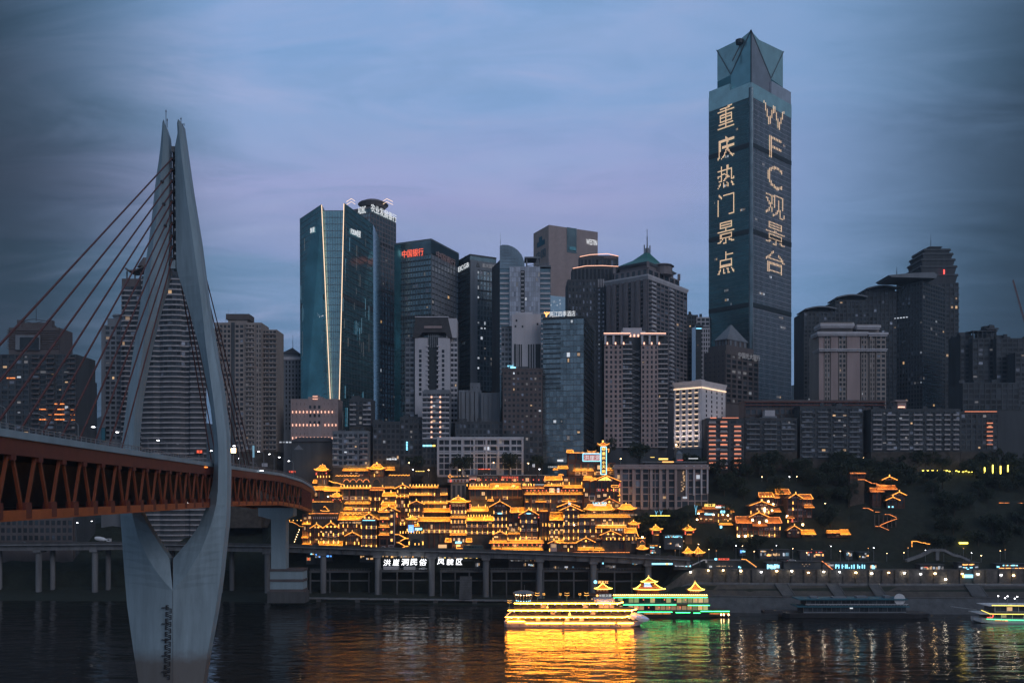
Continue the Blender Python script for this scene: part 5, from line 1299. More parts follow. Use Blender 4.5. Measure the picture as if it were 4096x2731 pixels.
# ---------------------------------------------------------------- far right lumps
for (u0, u1, vt, dd, seed, lab) in ((3841, 3895, 1340, 660, 1, 'dim block just right of the tiered tower'), (3890, 4000, 1352, 655, 2, 'dim block with open roof frames at the right'), (3948, 3985, 1312, 665, 3, 'dim stair tower with a small cap at the right edge skyline'), (3985, 4180, 1352, 650, 4, 'dim long block cut by the right edge of the picture'), (4060, 4240, 1410, 640, 5, 'nearly black block at the right edge'), (3850, 4075, 1530, 600, 6, 'low dark terrace block with faint lit floor lines at right')):
 T, z0 = tower('dim_block', lab, (u0 + u1) / 2, dd, group='dim blocks at the right edge'); body(T, fbox(u0, u1, dd, 18), z0, Z(vt, dd), 'render_dark'); o, a, w = flat(u0, u1, dd)
 facade(T, o, a, w, Z(1640, dd), Z(vt + 2, dd), max(3, int(w / 3.6)), 3.3, .8, 1.2, .4, 'render_dark', lit=.012, single=True)
 clutter(T, fbox(u0, u1, dd, 18), Z(vt, dd), 4, seed)
 if seed == 2:
  b = MB()
  for k in range(6): b.box(X(3892 + k * 18, dd), X(3895 + k * 18, dd), dd, dd + 1, Z(vt, dd), Z(vt - 26, dd))
  b.box(X(3888, dd), X(3990, dd), dd - .4, dd + 8, Z(vt - 26, dd), Z(vt - 30, dd)); part('roof_frame', b, 'render_dark', T)
 if seed == 3:
  b = MB(); b.box(X(3942, dd), X(3992, dd), dd - 1, dd + 10, Z(1318, dd), Z(1312, dd)); b.box(X(3958, dd), X(3978, dd), dd, dd + 6, Z(1312, dd), Z(1300, dd)); part('cap', b, 'render_dark', T)
# tower crane poking in
d = 640
cT = thing('tower_crane', 'red lattice crane jib rising at the right edge of the skyline', 'crane', (X(4150, d), d, gz(X(4150, d), d)))
b = MB(); p0, p1 = Vector((X(4175, d), d, Z(1560, d))), Vector((X(4052, d), d, Z(1122, d)))
for dx, dz in ((-.7, 0), (.7, 0), (0, 1.1)): b.bar(p0 + Vector((dx, 0, dz)), p1 + Vector((dx * .6, 0, dz * .6)), .22)
for k in range(36):
 t = k / 36; b.bar(p0.lerp(p1, t) + Vector((-.7, 0, 0)), p0.lerp(p1, t + .028) + Vector((.7, 0, .8)), .14)
part('jib', b, 'red_steel', cT)
b = MB(); b.box(X(4172, d), X(4180, d), d - .8, d + .8, gz(X(4176, d), d) - 1, Z(1555, d)); part('tower_mast', b, 'red_steel', cT)

# ================================================================== low-rise blocks between the towers and the cliff
def lowrise(name, label, u0, u1, vt, vb, d, nx, fh, wall, pane='pane', lit=.03, bright=.05, pier=1.0, band=1.3, proud=.4, dep=16, bal=None, seed=0, single=True, group=None):
 T, z0 = tower(name, label, (u0 + u1) / 2, d, group=group)
 fp = fbox(u0, u1, d, dep); zt = Z(vt, d); body(T, fp, Z(vb, d) - 1, zt, wall if wall.startswith('render') else 'render_dark')
 if z0 < Z(vb, d) - 1.2: body(T, inset(fp, .995), z0, Z(vb, d) - 1, 'rock', 'base')
 o, a, w = flat(u0, u1, d); facade(T, o, a, w, Z(vb, d), zt - .5, nx, fh, pier, band, proud, wall, pane, lit=lit, bright=bright, single=single)
 if bal:
  for s0, s1, m in bal: balc(T, o, a, w, Z(vb, d), zt - .5, s0 * w, s1 * w, fh, m, 1.1, .9)
 parapet(T, fp, zt, .8, m=wall);
 if seed: clutter(T, fp, zt, 5, seed)
 return T
# uplit pinkish block below the teal tower
d = 585
T = lowrise('uplit_block', 'pinkish block with rows of small warm uplights at the foot of the teal tower', 1164, 1352, 1600, 1772, d, 12, 4.2, 'render_pink', lit=.0, bright=.0, pier=2.3, band=2.4)
body(T, fbox(1232, 1290, d - .8, 10), Z(1772, d), Z(1588, d), 'render_pink', 'centre_bay'); body(T, fbox(1252, 1272, d - .4, 8), Z(1590, d), Z(1580, d), 'render_pink', 'bay_cap')
for v in (1596, 1586): piece('light_line', 'pink_light', T, (X(1262, d), d - 1.2, Z(v, d)), (X(1272, d) - X(1252, d), .25, .3))
for v in (1648, 1700, 1752):
 for k in range(13):
  u = 1172 + k * 14.4
  if RND.random() < .85: piece('uplight', 'pink_light', T, (X(u, d), d - 1.1, Z(v, d)), (.5, .35, 1.3))
for v in (1628, 1662, 1690):
 for k in range(3): piece('window_pane', 'pane', T, (X(1242 + k * 18, d), d - .85, Z(v, d)), (1.4, .15, 2))
lowrise('walkup_block', 'small dark walk-up with balconies right of the uplit block', 1398, 1486, 1600, 1700, 578, 5, 3.3, 'render_dark', bal=((.02, .3, 'band_grey'), (.62, .98, 'band_grey')), seed=21)
lowrise('balcony_block', 'grey balcony block with some reddish-lit balconies above the golden houses', 1331, 1474, 1728, 1862, 566, 7, 3.3, 'render_grey', lit=.08, bal=((.0, .18, 'band_grey'), (.38, .62, 'band_grey'), (.78, .98, 'render_pink')), seed=22)
T = thing('dark_hall', 'dark low hall with a faint pediment left of the balcony block', 'building', (X(1250, 575), 575, 68)); d = 575
body(T, fbox(1165, 1332, d, 14), 60, Z(1765, d), 'render_dark');
b = MB(); b.add([(X(1175, d), d - .3, Z(1798, d)), (X(1215, d), d - .3, Z(1798, d)), (X(1195, d), d - .3, Z(1778, d))], [(0, 1, 2)]); part('pediment', b, 'render_grey', T)
b = MB(); b.frustum(fbox(1160, 1338, d - 1, 17), Z(1765, d), inset(fbox(1160, 1338, d - 1, 17), .7), Z(1748, d)); part('hip_roof', b, 'roof_dark', T)
for k in range(4): piece('lit_window', 'lit_white', T, (X(1122 + k * 13, 572), 572, Z(1768, 572)), (1.4, .2, .8))
lowrise('plain_block', 'low dark block between the balcony block and the striped apartment house', 1492, 1600, 1690, 1860, 572, 6, 3.4, 'render_dark', lit=.06, seed=23)
lowrise('plain_block', 'low dark block with a blue vertical sign above the golden houses', 1600, 1690, 1672, 1860, 575, 5, 3.4, 'render_dark', lit=.05, seed=24)
for k in range(6): piece('sign_cell', 'sign_cyan', bpy.data.objects['plain_block.001'], (X(1628, 574), 573.4, Z(1768 + k * 6, 574)), (.9, .2, .6))
d = 572
T = lowrise('striped_apartments', 'narrow apartment house with white balcony stripes lit in pink columns', 1690, 1799, 1568, 1756, d, 6, 3.4, 'render_grey', lit=.05, bal=((0, .30, 'render_white'), (.37, .62, 'render_white'), (.69, .98, 'render_white')), pier=.5)
for j in range(9):
 for s in (.335, .655): piece('column_light', 'pink_light', T, (X(lerp(1690, 1799, s), d), d - .9, Z(1588 + j * 20, d)), (1.0, .3, .9))
b = MB(); b.box(X(1694, d), X(1796, d), d + 3, d + 10, Z(1568, d), Z(1556, d)); part('roof_gallery', b, 'render_grey', T)
lowrise('shop_block', 'low block with a row of blue-white shop lights under the striped apartments', 1690, 1770, 1760, 1860, 567, 5, 3.6, 'render_dark', lit=.0)
for k in range(4): piece('lit_window', 'sign_cyan' if k < 3 else 'sign_yellow', bpy.data.objects['shop_block'], (X(1697 + k * 13, 567), 566.5, Z(1782, 567)), (1.7, .2, 1.0))
lowrise('stepped_block', 'grey stepped block left of the pale slotted block', 1835, 1925, 1565, 1700, 590, 5, 3.4, 'render_grey', lit=.0, pier=3.4, band=2.2)
lowrise('stepped_block', 'grey block with a column of small windows beside the stepped block', 1925, 1999, 1575, 1700, 588, 4, 3.6, 'render_grey', lit=.0, pier=3.2, band=2.0)
lowrise('stepped_block', 'small grey roof block above the stepped blocks', 1880, 1920, 1536, 1600, 592, 2, 3.4, 'render_grey', lit=.0, pier=3, band=2.2)
lowrise('row_block', 'long low dark block behind the white framed building', 1820, 2010, 1690, 1760, 578, 12, 3.4, 'render_dark', lit=.02, bright=.1, seed=31)
lowrise('row_block', 'low dark block at the foot of the brown tiled block', 2010, 2170, 1740, 1860, 570, 9, 3.4, 'render_dark', lit=.02, seed=32)
# white framed slab
d = 562
T = lowrise('framed_slab', 'white concrete-framed slab building above the golden houses', 1750, 2093, 1752, 1900, d, 13, 3.9, 'render_white', lit=.03, bright=.1, pier=.5, band=.7, proud=.3)
for k in range(8):
 u = lerp(1753, 2090, k / 7); b = MB(); b.box(X(u - 4, d), X(u + 4, d), d - 1.5, d, Z(1900, d), Z(1750, d)); part('frame_pier', b, 'render_white', T)
for v in (1756, 1782, 1812): b = MB(); b.box(X(1749, d), X(2094, d), d - 1.3, d, Z(v + 4, d), Z(v - 4, d)); part('frame_beam', b, 'render_white', T)
# floodlit white hotel with scalloped cornice
d = 572
C_ = corner(2696, 2806, 2902, d, rad(40))
T, z0 = tower('floodlit_hotel', 'white floodlit hotel with flared cornice and rows of warm window lights', 2800, d)
zt, zb_ = Z(1545, d), Z(1785, d); fp = C_['fp']; M['hotel'] = mat('hotel_white', (.62, .60, .62), .8, var=.1, scale=.3)
body(T, fp, z0, zt, 'hotel')
e = inset(fp, 1.05); b = MB(); b.frustum(inset(fp, 1.0), zt - .5, inset(fp, 1.02), Z(1535, d)); b.frustum(inset(fp, 1.02), Z(1535, d), inset(fp, 1.075), Z(1521, d)); part('flared_cornice', b, 'hotel', T)
b = MB(); b.frustum(inset(fp, 1.03), Z(1792, d), inset(fp, 1.06), zb_); part('base_cornice', b, 'hotel', T)
body(T, inset(fp, 1.005), z0, Z(1792, d), 'render_grey', 'base'); body(T, inset(fp, .2), zt, Z(1504, d), 'hotel', 'roof_room')
o, a, w = C_['L']
for k in range(4):
 s = w * (k + .62) / 4.4
 for j in range(11):
  z = lerp(zb_ + 1.5, zt - 2.4, j / 10); c, q = math.cos(a), math.sin(a)
  piece('window_pane', 'pane', T, (o[0] + s * c + .1 * q, o[1] + s * q - .1 * c, z), (2.0, .3, 1.9), a)
  piece('sill_light', 'line_light', T, (o[0] + s * c + .45 * q, o[1] + s * q - .45 * c, z - 1.15), (2.5, .25, .3), a)
for k in range(5):
 s = w * (k + .08) / 4.4; b = MB(); b.obox(o, a, max(.1, s), s + .9, 0, .7, zb_, zt - 1); part('pilaster', b, 'hotel', T)
b = MB(); b.obox(o, a, 0, w, .25, .7, zt - .9, zt - .4); part('light_line', b, 'line_light', T)
o, a, w = C_['R']
for k in range(4):
 for j in range(8):
  s = w * (k + .9) / 4.6; z = lerp(zb_ + 14, zt - 2.6, j / 7); c, q = math.cos(a), math.sin(a)
  piece('window_pane', 'pane', T, (o[0] + s * c + .02 * q, o[1] + s * q - .02 * c, z), (1.3, .2, 1.7), a)
b = MB(); b.obox(o, a, 0, w, .25, .7, zt - .9, zt - .4); part('light_line', b, 'line_light', T)
for o, a, w in (C_['L'], C_['R']):
 for t in (.2, .5, .8):
  p = Vector((o[0] + w * t * math.cos(a) + 7 * math.sin(a), o[1] + w * t * math.sin(a) - 7 * math.cos(a), zb_ - 2)); q = Vector((o[0] + w * t * math.cos(a), o[1] + w * t * math.sin(a), zb_ + 24))
  L = bpy.data.lights.new('facade_floodlight', 'SPOT'); L.energy = 5200; L.color = (1.0, .84, .86); L.spot_size = rad(84); L.spot_blend = .9; L.shadow_soft_size = .4
  fo = bpy.data.objects.new('facade_floodlight', L); COL.objects.link(fo); fo.parent = T; fo.location = p - wloc(T); fo.rotation_euler = (q - p).to_track_quat('-Z', 'Y').to_euler()
  piece('flood_housing', 'dark_steel', T, p - Vector((0, 0, .8)), (.5, .5, .5))
piece('floodlight', 'lamp_warm', T, (X(2822, d), d - 2, Z(1768, d)), (1.5, .5, 1.8)); piece('floodlight', 'lamp_warm', T, (X(2698, d + 14), d + 8, Z(1776, d)), (.8, .5, .8))
# orange-lit balcony apartments and the long dark blocks to their right
d = 560
T = lowrise('orange_balcony_block', 'dark apartment block with three columns of orange-lit balconies', 2828, 2977, 1676, 1876, d, 5, 2.9, 'render_dark', lit=.0, pier=1.4)
for i, u in enumerate((2848, 2894, 2949)):
 for j in range(11):
  if i == 2 and j == 0: continue
  m = 'balc_orange' if RND.random() < .93 else 'band_grey'
  wpx = 26 if RND.random() < .9 else 14
  piece('lit_balcony', m, T, (X(u + (4 if j == 10 and i == 0 else 0), d), d - 1.0, Z(1687 + j * 18.2, d)), (wpx * d / FPX, .9, .75))
  piece('balcony', 'band_grey', T, (X(u, d), d - .9, Z(1692 + j * 18.2, d)), (30 * d / FPX, .8, .7))
for (u0, u1) in ((2838, 2868), (2880, 2962)): piece('roof_light', 'balc_orange', T, (X((u0 + u1) / 2, d), d - .4, Z(1671, d)), ((u1 - u0) * .8 * d / FPX, .3, .5))
DARKROW = ((2980, 3188, 1676, 1800, 564, 10, 'long dark apartment row right of the orange-lit balconies'), (3200, 3452, 1628, 1830, 566, 12, 'dark apartment block with grey window bays above the trees'),
           (3484, 3700, 1640, 1800, 562, 10, 'dark long block with pale balcony bands at right, its left half'), (3700, 3842, 1640, 1800, 562, 7, 'dark long block with pale balcony bands at right, its right half'))
for i, (u0, u1, vt, vb, dd, nx, lab) in enumerate(DARKROW):
 n = 4 if i else 3
 T = lowrise('apartment_row', lab, u0, u1, vt, vb, dd, nx, 3.2, 'render_dark', lit=.03, bright=.06, bal=[(k / n + .03, (k + 1) / n - .06, 'render_grey' if i != 2 and i != 3 else 'band_grey') for k in range(n)], seed=40 + i, group='dark apartment rows above the trees')
T = lowrise('apartment_row', 'dark block with red roof line and a short column of red-lit balconies at far right', 3842, 3992, 1650, 1800, 564, 7, 3.2, 'render_dark', lit=.02, group='dark apartment rows above the trees')
piece('roof_light', 'balc_orange', T, (X(3920, 564), 563, Z(1646, 564)), (20, .3, .4))
for k in range(6): piece('lit_balcony', 'balc_orange', T, (X(3956, 564), 563, Z(1692 + k * 17, 564)), (3.6, .4, .5))
T = lowrise('rooftop_slab', 'long dark red-brown slab roof in front of the bank and beige towers', 2980, 3535, 1604, 1660, 578, 24, 4, 'render_brown', lit=.0, single=False)
for v in (1606, 1618): b = MB(); b.box(X(2978, 577), X(3540, 577), 576, 577.8, Z(v + 4, 577), Z(v, 577)); part('roof_edge', b, 'red_steel', T)
T = thing('roof_kiosk', 'small pink-lit rooftop kiosk on the dark long block', 'kiosk', (X(3607, 566), 566, Z(1640, 566)))
body(T, fbox(3590, 3625, 566, 6), Z(1642, 566), Z(1600, 566), 'render_pink'); body(T, fbox(3582, 3632, 565, 8), Z(1606, 566), Z(1600, 566), 'render_pink', 'roof'); piece('pink_lamp', 'pink_light', T, (X(3607, 565), 565.4, Z(1628, 566)), (4.2, .3, .7))
T = thing('roof_tank', 'pale boxy roof tank on the long dark apartment row', 'tank', (X(3080, 570), 570, Z(1676, 570))); body(T, fbox(3060, 3100, 570, 6), Z(1678, 570), Z(1640, 570), 'render_white'); body(T, fbox(3052, 3108, 569, 8), Z(1676, 570), Z(1664, 570), 'render_grey', 'plinth')
# white framed hotel right of the golden houses
d = 533
T = lowrise('framed_hotel', 'beige concrete-framed hotel front right of the golden houses', 2462, 2832, 1862, 2030, d, 14, 4.2, 'render_pink', lit=.02, bright=.05, pier=.6, band=.7, proud=.3)
for k, u in enumerate((2463, 2484, 2533, 2566, 2604, 2640, 2668, 2702)): b = MB(); b.box(X(u - 5, d), X(u + 5, d), d - 1.4, d, Z(2035, d), Z(1862, d)); part('frame_pier', b, 'render_pink', T)
for k, u in enumerate((2744, 2774, 2804, 2828)): b = MB(); b.box(X(u - 3, d), X(u + 3, d), d - 1.8, d, Z(1985 - k * 4, d), Z(1862, d)); part('pale_column', b, 'render_white', T)
b = MB(); b.box(X(2455, d), X(2836, d), d - 2.2, d + 10, Z(1876, d), Z(1866, d)); part('cornice', b, 'render_pink', T)
b = MB(); b.box(X(2708, d), X(2742, d), d - .6, d, Z(1985, d), Z(1878, d)); part('brown_bay', b, 'render_brown', T)
for k in range(14): piece('bay_light', 'lit_warm', T, (X(RND.uniform(2724, 2738), d), d - .75, Z(1885 + k * 6, d)), (.9, .2, .7))
T = thing('roof_terrace', 'rooftop terrace bar with red and yellow signs on the beige framed hotel', 'terrace', (X(2700, 536), 536, Z(1866, 536))); d = 536
body(T, fbox(2580, 2826, d + 2, 9), Z(1868, d), Z(1848, d), 'render_dark'); b = MB(); b.box(X(2570, d), X(2830, d), d + 1, d + 12, Z(1848, d), Z(1845, d)); part('canopy', b, 'grey_steel', T)
for (x0, x1, y0, y1, m) in ((130, 295, 268, 300, 'sign_orange'), (440, 578, 232, 256, 'sign_white'), (315, 398, 256, 270, 'sign_red'), (525, 572, 312, 346, 'sign_yellow'), (90, 225, 225, 275, 'sign_yellow'), (0, 60, 222, 236, 'sign_yellow')):
 piece('neon_sign', m, T, (X(U('C', (x0 + x1) / 2), d), d + .2, Z(V('C', (y0 + y1) / 2), d)), ((x1 - x0) * .34 * d / FPX * .8, .3, (y1 - y0) * .34 * d / FPX * .34))
b = MB(); f_ = fbox(2704, 2732, d, 4); b.frustum(f_, Z(1816, d), inset(f_, .1), Z(1801, d)); part('kiosk_roof', b, 'render_grey', T); body(T, inset(f_, .85), Z(1850, d), Z(1816, d), 'render_grey', 'kiosk')

# ================================================================== the golden cliff houses
CUR = {}
def house(label, f, xc, ybase, tier, name='stilt_house', group='golden stilt houses on the cliff'):
 u = U(f, xc); d = dv(u) + 16 + tier
 T = thing(name, label, 'house', (X(u, d), d, Z(V(f, ybase), d)), group)
 CUR.update(T=T, f=f, d=d, off=wloc(T))
 return T
def cx_(x): return X(U(CUR['f'], x), CUR['d'])
def cz_(y): return Z(V(CUR['f'], y), CUR['d'])
def pc(name, m, c, size): return piece(name, m, CUR['T'], c, size, 0, CUR['off'])
def wall(x0, x1, y0, y1, nx, nz, lamp=.85, panel=.6, lit=.26, dep=9, m='timber', dy=0., post=.42, solid=True):
 T, d = CUR['T'], CUR['d'] + dy
 X0, X1, z1, z0 = cx_(x0), cx_(x1), cz_(y0), cz_(y1)
 zb_ = z0
 g = gz((X0 + X1) / 2, d + 1)
 b = MB(); b.box(X0, X1, d, d + dep, z0, z1); part('timber_wall', b, m, T)
 if g < z0 - .3: b = MB(); b.box(X0 + .2, X1 - .2, d + .3, d + dep, g - 1, z0); part('stone_base', b, 'rock', T)
 bw, fh = (X1 - X0) / nx, (z1 - z0) / nz
 if lamp > .25: flood(T, ((X0 + X1) / 2, d - 1.5, z0 + .5), ((X0 + X1) / 2, d, z0 + (z1 - z0) * .6), (X1 - X0) * .9, (X1 - X0) * (z1 - z0) * 2.6)  # added unseen lamp brightening the wall from its foot
 for i in range(nx + 1): pc('post', 'timber_red', (lerp(X0 + post / 2, X1 - post / 2, i / nx), d - .2, (z0 + z1) / 2), (post, .5, z1 - z0))
 for j in range(nz + 1): pc('beam', 'timber_red', ((X0 + X1) / 2, d - .14, z0 + j * fh), (X1 - X0, .42, .32))
 for j in range(nz):
  zz = z0 + j * fh
  for i in range(nx):
   xm = X0 + (i + .5) * bw
   r = RND.random()
   hp = fh * .30
   if r < panel:
    pc('plaster_panel', 'plaster', (xm, d - .04, zz + .16 + hp / 2), (bw * .72, .16, hp))
    pc('panel_inset', 'timber', (xm, d - .10, zz + .16 + hp / 2), (bw * .42, .14, hp * .45))
   wz = zz + .3 + hp; wh = fh - hp - .55
   if wh > .4:
    q = RND.random()
    pc('window_pane', 'pane', (xm, d - .03, wz + wh / 2), (bw * .70, .14, wh))
    if q < lit: pc('lit_window', 'shop' if q < lit * .6 else 'lit_warm', (xm + bw * .12 * (RND.random() - .5), d - .10, wz + wh * RND.uniform(.35, .6)), (bw * RND.uniform(.3, .55), .12, wh * RND.uniform(.3, .6)))
    pc('window_mullion', 'timber_red', (xm, d - .12, wz + wh / 2), (.12, .16, wh))
   elif r >= panel: pc('plaster_panel', 'plaster', (xm, d - .04, zz + fh / 2), (bw * .6, .16, fh * .6))
  for i in range(nx + 1):
   if RND.random() < lamp:
    lh = min(1.8, fh * .45)
    pc('wall_lamp', 'lamp_gold', (lerp(X0 + post / 2, X1 - post / 2, i / nx), d - .55, zz + .25 + lh / 2), (.42, .22, lh))
def tile_ribs(a, b_, c, dd, n, t=.16):                 # eave-left, eave-right, ridge-right, ridge-left
 mb = MB(); a, b_, c, dd = map(Vector, (a, b_, c, dd)); nn = (b_ - a).cross(dd - a).normalized()
 if nn.z < 0: nn = -nn
 for i in range(n + 1): mb.bar(a.lerp(b_, i / n) + nn * .05, dd.lerp(c, i / n) + nn * .05, t, t)
 return mb
FLW = 11.5
def flood(T, p, q, w, watts):
 """unseen area lamp washing one roof slope, or added to brighten a wall"""
 L = bpy.data.lights.new('gold_wash_lamp', 'AREA'); L.shape = 'RECTANGLE'; L.size = max(.5, w); L.size_y = .35; L.energy = watts; L.color = (1.0, .47, .08); L.spread = rad(135)
 o = bpy.data.objects.new('gold_wash_lamp', L); COL.objects.link(o); o.parent = T
 o.location = Vector(p) - wloc(T); o.rotation_euler = (Vector(q) - Vector(p)).to_track_quat('-Z', 'Y').to_euler(); o.visible_glossy = True
def eave(x0, x1, y0, y1, m='gold_tile', dy=0., strips=2, lm='strip', run=None, lean=.5, back=True):
 """a tiled roof with its ridge along the front: lit along eave and ridge"""
 T, d = CUR['T'], CUR['d'] + dy - 1.3
 ze, zr = cz_(y1), cz_(y0); rise = max(.5, zr - ze); run = run or max(1.4, rise * 1.15)
 X0, X1 = cx_(x0), cx_(x1); i = min(lean, (X1 - X0) * .1)
 A, B, C, D = (X0, d, ze), (X1, d, ze), (X1 - i, d + run, zr), (X0 + i, d + run, zr)
 b = MB(); b.slab(A, B, C, D, .28)
 if back: b.slab(D, C, (X1, d + 2 * run, ze), (X0, d + 2 * run, ze), .28)
 r = part('roof', b, m, T)
 part('tile_ribs', tile_ribs(A, B, C, D, max(3, int((X1 - X0) / .75))), m, r, kind='stuff')
 b = MB(); b.box(X0, X1, d - .12, d + .1, ze - .45, ze - .08); part('fascia', b, 'timber_red', T)
 flood(T, ((X0 + X1) / 2, d - 1.6, ze + 1.5), ((X0 + X1) / 2, d + run * .55, lerp(ze, zr, .55)), (X1 - X0) * .9, (X1 - X0) * math.hypot(rise, run) * (FLW if m == 'gold_tile' else FLW * .6))
 if strips >= 1: b = MB(); b.box(X0, X1, d - .42, d - .24, ze + .06, ze + .25); part('light_strip', b, lm, T)
 if strips >= 2: b = MB(); b.box(X0 + i, X1 - i, d + run - .35, d + run - .1, zr + .12, zr + .30); part('light_strip', b, lm, T)
 if strips >= 3:
  for P, Q in ((A, D), (B, C)): strut('light_strip', lm, T, (P[0], P[1], P[2] + .3), (Q[0], Q[1], Q[2] + .3), .26, .26)
def gable(x0, x1, ya, ye, m='gold_tile', dep=9, dy=0., lm='strip', lamps=2, w=.36, half=None):
 """gable end to the river: two lit rakes over a timber truss"""
 T, d = CUR['T'], CUR['d'] + dy - 1.2
 X0, X1, xm = cx_(x0), cx_(x1), cx_((x0 + x1) / 2); za, ze = cz_(ya), cz_(ye)
 b = MB()
 b.slab((X0, d, ze), (xm, d, za), (xm, d + dep, za), (X0, d + dep, ze), .3); b.slab((X1, d, ze), (xm, d, za), (xm, d + dep, za), (X1, d + dep, ze), .3)
 r = part('roof', b, m, T)
 rb = tile_ribs((X0, d, ze), (X0, d + dep, ze), (xm, d + dep, za), (xm, d, za), 10); rb2 = tile_ribs((X1, d, ze), (X1, d + dep, ze), (xm, d + dep, za), (xm, d, za), 10)
 rb.add(rb2.v, rb2.f); part('tile_ribs', rb, m, r, kind='stuff')
 for P, Q in (((X0, d - .2, ze), (xm, d - .2, za)), ((X1, d - .2, ze), (xm, d - .2, za))): strut('light_strip', lm, T, (P[0], P[1], P[2] + .1), (Q[0], Q[1], Q[2] + .1), .3, w)
 pc('finial', 'lamp_gold', (xm, d - .1, za + .7), (.4, .4, 1.0))
 gx0, gx1 = lerp(X0, xm, .12), lerp(X1, xm, .12); gze = lerp(ze, za, .02); gza = lerp(ze, za, .88)
 b = MB(); b.add([(gx0, d + 1.0, gze), (gx1, d + 1.0, gze), (xm, d + 1.0, gza), (gx0, d + 1.4, gze), (gx1, d + 1.4, gze), (xm, d + 1.4, gza)], [(0, 1, 2), (5, 4, 3), (0, 3, 4, 1), (1, 4, 5, 2), (2, 5, 3, 0)]); part('gable_wall', b, 'timber', T)
 h = gza - gze
 for k in (-1, 0, 1): pc('gable_panel', 'plaster', (xm + k * (gx1 - gx0) * .2, d + .93, gze + h * .22), ((gx1 - gx0) * .13, .12, h * .3))
 pc('tie_beam', 'timber_red', (xm, d + .85, gze + h * .45), ((gx1 - gx0) * .52, .2, .22)); pc('king_post', 'timber_red', (xm, d + .8, gze + h * .5), (.25, .22, h * .9))
 for k in range(lamps): pc('gable_lamp', 'lamp_gold', (xm + (k - (lamps - 1) / 2) * (gx1 - gx0) * .26, d + .6, gze + h * .30), (.8, .3, .9))
def hip(x0, x1, y0, y1, m='gold_tile', dep=None, dy=0., lm='strip', curl=.5, ridge=.38, bright=True):
 """a curved hip roof with upswept corners"""
 T = CUR['T']; d = CUR['d'] + dy
 X0, X1 = cx_(x0), cx_(x1); zt, ze = cz_(y0), cz_(y1); w = X1 - X0; dep = dep or w * .8; xm = (X0 + X1) / 2; ym = d + dep / 2 - 1
 b = MB(); N = 5; rings = []
 for k in range(N + 1):
  t = k / N; sx = lerp(w / 2, w / 2 * ridge * .9, t); sy = lerp(dep / 2, .15, t); z = ze + (zt - ze) * (t ** 1.7)
  ring = []
  for (ax, ay) in ((-1, -1), (-.5, -1), (0, -1), (.5, -1), (1, -1), (1, 0), (1, 1), (0, 1), (-1, 1), (-1, 0)):
   cc = curl * (1 - t) ** 2 if abs(ax) == 1 and abs(ay) == 1 else 0
   ring.append((xm + ax * (sx + cc * .5), ym + ay * (sy + cc * .3), z + cc))
  rings.append(ring); b.v += ring
 n = 10
 for k in range(N):
  for i in range(n): b.f.append((n * k + i, n * k + (i + 1) % n, n * k + n + (i + 1) % n, n * k + n + i))
 b.f.append(tuple(range(n * N, n * N + n)))
 lo = [(x, y, z - .35) for x, y, z in rings[0]]; k0 = len(b.v); b.v += lo; b.f.append(tuple(range(k0 + n - 1, k0 - 1, -1))); b.f += [(i, k0 + i, k0 + (i + 1) % n, (i + 1) % n) for i in range(n)]
 part('roof', b, m, T)
 flood(T, (xm, ym - dep / 2 - 1.6, ze + 1.4), (xm, ym - dep / 4, lerp(ze, zt, .4)), w * .8, w * math.hypot(zt - ze, dep / 2) * (FLW if m == 'gold_tile' else FLW * .5))
 s = MB(); s.path([(x, y - .25, z + .18) for x, y, z in rings[0][:5]], .24); part('light_strip', s, lm, T)
 for c in (0, 4):
  s = MB(); s.path([(rings[k][c][0], rings[k][c][1] - .15, rings[k][c][2] + .25) for k in range(N + 1)], .2); part('light_strip', s, lm, T)
 s = MB(); s.bar((rings[N][0][0], ym - .3, zt + .25), (rings[N][4][0], ym - .3, zt + .25), .22); part('light_strip', s, lm, T)
 pc('finial', 'lamp_gold', (xm, ym, zt + .7), (.35, .35, 1.1))
def lamps(x0, x1, y, n, h=1.3, w=.4, m='lamp_gold', dy=-1., name='parapet_lamp'):
 for i in range(n): pc(name, m, (cx_(lerp(x0, x1, i / max(1, n - 1))), CUR['d'] + dy, cz_(y)), (w, .25, h))
def strip(x0, x1, y, m='strip', dy=-1.2, t=.3):
 b = MB(); b.box(cx_(x0), cx_(x1), CUR['d'] + dy - .2, CUR['d'] + dy, cz_(y) - t / 2, cz_(y) + t / 2); part('light_strip', b, m, CUR['T'])
def zig(pts, m='strip', dy=-1.2, t=.3):
 b = MB(); b.path([(cx_(x), CUR['d'] + dy, cz_(y)) for x, y in pts], t); part('light_strip', b, m, CUR['T'])
def lanterns(pts):
 for x, y in pts:
  pc('lantern', 'sign_red', (cx_(x), CUR['d'] - 1.5, cz_(y)), (.6, .6, .75))
def panelrow(x0, x1, y, n, hgt=20):
 for i in range(n):
  xm = cx_(lerp(x0, x1, (i + .5) / n)); bw = (cx_(x1) - cx_(x0)) / n; hh = hgt * FR[CUR['f']][2] * CUR['d'] / FPX
  pc('plaster_panel', 'plaster', (xm, CUR['d'] - .35, cz_(y)), (bw * .6, .2, hh)); pc('panel_inset', 'timber', (xm, CUR['d'] - .42, cz_(y)), (bw * .36, .18, hh * .5))
def text(txt, x0, x1, y0, y1, m, dy=-1.5, board=None, name='lettering'):
 o = (cx_(x0), CUR['d'] + dy)
 if board:
  b = MB(); e = .25; b.box(cx_(x0) - e, cx_(x1) + e, o[1] + .05, o[1] + .3, cz_(y1) - e, cz_(y0) + e); part('sign_board', b, board, CUR['T'])
 letters(name, txt, CUR['T'], o, 0, 0, cx_(x1) - cx_(x0), cz_(y1), cz_(y0), m, .1)

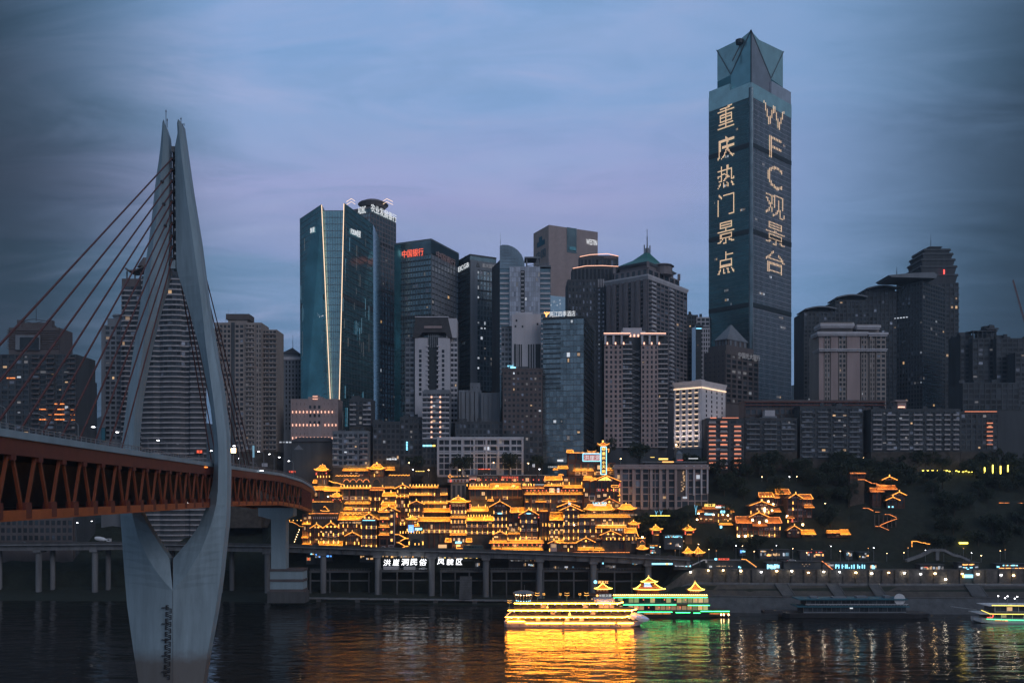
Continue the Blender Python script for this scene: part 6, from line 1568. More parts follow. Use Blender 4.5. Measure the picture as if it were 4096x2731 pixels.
# ---- left end, frame A
house('pagoda gatehouse with pointed golden roof beside the bridge end, far left of the cliff houses', 'A', 435, 395, 15)
wall(375, 500, 195, 290, 2, 1, lamp=0, panel=0, lit=0); wall(380, 500, 300, 395, 2, 1, lamp=.4, panel=0, m='stone_wall', dy=-.4); hip(345, 515, 130, 195, curl=.9); lamps(382, 530, 268, 5); lanterns(((368, 225), (492, 225), (366, 240))); pc('white_panel', 'plaster', (cx_(466), CUR['d'] - .8, cz_(335)), (.5, .2, 2.6))
eave(322, 372, 312, 350, strips=3); zig(((525, 318), (575, 340), (625, 345), (680, 362), (720, 372)), t=.4)
house('long golden lean-to roofs over dark cave-like rooms under the gatehouse', 'A', 490, 585, 10)
wall(320, 690, 450, 585, 5, 1, lamp=.2, panel=.1); eave(303, 530, 395, 436); eave(465, 670, 402, 450, dy=-1.5); strip(315, 682, 582); pc('globe_lamp', 'lamp_warm', (cx_(517), CUR['d'] - 2, cz_(518)), (.6, .6, .6))
for x0, lab in ((278, 'left small pavilion with swept golden roof on the terrace under the gatehouse'), (617, 'right small pavilion with swept golden roof on the terrace under the gatehouse')):
 house(lab, 'A', x0, 580, 7, 'terrace_pavilion', 'terrace pavilions'); wall(x0 - 45, x0 + 45, 525, 580, 2, 1, lamp=0, panel=0, dep=3); hip(x0 - 72, x0 + 66, 480, 523, curl=.8, dep=5); lanterns(((x0 - 40, 560), (x0 + 50, 560)))
house('dark carved rock wall with a small golden curling roof ornament, left', 'A', 490, 790, 6, 'relief_wall')
b = MB(); b.box(cx_(300), cx_(690), CUR['d'] + .5, CUR['d'] + 8, gz(cx_(480), CUR['d']) - 1, cz_(590)); part('rock_face', b, 'rock', CUR['T'])
for k in range(26): pc('carved_rock', 'rock', (cx_(RND.uniform(320, 670)), CUR['d'] + .4, cz_(RND.uniform(610, 700))), (RND.uniform(.6, 1.6), .8, RND.uniform(.5, 1.3)))
zig(((415, 690), (440, 698), (520, 700), (530, 690)), dy=-.5); zig(((455, 650), (470, 640), (500, 670), (520, 700)), dy=-.5); strip(318, 640, 728, 'strip_orange')
for k in range(14): pc('balustrade_post', 'plaster', (cx_(305 + k * 24), CUR['d'] - .3, cz_(785)), (.5, .4, 1.3))
house('narrow stair house with small stacked golden roofs climbing by the bridge pier', 'A', 235, 1130, 3)
wall(190, 310, 740, 1130, 2, 3, lamp=.3, panel=.15); eave(265, 320, 682, 735, dy=2, strips=3); eave(188, 297, 818, 866); eave(180, 265, 985, 1035); eave(180, 315, 1102, 1122); zig(((35, 812), (38, 835), (75, 835), (78, 840), (120, 858), (165, 890), (215, 890)), t=.2, dy=-2)
lamps(30, 175, 815, 4, .6, .35)
for k in range(6): pc('stair_lamp', 'lamp_warm', (cx_(158 - k * 12), CUR['d'] - 2, cz_(930 + k * 30)), (.3, .3, .3))
house('small gabled house with two lamps, leftmost at the road', 'A', 365, 1110, 3.5); wall(285, 450, 920, 1110, 3, 2, lamp=.4, panel=.3); gable(285, 455, 862, 915)
house('gabled house with three lamps over tall windows, second from left at the road', 'A', 548, 1130, 2); wall(450, 645, 925, 1110, 3, 2, lamp=.9, panel=.3); gable(442, 655, 840, 915, lamps=3); eave(400, 695, 1085, 1132, strips=3); panelrow(470, 640, 1015, 1, 24)
house('wide house under a broad golden roof with four tiny dormer gables', 'A', 800, 1000, 6)
wall(640, 930, 815, 1000, 5, 2, lamp=.5, panel=.3, lit=.4); eave(635, 1160, 718, 812, strips=2, back=True)
for k in range(4):
 x = 728 + k * 58; b = MB(); dd = CUR['d'] + .6
 b.path([(cx_(x - 28), dd, cz_(742)), (cx_(x), dd, cz_(722)), (cx_(x + 28), dd, cz_(742))], .28); part('dormer_strip', b, 'strip', CUR['T']); pc('dormer', 'timber', (cx_(x), CUR['d'] + 1.4, cz_(748)), (1.7, 2, .9))
eave(690, 800, 655, 685, dy=4, strips=2); lamps(700, 915, 842, 6, .9, 1.2, 'lit_warm', -.6, 'lit_lintel')
house('tall four-bay gabled house with round oval window, left of the stair tower', 'A', 1022, 1165, 3); wall(925, 1120, 805, 1165, 3, 3, lamp=1, panel=.9, lit=.05); gable(905, 1142, 730, 800, lamps=3); pc('lit_lintel', 'sign_cyan', (cx_(1022), CUR['d'] - .6, cz_(815)), (7.5, .2, .35))
house('low entrance gable with bright rakes in front of the wide dormer house', 'A', 818, 1125, 0.5); wall(735, 900, 1015, 1125, 3, 1, lamp=.6, panel=.2, dep=5); gable(718, 916, 962, 1012, dep=5, lamps=0)
house('stair tower with four stacked golden eaves and round lit windows', 'A', 1270, 1160, 4)
wall(1150, 1350, 705, 1160, 2, 4, lamp=.1, panel=.1, lit=0); gable(1135, 1410, 640, 705)
for y in (697, 786, 885, 984): eave(1142, 1282, y, y + 18, strips=2)
for y in (762, 862, 962, 1062): pc('round_window', 'plaster', (cx_(1308), CUR['d'] - .5, cz_(y)), (2.0, .3, 2.2)); pc('window_light', 'lamp_gold', (cx_(1308), CUR['d'] - .75, cz_(y)), (.9, .25, 1.3))
pc('corner_pilaster', 'plaster', (cx_(1343), CUR['d'] - .5, cz_(920)), (.5, .4, 20)); lanterns(((1375, 745), (1380, 770), (1200, 830), (1205, 930)))
# upper left
house('upper long house with five white-panelled bays and a row of parapet lamps', 'A', 860, 700, 13)
wall(690, 1030, 420, 700, 4, 2, lamp=.9, panel=1, lit=.0); eave(650, 1060, 402, 418); eave(715, 1060, 590, 608); lamps(675, 1035, 388, 10);
house('arched gate tower with a swept golden roof above a round-arched colonnade', 'A', 1110, 420, 22, 'gate_tower')
wall(1030, 1210, 180, 275, 3, 1, lamp=.3, panel=0, lit=.2); hip(1003, 1226, 112, 178, curl=1.0); gable(1075, 1170, 112, 140, lamps=0, dep=3, dy=-1)
b = MB(); b.box(cx_(1032), cx_(1208), CUR['d'] - .5, CUR['d'] + 6, cz_(405), cz_(278)); part('stone_gate', b, 'stone_wall', CUR['T'])
def arch(x0, x1, y0, y1, dy=-.7, m='mullion_dark', name='arch_opening', ring=None):
 xm, r = cx_((x0 + x1) / 2), (cx_(x1) - cx_(x0)) / 2; zs = cz_(y0) - r; z0 = cz_(y1); n = 10
 pts = [(xm - r, z0), (xm + r, z0)] + [(xm + r * math.cos(t * math.pi / n), zs + r * math.sin(t * math.pi / n)) for t in range(n + 1)]
 y = CUR['d'] + dy; b = MB(); k = len(pts)
 b.add([(x, y, z) for x, z in pts] + [(x, y + .3, z) for x, z in pts], [tuple(range(k)), tuple(range(2 * k - 1, k - 1, -1))] + [(i, i + k, (i + 1) % k + k, (i + 1) % k) for i in range(k)]); part(name, b, m, CUR['T'])
 if ring:
  b = MB(); b.path([(x, y - .1, z) for x, z in pts[2:]], .25); part('arch_trim', b, ring, CUR['T'])
arch(1075, 1160, 300, 400, ring='orange_tile'); lamps(1045, 1195, 385, 2, 1, .5)
eave(690, 1020, 172, 196); wall(700, 1020, 200, 262, 5, 1, lamp=0, panel=.2, lit=.3); zig([(610 + k * 20, 262 - (k % 2) * 8) for k in range(16)], t=.35, dy=-2)
b = MB(); b.box(cx_(695), cx_(1025), CUR['d'] - .2, CUR['d'] + 5, cz_(395), cz_(270)); part('arcade_wall', b, 'stone_wall', CUR['T'])
for k in range(4): arch(705 + k * 83, 778 + k * 83, 303, 390, dy=-.5, ring='strip_orange')
eave(1225, 1345, 148, 188, dy=2, strips=2); zig([(1275 + k * 20, 255 - (k % 2) * 9) for k in range(14)], t=.4, dy=-2); b = MB(); b.box(cx_(1210), cx_(1545), CUR['d'] + .5, CUR['d'] + 5, cz_(395), cz_(262)); part('terrace_wall', b, 'stone_wall', CUR['T'])
house('narrow dark house under the arched gate tower with vertical lamp rows', 'A', 1125, 700, 12); wall(1042, 1215, 440, 700, 3, 2, lamp=.8, panel=.3); eave(1040, 1216, 405, 440, m='orange_tile')
house('short house with three glowing golden eave panels right of the arched gate', 'A', 1278, 670, 10); wall(1195, 1362, 515, 700, 2, 2, lamp=.6, panel=.4); eave(1190, 1365, 470, 515, strips=3); eave(1180, 1362, 590, 622, strips=3, dy=-.8); eave(1182, 1365, 632, 670, strips=3, dy=-1.6); lamps(1215, 1385, 455, 3, 1.6)
house('steep gabled house with a lantern finial in the middle of the upper left terrace', 'A', 1448, 880, 12); wall(1368, 1520, 425, 880, 3, 4, lamp=.8, panel=.4); gable(1338, 1557, 368, 422); eave(1375, 1515, 505, 520, strips=1)
eave(1212, 1345, 398, 412, dy=1)
house('long upper terrace house with lamps between every bay, left of the lift tower', 'A', 1770, 720, 12)
wall(1530, 2005, 412, 715, 6, 3, lamp=1, panel=.5, lit=.05); eave(1550, 1892, 393, 408); eave(1530, 1818, 488, 502, dy=-.6); eave(1925, 2012, 486, 500, dy=-.6); eave(1700, 2000, 588, 608, dy=-.6); eave(1700, 2045, 670, 710, dy=-1.4, strips=2); lamps(1540, 1890, 378, 10)
house('small dark gabled house under the long upper terrace house', 'A', 1622, 790, 8); wall(1540, 1705, 620, 790, 3, 2, lamp=.3, panel=.4); gable(1518, 1722, 572, 615, lamps=0)
house('long low house on tall stilts with pale square panels above the road arch', 'A', 1870, 1165, 5); wall(1705, 2045, 838, 975, 5, 1, lamp=1, panel=1, lit=.2); eave(1633, 2052, 780, 828, strips=2); lamps(1710, 2040, 958, 6, 1.3)
for k in range(6): pc('stilt', 'timber_red', (cx_(1710 + k * 66), CUR['d'] - .2, cz_(1070)), (.5, .5, 9))
house('small roofed stall with blue ring sign beside the stone road arch', 'A', 1572, 960, 6); wall(1500, 1640, 805, 960, 2, 2, lamp=.3, panel=.1); hip(1490, 1640, 772, 806, dep=5); eave(1590, 1660, 868, 890); b = MB(); b.box(cx_(1522), cx_(1585), CUR['d'] - 2.0, CUR['d'] - 1.7, cz_(962), cz_(872)); part('sign_board', b, 'sign_blue', CUR['T']); pc('sign_ring', 'sign_white', (cx_(1553), CUR['d'] - 2.2, cz_(915)), (1.6, .2, 1.6)); pc('sign_ring_centre', 'sign_blue', (cx_(1553), CUR['d'] - 2.35, cz_(915)), (1.0, .2, 1.0)); pc('shop_sign', 'sign_cyan', (cx_(1648), CUR['d'] - 2, cz_(922)), (4.2, .2, 1.2))
house('grey stone road arch with a crenellated row of lamps', 'A', 1612, 1165, 1, 'stone_arch')
b = MB(); b.box(cx_(1520), cx_(1712), CUR['d'] - .4, CUR['d'] + 8, cz_(1170), cz_(985)); part('stone_gate', b, 'stone_wall', CUR['T']); arch(1540, 1682, 1045, 1168); lamps(1418, 1690, 965, 9, 1.3); lamps(1528, 1700, 1100, 2, 2.0, .5); lamps(1602, 1650, 1112, 2, 1.2, .4)
house('bright zigzag stair of light bars left of the stone arch', 'A', 1440, 1170, 2, 'zigzag_stair', None);
for pts in (((1355, 990), (1400, 990), (1490, 1040)), ((1415, 1075), (1480, 1040), (1520, 1040)), ((1372, 1090), (1400, 1090), (1480, 1138)), ((1424, 1170), (1480, 1138), (1520, 1138))): zig(pts, t=.5, dy=-1.5)
b = MB()
for pts in (((1355, 1000), (1400, 1000), (1490, 1050)), ((1415, 1085), (1480, 1050), (1520, 1050)), ((1372, 1100), (1400, 1100), (1480, 1148)), ((1424, 1175), (1480, 1148), (1520, 1148))): b.path([(cx_(x), CUR['d'] - .6, cz_(y)) for x, y in pts], 1.6, .3)
part('stair_flight', b, 'stone_wall', CUR['T'])
house('concrete lift tower with a red and white lettered band among the upper houses', 'A', 2140, 560, 17, 'lift_tower', None)
b = MB(); b.box(cx_(2048), cx_(2232), CUR['d'], CUR['d'] + 7, gz(cx_(2140), CUR['d']) - 1, cz_(345)); part('shaft', b, 'concrete_grey', CUR['T'])
for x in (2088, 2148, 2206): pc('window_slot', 'pane', (cx_(x), CUR['d'] - .05, cz_(455)), (1.7, .2, 7.5))
b = MB(); b.box(cx_(2010), cx_(2270), CUR['d'] - 1, CUR['d'] + 8, cz_(340), cz_(298)); part('sign_band', b, 'plaster', CUR['T'])
for x, w_ in ((2048, 1.0), (2095, 1.0), (2140, 1.2), (2185, .9), (2230, .9)): pc('red_panel', 'sign_red' if x < 2060 else 'red_steel', (cx_(x), CUR['d'] - 1.1, cz_(320)), (w_, .2, 1.5))
zig([(2012, 265), (2035, 240), (2060, 265), (2040, 285), (2012, 265)], t=.25, dy=1); strip(2060, 2135, 268, t=.25); lamps(2165, 2260, 262, 3, .5); pc('obelisk', 'concrete_grey', (cx_(2220), CUR['d'] + 3, cz_(240)), (1, 1, 3.5))
house('tall gable-and-hip tower house in front of the lift tower, with stacked eaves', 'A', 2145, 1165, 6)
wall(2050, 2240, 610, 980, 4, 3, lamp=.95, panel=.9, lit=.0); hip(2005, 2290, 548, 592, curl=.8); gable(2060, 2225, 520, 560, lamps=0, dep=4, dy=.5); eave(2030, 2262, 770, 785); eave(2035, 2262, 980, 1003, strips=2); panelrow(2060, 2230, 628, 4, 24); panelrow(2060, 2230, 700, 4, 24); panelrow(2060, 2230, 895, 4, 24)
lanterns([(2040, 630 + 25 * k) for k in range(3)] + [(2290, 615 + 25 * k) for k in range(4)])
house('dark road-level porch with bright kiosk and two corner roofs below the tower house', 'A', 2145, 1170, 2); wall(2060, 2240, 1005, 1165, 3, 1, lamp=.3, panel=0); eave(1978, 2055, 1045, 1090, strips=3); eave(2238, 2315, 1045, 1090, strips=3); pc('kiosk_light', 'sign_cyan', (cx_(2145), CUR['d'] - 1.5, cz_(1092)), (3.6, .3, 1.1)); pc('kiosk_sign', 'sign_orange', (cx_(2145), CUR['d'] - 1.6, cz_(1130)), (2.4, .3, 1.2)); pc('shop_light', 'shop', (cx_(1945), CUR['d'] - .5, cz_(1140)), (5, .4, 2)); pc('shop_light', 'shop', (cx_(2270), CUR['d'] - .5, cz_(1142)), (2.2, .4, 2)); strip(2082, 2200, 1166)
# ---- frame B
house('long dark terrace pavilion with a bluish roof line and red lit characters', 'B', 640, 520, 30, 'terrace_hall')
wall(80, 1085, 415, 545, 14, 1, lamp=.45, panel=.05, lit=.15, dep=10, m='render_dark'); b = MB(); b.box(cx_(185), cx_(1085), CUR['d'] - 1.2, CUR['d'] + 10, cz_(414), cz_(405)); part('flat_roof', b, 'concrete', CUR['T']); text('重庆民俗文化馆', 458, 655, 424, 450, 'sign_red', board='render_dark'); text('城市阳台', 255, 420, 428, 446, 'sign_dimred'); text('HAMEHOLDAYS', 850, 955, 516, 530, 'sign_white', -8); b = MB(); b.box(cx_(78), cx_(172), CUR['d'] - 2, CUR['d'] - 1.7, cz_(458), cz_(422)); part('beige_panel', b, 'render_pink', CUR['T']); pc('panel_light', 'pink_light', (cx_(125), CUR['d'] - 2.3, cz_(456)), (4, .2, .2))
lanterns([(90 + k * 62, 466) for k in range(15)])
house('house with a broad smooth golden roof and two small dormers on the upper terrace', 'B', 510, 700, 13)
wall(345, 710, 580, 700, 6, 1, lamp=.4, panel=.7, lit=.35); eave(315, 692, 512, 577, strips=2); eave(70, 316, 542, 574, dy=1); eave(698, 962, 540, 566, m='orange_tile', dy=1, strips=1); wall(80, 345, 578, 700, 4, 1, lamp=.1, panel=0, m='stone_wall', dy=2); lamps(55, 310, 528, 8); lamps(712, 840, 524, 5)
for x in (405, 600): pc('dormer', 'plaster', (cx_(x), CUR['d'] + .6, cz_(540)), (2.2, 1.6, 1.2)); zig(((x - 25, 534), (x, 524), (x + 25, 534)), dy=-.5)
house('central upper house with a small raised golden roof and long double eaves', 'B', 1080, 835, 12)
wall(730, 1415, 640, 835, 9, 2, lamp=.25, panel=.6, lit=.1); eave(722, 1418, 620, 638, strips=2); wall(730, 1415, 566, 622, 9, 1, lamp=0, panel=0, lit=.5); wall(990, 1160, 472, 535, 3, 1, lamp=.3, panel=.4, dy=.5); eave(962, 1174, 430, 472, strips=3); eave(955, 1180, 526, 540); eave(1175, 1414, 532, 562); eave(700, 960, 542, 566, m='orange_tile', strips=1); lanterns([(760 + k * 45, 590) for k in range(14)]); pc('shop_light', 'shop', (cx_(1050), CUR['d'] - .6, cz_(588)), (3, .3, 2.6)); pc('shop_light', 'lit_white', (cx_(1125), CUR['d'] - .6, cz_(588)), (1.4, .3, 2.6))
wall(1180, 1410, 435, 530, 3, 1, lamp=.9, panel=.2, lit=.3, dy=3)
for x0, x1, y in ((735, 775, 718), (855, 985, 718), (905, 1005, 826), (1165, 1340, 715)): eave(x0, x1, y - 8, y + 8, dy=-1.5, strips=1)
house('large gabled house at the right end of the upper terrace with glowing gable window', 'B', 1640, 840, 13)
wall(1425, 1850, 490, 840, 6, 3, lamp=.35, panel=.35, lit=.2); gable(1500, 1862, 412, 486, lamps=0); eave(1415, 1580, 445, 470, dy=1); b = MB(); b.add([(cx_(1590), CUR['d'] - .4, cz_(470)), (cx_(1750), CUR['d'] - .4, cz_(470)), (cx_(1690), CUR['d'] - .4, cz_(425))], [(0, 1, 2)]); part('lit_gable_window', b, 'lamp_gold', CUR['T'])
zig(((1748, 530), (1835, 530), (1835, 552), (1748, 552), (1748, 530)), t=.3); zig(((1822, 650), (1850, 650), (1838, 600)), t=.3); b = MB(); b.box(cx_(1485), cx_(1560), CUR['d'] - .8, CUR['d'] - .5, cz_(710), cz_(648)); part('window_frame', b, 'plaster', CUR['T']); pc('window_pane', 'pane', (cx_(1522), CUR['d'] - .9, cz_(680)), (2.6, .2, 2.2)); lanterns([(1845, 515 + 12 * k) for k in range(3)] + [(1600 + 50 * k, 585) for k in range(5)])
house('small gable with brown rakes tucked against the large gabled house', 'B', 1725, 760, 10); gable(1600, 1852, 680, 742, lamps=1, dep=4, w=.2, lm='strip_orange')
house('sign house on the very top with a red name board and lit pillar', 'B', 1520, 420, 26, 'sign_house')
wall(1235, 1800, 270, 415, 7, 1, lamp=.5, panel=.3, lit=.4); wall(1240, 1620, 155, 268, 4, 1, lamp=0, panel=.1, lit=0, dy=1); eave(1220, 1305, 118, 150, strips=3); strip(1300, 1600, 148); zig(((1468, 120), (1480, 132), (1560, 132), (1572, 120)), dy=-.5); eave(1297, 1542, 328, 362, strips=2); eave(1690, 1808, 298, 358, strips=3); eave(1118, 1240, 305, 336, strips=3); eave(1060, 1122, 336, 350)
eave(1125, 1190, 402, 416); eave(1420, 1530, 424, 440); zig(((1680, 110), (1722, 102), (1715, 145)), dy=-1)
text('洪崖洞', 1426, 1612, 176, 238, 'sign_white', -3.0, 'red_board'); zig(((1412, 160), (1618, 160), (1618, 248), (1412, 248), (1412, 160)), 'sign_cyan', -2.9, .35)
b = MB(); b.box(cx_(1622), cx_(1682), CUR['d'] - 4, CUR['d'] - 2, cz_(405), cz_(80)); part('sign_pillar', b, 'red_steel', CUR['T'])
zig(((1620, 82), (1620, 402), (1684, 402), (1684, 82), (1620, 82)), 'sign_cyan', -4.1, .35)
for k, ch in enumerate('重庆小天鹅'): text(ch, 1632, 1674, 142 + k * 52, 178 + k * 52, 'sign_yellow', -4.2)
b = MB(); q_ = [(cx_(1652) + .9 * math.cos(t * .6283), cz_(105) + .9 * math.sin(t * .6283)) for t in range(11)]; b.path([(x, CUR['d'] - 4.2, z) for x, z in q_], .28); b.bar((cx_(1640), CUR['d'] - 4.2, cz_(108)), (cx_(1664), CUR['d'] - 4.2, cz_(100)), .25); part('emblem', b, 'sign_yellow', CUR['T'])
hip(1588, 1704, 30, 72, dep=4, dy=-4, curl=1.3, ridge=.05, m='orange_tile'); pc('finial_ball', 'lamp_gold', (cx_(1645), CUR['d'] - 3, cz_(18)), (.8, .8, 1.2)); pc('shop_sign', 'sign_white', (cx_(1148), CUR['d'] - 2, cz_(240)), (3.6, .3, 1.2)); text('江巴辣子鸡', 1000, 1100, 308, 326, 'sign_white', -6)
# mid and lower right
house('tall gabled house with a cyan sign and three white-panelled storeys, centre', 'B', 438, 1105, 5); wall(365, 520, 790, 1105, 3, 4, lamp=.9, panel=1, lit=.0); gable(312, 566, 715, 785, lamps=0); pc('cyan_sign', 'sign_cyan', (cx_(440), CUR['d'] - .7, cz_(860)), (2.6, .2, .6))
house('tall gabled house with nine square white lattice panels, right of centre', 'B', 780, 1168, 4); wall(678, 886, 880, 1168, 3, 3, lamp=.8, panel=1, lit=.25); gable(662, 900, 812, 878, lamps=0); pc('cyan_sign', 'sign_cyan', (cx_(778), CUR['d'] - .8, cz_(860)), (2.4, .2, .6)); lanterns(((662, 905), (895, 905)))
house('house with bright yellow roof panels between the two tall gabled houses', 'B', 710, 1160, 9); wall(530, 860, 850, 1160, 5, 3, lamp=.35, panel=.2, lit=.2); eave(560, 652, 796, 850, strips=3); eave(655, 862, 796, 848, strips=3, dy=.5); eave(528, 686, 1090, 1108, dy=-3); pc('shop_light', 'shop', (cx_(595), CUR['d'] - 1, cz_(1052)), (2.4, .3, 1.6)); lamps(535, 690, 1150, 5, 1.8, .5, dy=-3)
house('lower left house with yellow roof panels and square pale fretwork', 'B', 200, 1110, 6); wall(45, 362, 945, 1105, 5, 2, lamp=.9, panel=.9, lit=.2); eave(38, 368, 900, 946, strips=1); eave(40, 132, 915, 946, dy=-1, strips=2); eave(246, 366, 900, 946, dy=-1, strips=3); lamps(70, 325, 886, 9); lamps(105, 270, 770, 3, 1.5)
eave(90, 302, 786, 838, dy=3, strips=3); eave(45, 278, 820, 838, dy=1); eave(290, 370, 700, 715, dy=3)
house('long road-level restaurant with two full-width golden strips', 'B', 635, 1295, 0.5); wall(340, 950, 1210, 1290, 10, 1, lamp=0, panel=.05, lit=.15); eave(528, 956, 1176, 1208); eave(312, 530, 1184, 1208); eave(340, 460, 1270, 1288, strips=2, dy=-.6); eave(455, 950, 1268, 1288, strips=2, dy=-.6); lanterns([(370 + k * 56, 1228) for k in range(11)])
wall(355, 525, 1112, 1184, 2, 1, lamp=.5, panel=.1, dy=1); gable(352, 528, 1072, 1110, dep=4, lamps=0, dy=1); wall(530, 680, 1110, 1180, 3, 1, lamp=.9, panel=.1, dy=1.5)
house('narrow brown stone house with small uplights between lattice house and golden patch roof', 'B', 965, 1180, 10); wall(905, 1020, 850, 1180, 3, 2, lamp=.8, panel=0, lit=0, m='stone_wall')
house('house with a big square golden roof patch and lit restaurant windows', 'B', 1100, 1310, 4); wall(1022, 1190, 942, 1185, 3, 3, lamp=.7, panel=.7, lit=.5); eave(1022, 1186, 850, 940, strips=2)
house('tall tower house with twin overlapping gables and a small white sign', 'B', 1275, 1175, 3); wall(1188, 1365, 830, 1175, 3, 4, lamp=1, panel=.7, lit=.25); gable(1130, 1412, 768, 830, lamps=2); gable(1112, 1388, 732, 786, dy=3, lamps=0); pc('white_sign', 'sign_white', (cx_(1255), CUR['d'] - 1.8, cz_(745)), (1.4, .3, 1.5)); pc('globe_lamp', 'lamp_warm', (cx_(1312), CUR['d'] - 1.6, cz_(995)), (.6, .6, .6))
house('long right-hand house with full-width golden eave and lit dining rooms', 'B', 1660, 1180, 4); wall(1368, 1965, 905, 1180, 9, 3, lamp=.35, panel=.5, lit=.35); eave(1368, 1972, 878, 906); eave(1558, 1926, 998, 1028, dy=-1, strips=2); b = MB(); b.box(cx_(1560), cx_(1925), CUR['d'] - 2.5, CUR['d'] - 2.2, cz_(998), cz_(990)); part('white_rail', b, 'white_paint', CUR['T'])
for k in range(30): pc('railing_post', 'grey_steel', (cx_(1385 + k * 19), CUR['d'] + 1, cz_(868)), (.12, .12, 1.3))
for x in (1768, 1805, 1840, 1872): pc('shop_light', 'shop' if x < 1830 else 'lit_white', (cx_(x), CUR['d'] - .6, cz_(1048)), (1.1, .3, 1.2))
house('hip-roofed rooftop pavilion carrying a white and cyan script sign', 'B', 1605, 880, 8, 'roof_pavilion', 'terrace pavilions'); wall(1465, 1750, 822, 880, 5, 1, lamp=.1, panel=0, dep=5); hip(1432, 1788, 757, 822, curl=.7, dep=9, ridge=.8); text('Let’s Go', 1530, 1690, 722, 748, 'sign_cyan', -2); pc('white_sign', 'sign_white', (cx_(1612), CUR['d'] - 2, cz_(763)), (7.4, .3, .8))
house('low golden hip roof with a pointed end, right of the script sign', 'B', 1930, 870, 7, 'roof_pavilion', 'terrace pavilions'); wall(1840, 2010, 818, 870, 3, 1, lamp=.1, panel=0, dep=4); hip(1825, 2038, 758, 816, curl=.9, dep=8, ridge=.5)
house('small gabled bay with two lamps and a russet side roof, lower right', 'B', 1740, 1175, 1.5); wall(1640, 1845, 1115, 1175, 4, 1, lamp=.7, panel=.2); gable(1614, 1868, 1062, 1115, lamps=2, dep=6); eave(1900, 2050, 1036, 1090, strips=3, m='gold_tile'); wall(1910, 2045, 1092, 1180, 3, 1, lamp=.9, panel=.2, lit=.4); zig(((2050, 1085), (2065, 1130)), t=.3)
house('road-level shop row with lit windows and a bright ground line, lower right', 'B', 1490, 1312, 0.5); wall(1020, 1980, 1205, 1312, 13, 1, lamp=.2, panel=.4, lit=.45); gable(1000, 1150, 1178, 1212, lamps=0, dep=4); eave(1080, 1196, 1178, 1204); gable(1338, 1562, 1144, 1198, lamps=1, dep=5); wall(1370, 1540, 1190, 1210, 3, 1, lamp=0, panel=1, dy=.6); eave(1190, 1345, 1196, 1208, strips=1); eave(1350, 1552, 1264, 1290, dy=-.6); eave(1550, 1666, 1268, 1292, dy=-.6); strip(1000, 1960, 1314, 'strip_orange', -2.2, .25)
b = MB(); b.box(cx_(1032), cx_(1108), CUR['d'] - .9, CUR['d'] - .5, cz_(1305), cz_(1212)); part('shop_front', b, 'plaster', CUR['T']); pc('shop_light', 'shop', (cx_(1070), CUR['d'] - 1.0, cz_(1240)), (2.6, .2, 2)); b = MB(); b.box(cx_(1985), cx_(2060), CUR['d'] - .9, CUR['d'] - .5, cz_(1212), cz_(1182)); part('oval_panel', b, 'plaster', CUR['T'])
house('stone corner turret with scalloped lights at the right end of the golden houses', 'B', 2095, 1290, 1, 'corner_turret'); wall(2050, 2150, 1155, 1290, 2, 1, lamp=0, panel=0, m='stone_wall', dep=6); arch(2090, 2135, 1178, 1240, ring='strip_orange'); zig([(2042 + k * 12, 1152 - (k % 2) * 7) for k in range(10)], t=.3); hip(2045, 2172, 1240, 1280, dep=5, dy=-2, curl=.7); pc('globe_lamp', 'lamp_warm', (cx_(2115), CUR['d'], cz_(1140)), (.9, .9, .9))
house('small swept eave hut hanging at the right end of the golden houses', 'B', 2015, 1040, 6, 'roof_pavilion', 'terrace pavilions'); wall(1975, 2050, 988, 1040, 2, 1, lamp=.5, panel=0, dep=3); hip(1952, 2078, 960, 990, dep=5, curl=.8); lanterns(((2065, 1000), (2068, 1020))); lamps(1950, 2030, 875, 3, .8, 1.4, 'lit_warm', -3, 'lit_window')
for f, xc, y0, y1, lab in (('B', 2277, 1012, 1115, 'lone lit pavilion on the dark slope just right of the golden houses'), ('C', 457, 1045, 1140, 'lone lit pavilion half hidden in dark trees further right')):
 house(lab, f, xc, y1, 6, 'lit_pavilion', 'terrace pavilions'); wall(xc - 42, xc + 42, y0 + 50, y1, 2, 1, lamp=.2, panel=0, lit=0, dep=4); hip(xc - 68, xc + 68, y0, y0 + 46, dep=5, curl=.9, ridge=.3); lanterns(((xc - 48, y0 + 62), (xc + 48, y0 + 62), (xc - 48, y0 + 82))); strip(xc - 25, xc + 25, y1 - 4)
# ---- frame C: houses on the wooded slope
house('restaurant with yellow characters and red board on the dark slope', 'C', 765, 1000, 14)
wall(575, 975, 860, 1000, 7, 2, lamp=.3, panel=.1, lit=.5); eave(555, 630, 845, 875, m='orange_tile', strips=1); eave(915, 985, 845, 872, m='orange_tile', strips=1); eave(610, 930, 812, 838, m='orange_tile', strips=0); text('闽江湖', 634, 756, 775, 810, 'sign_yellow', -2); text('生态鱼火锅', 768, 868, 790, 806, 'sign_red', -2); pc('white_sign', 'sign_cyan', (cx_(815), CUR['d'] - 2, cz_(815)), (5, .2, .7)); pc('shop_sign', 'sign_cyan', (cx_(690), CUR['d'] - 1.2, cz_(898)), (5.2, .3, .7)); pc('shop_light', 'sign_cyan', (cx_(850), CUR['d'] - 1.2, cz_(868)), (2.6, .3, 1.6))
for x, y in ((565, 890), (740, 903), (850, 905), (908, 910), (548, 960)): pc('globe_lamp', 'lamp_warm', (cx_(x), CUR['d'] - 1.6, cz_(y)), (.8, .5, .8))
eave(795, 958, 1006, 1022, dy=-2); pc('sign_post', 'sign_cyan', (cx_(824), CUR['d'] - 2.5, cz_(1055)), (1.2, .3, 2.3))
house('lower gabled lodge with russet roofs and bright uplights among the trees', 'C', 1275, 1170, 9)
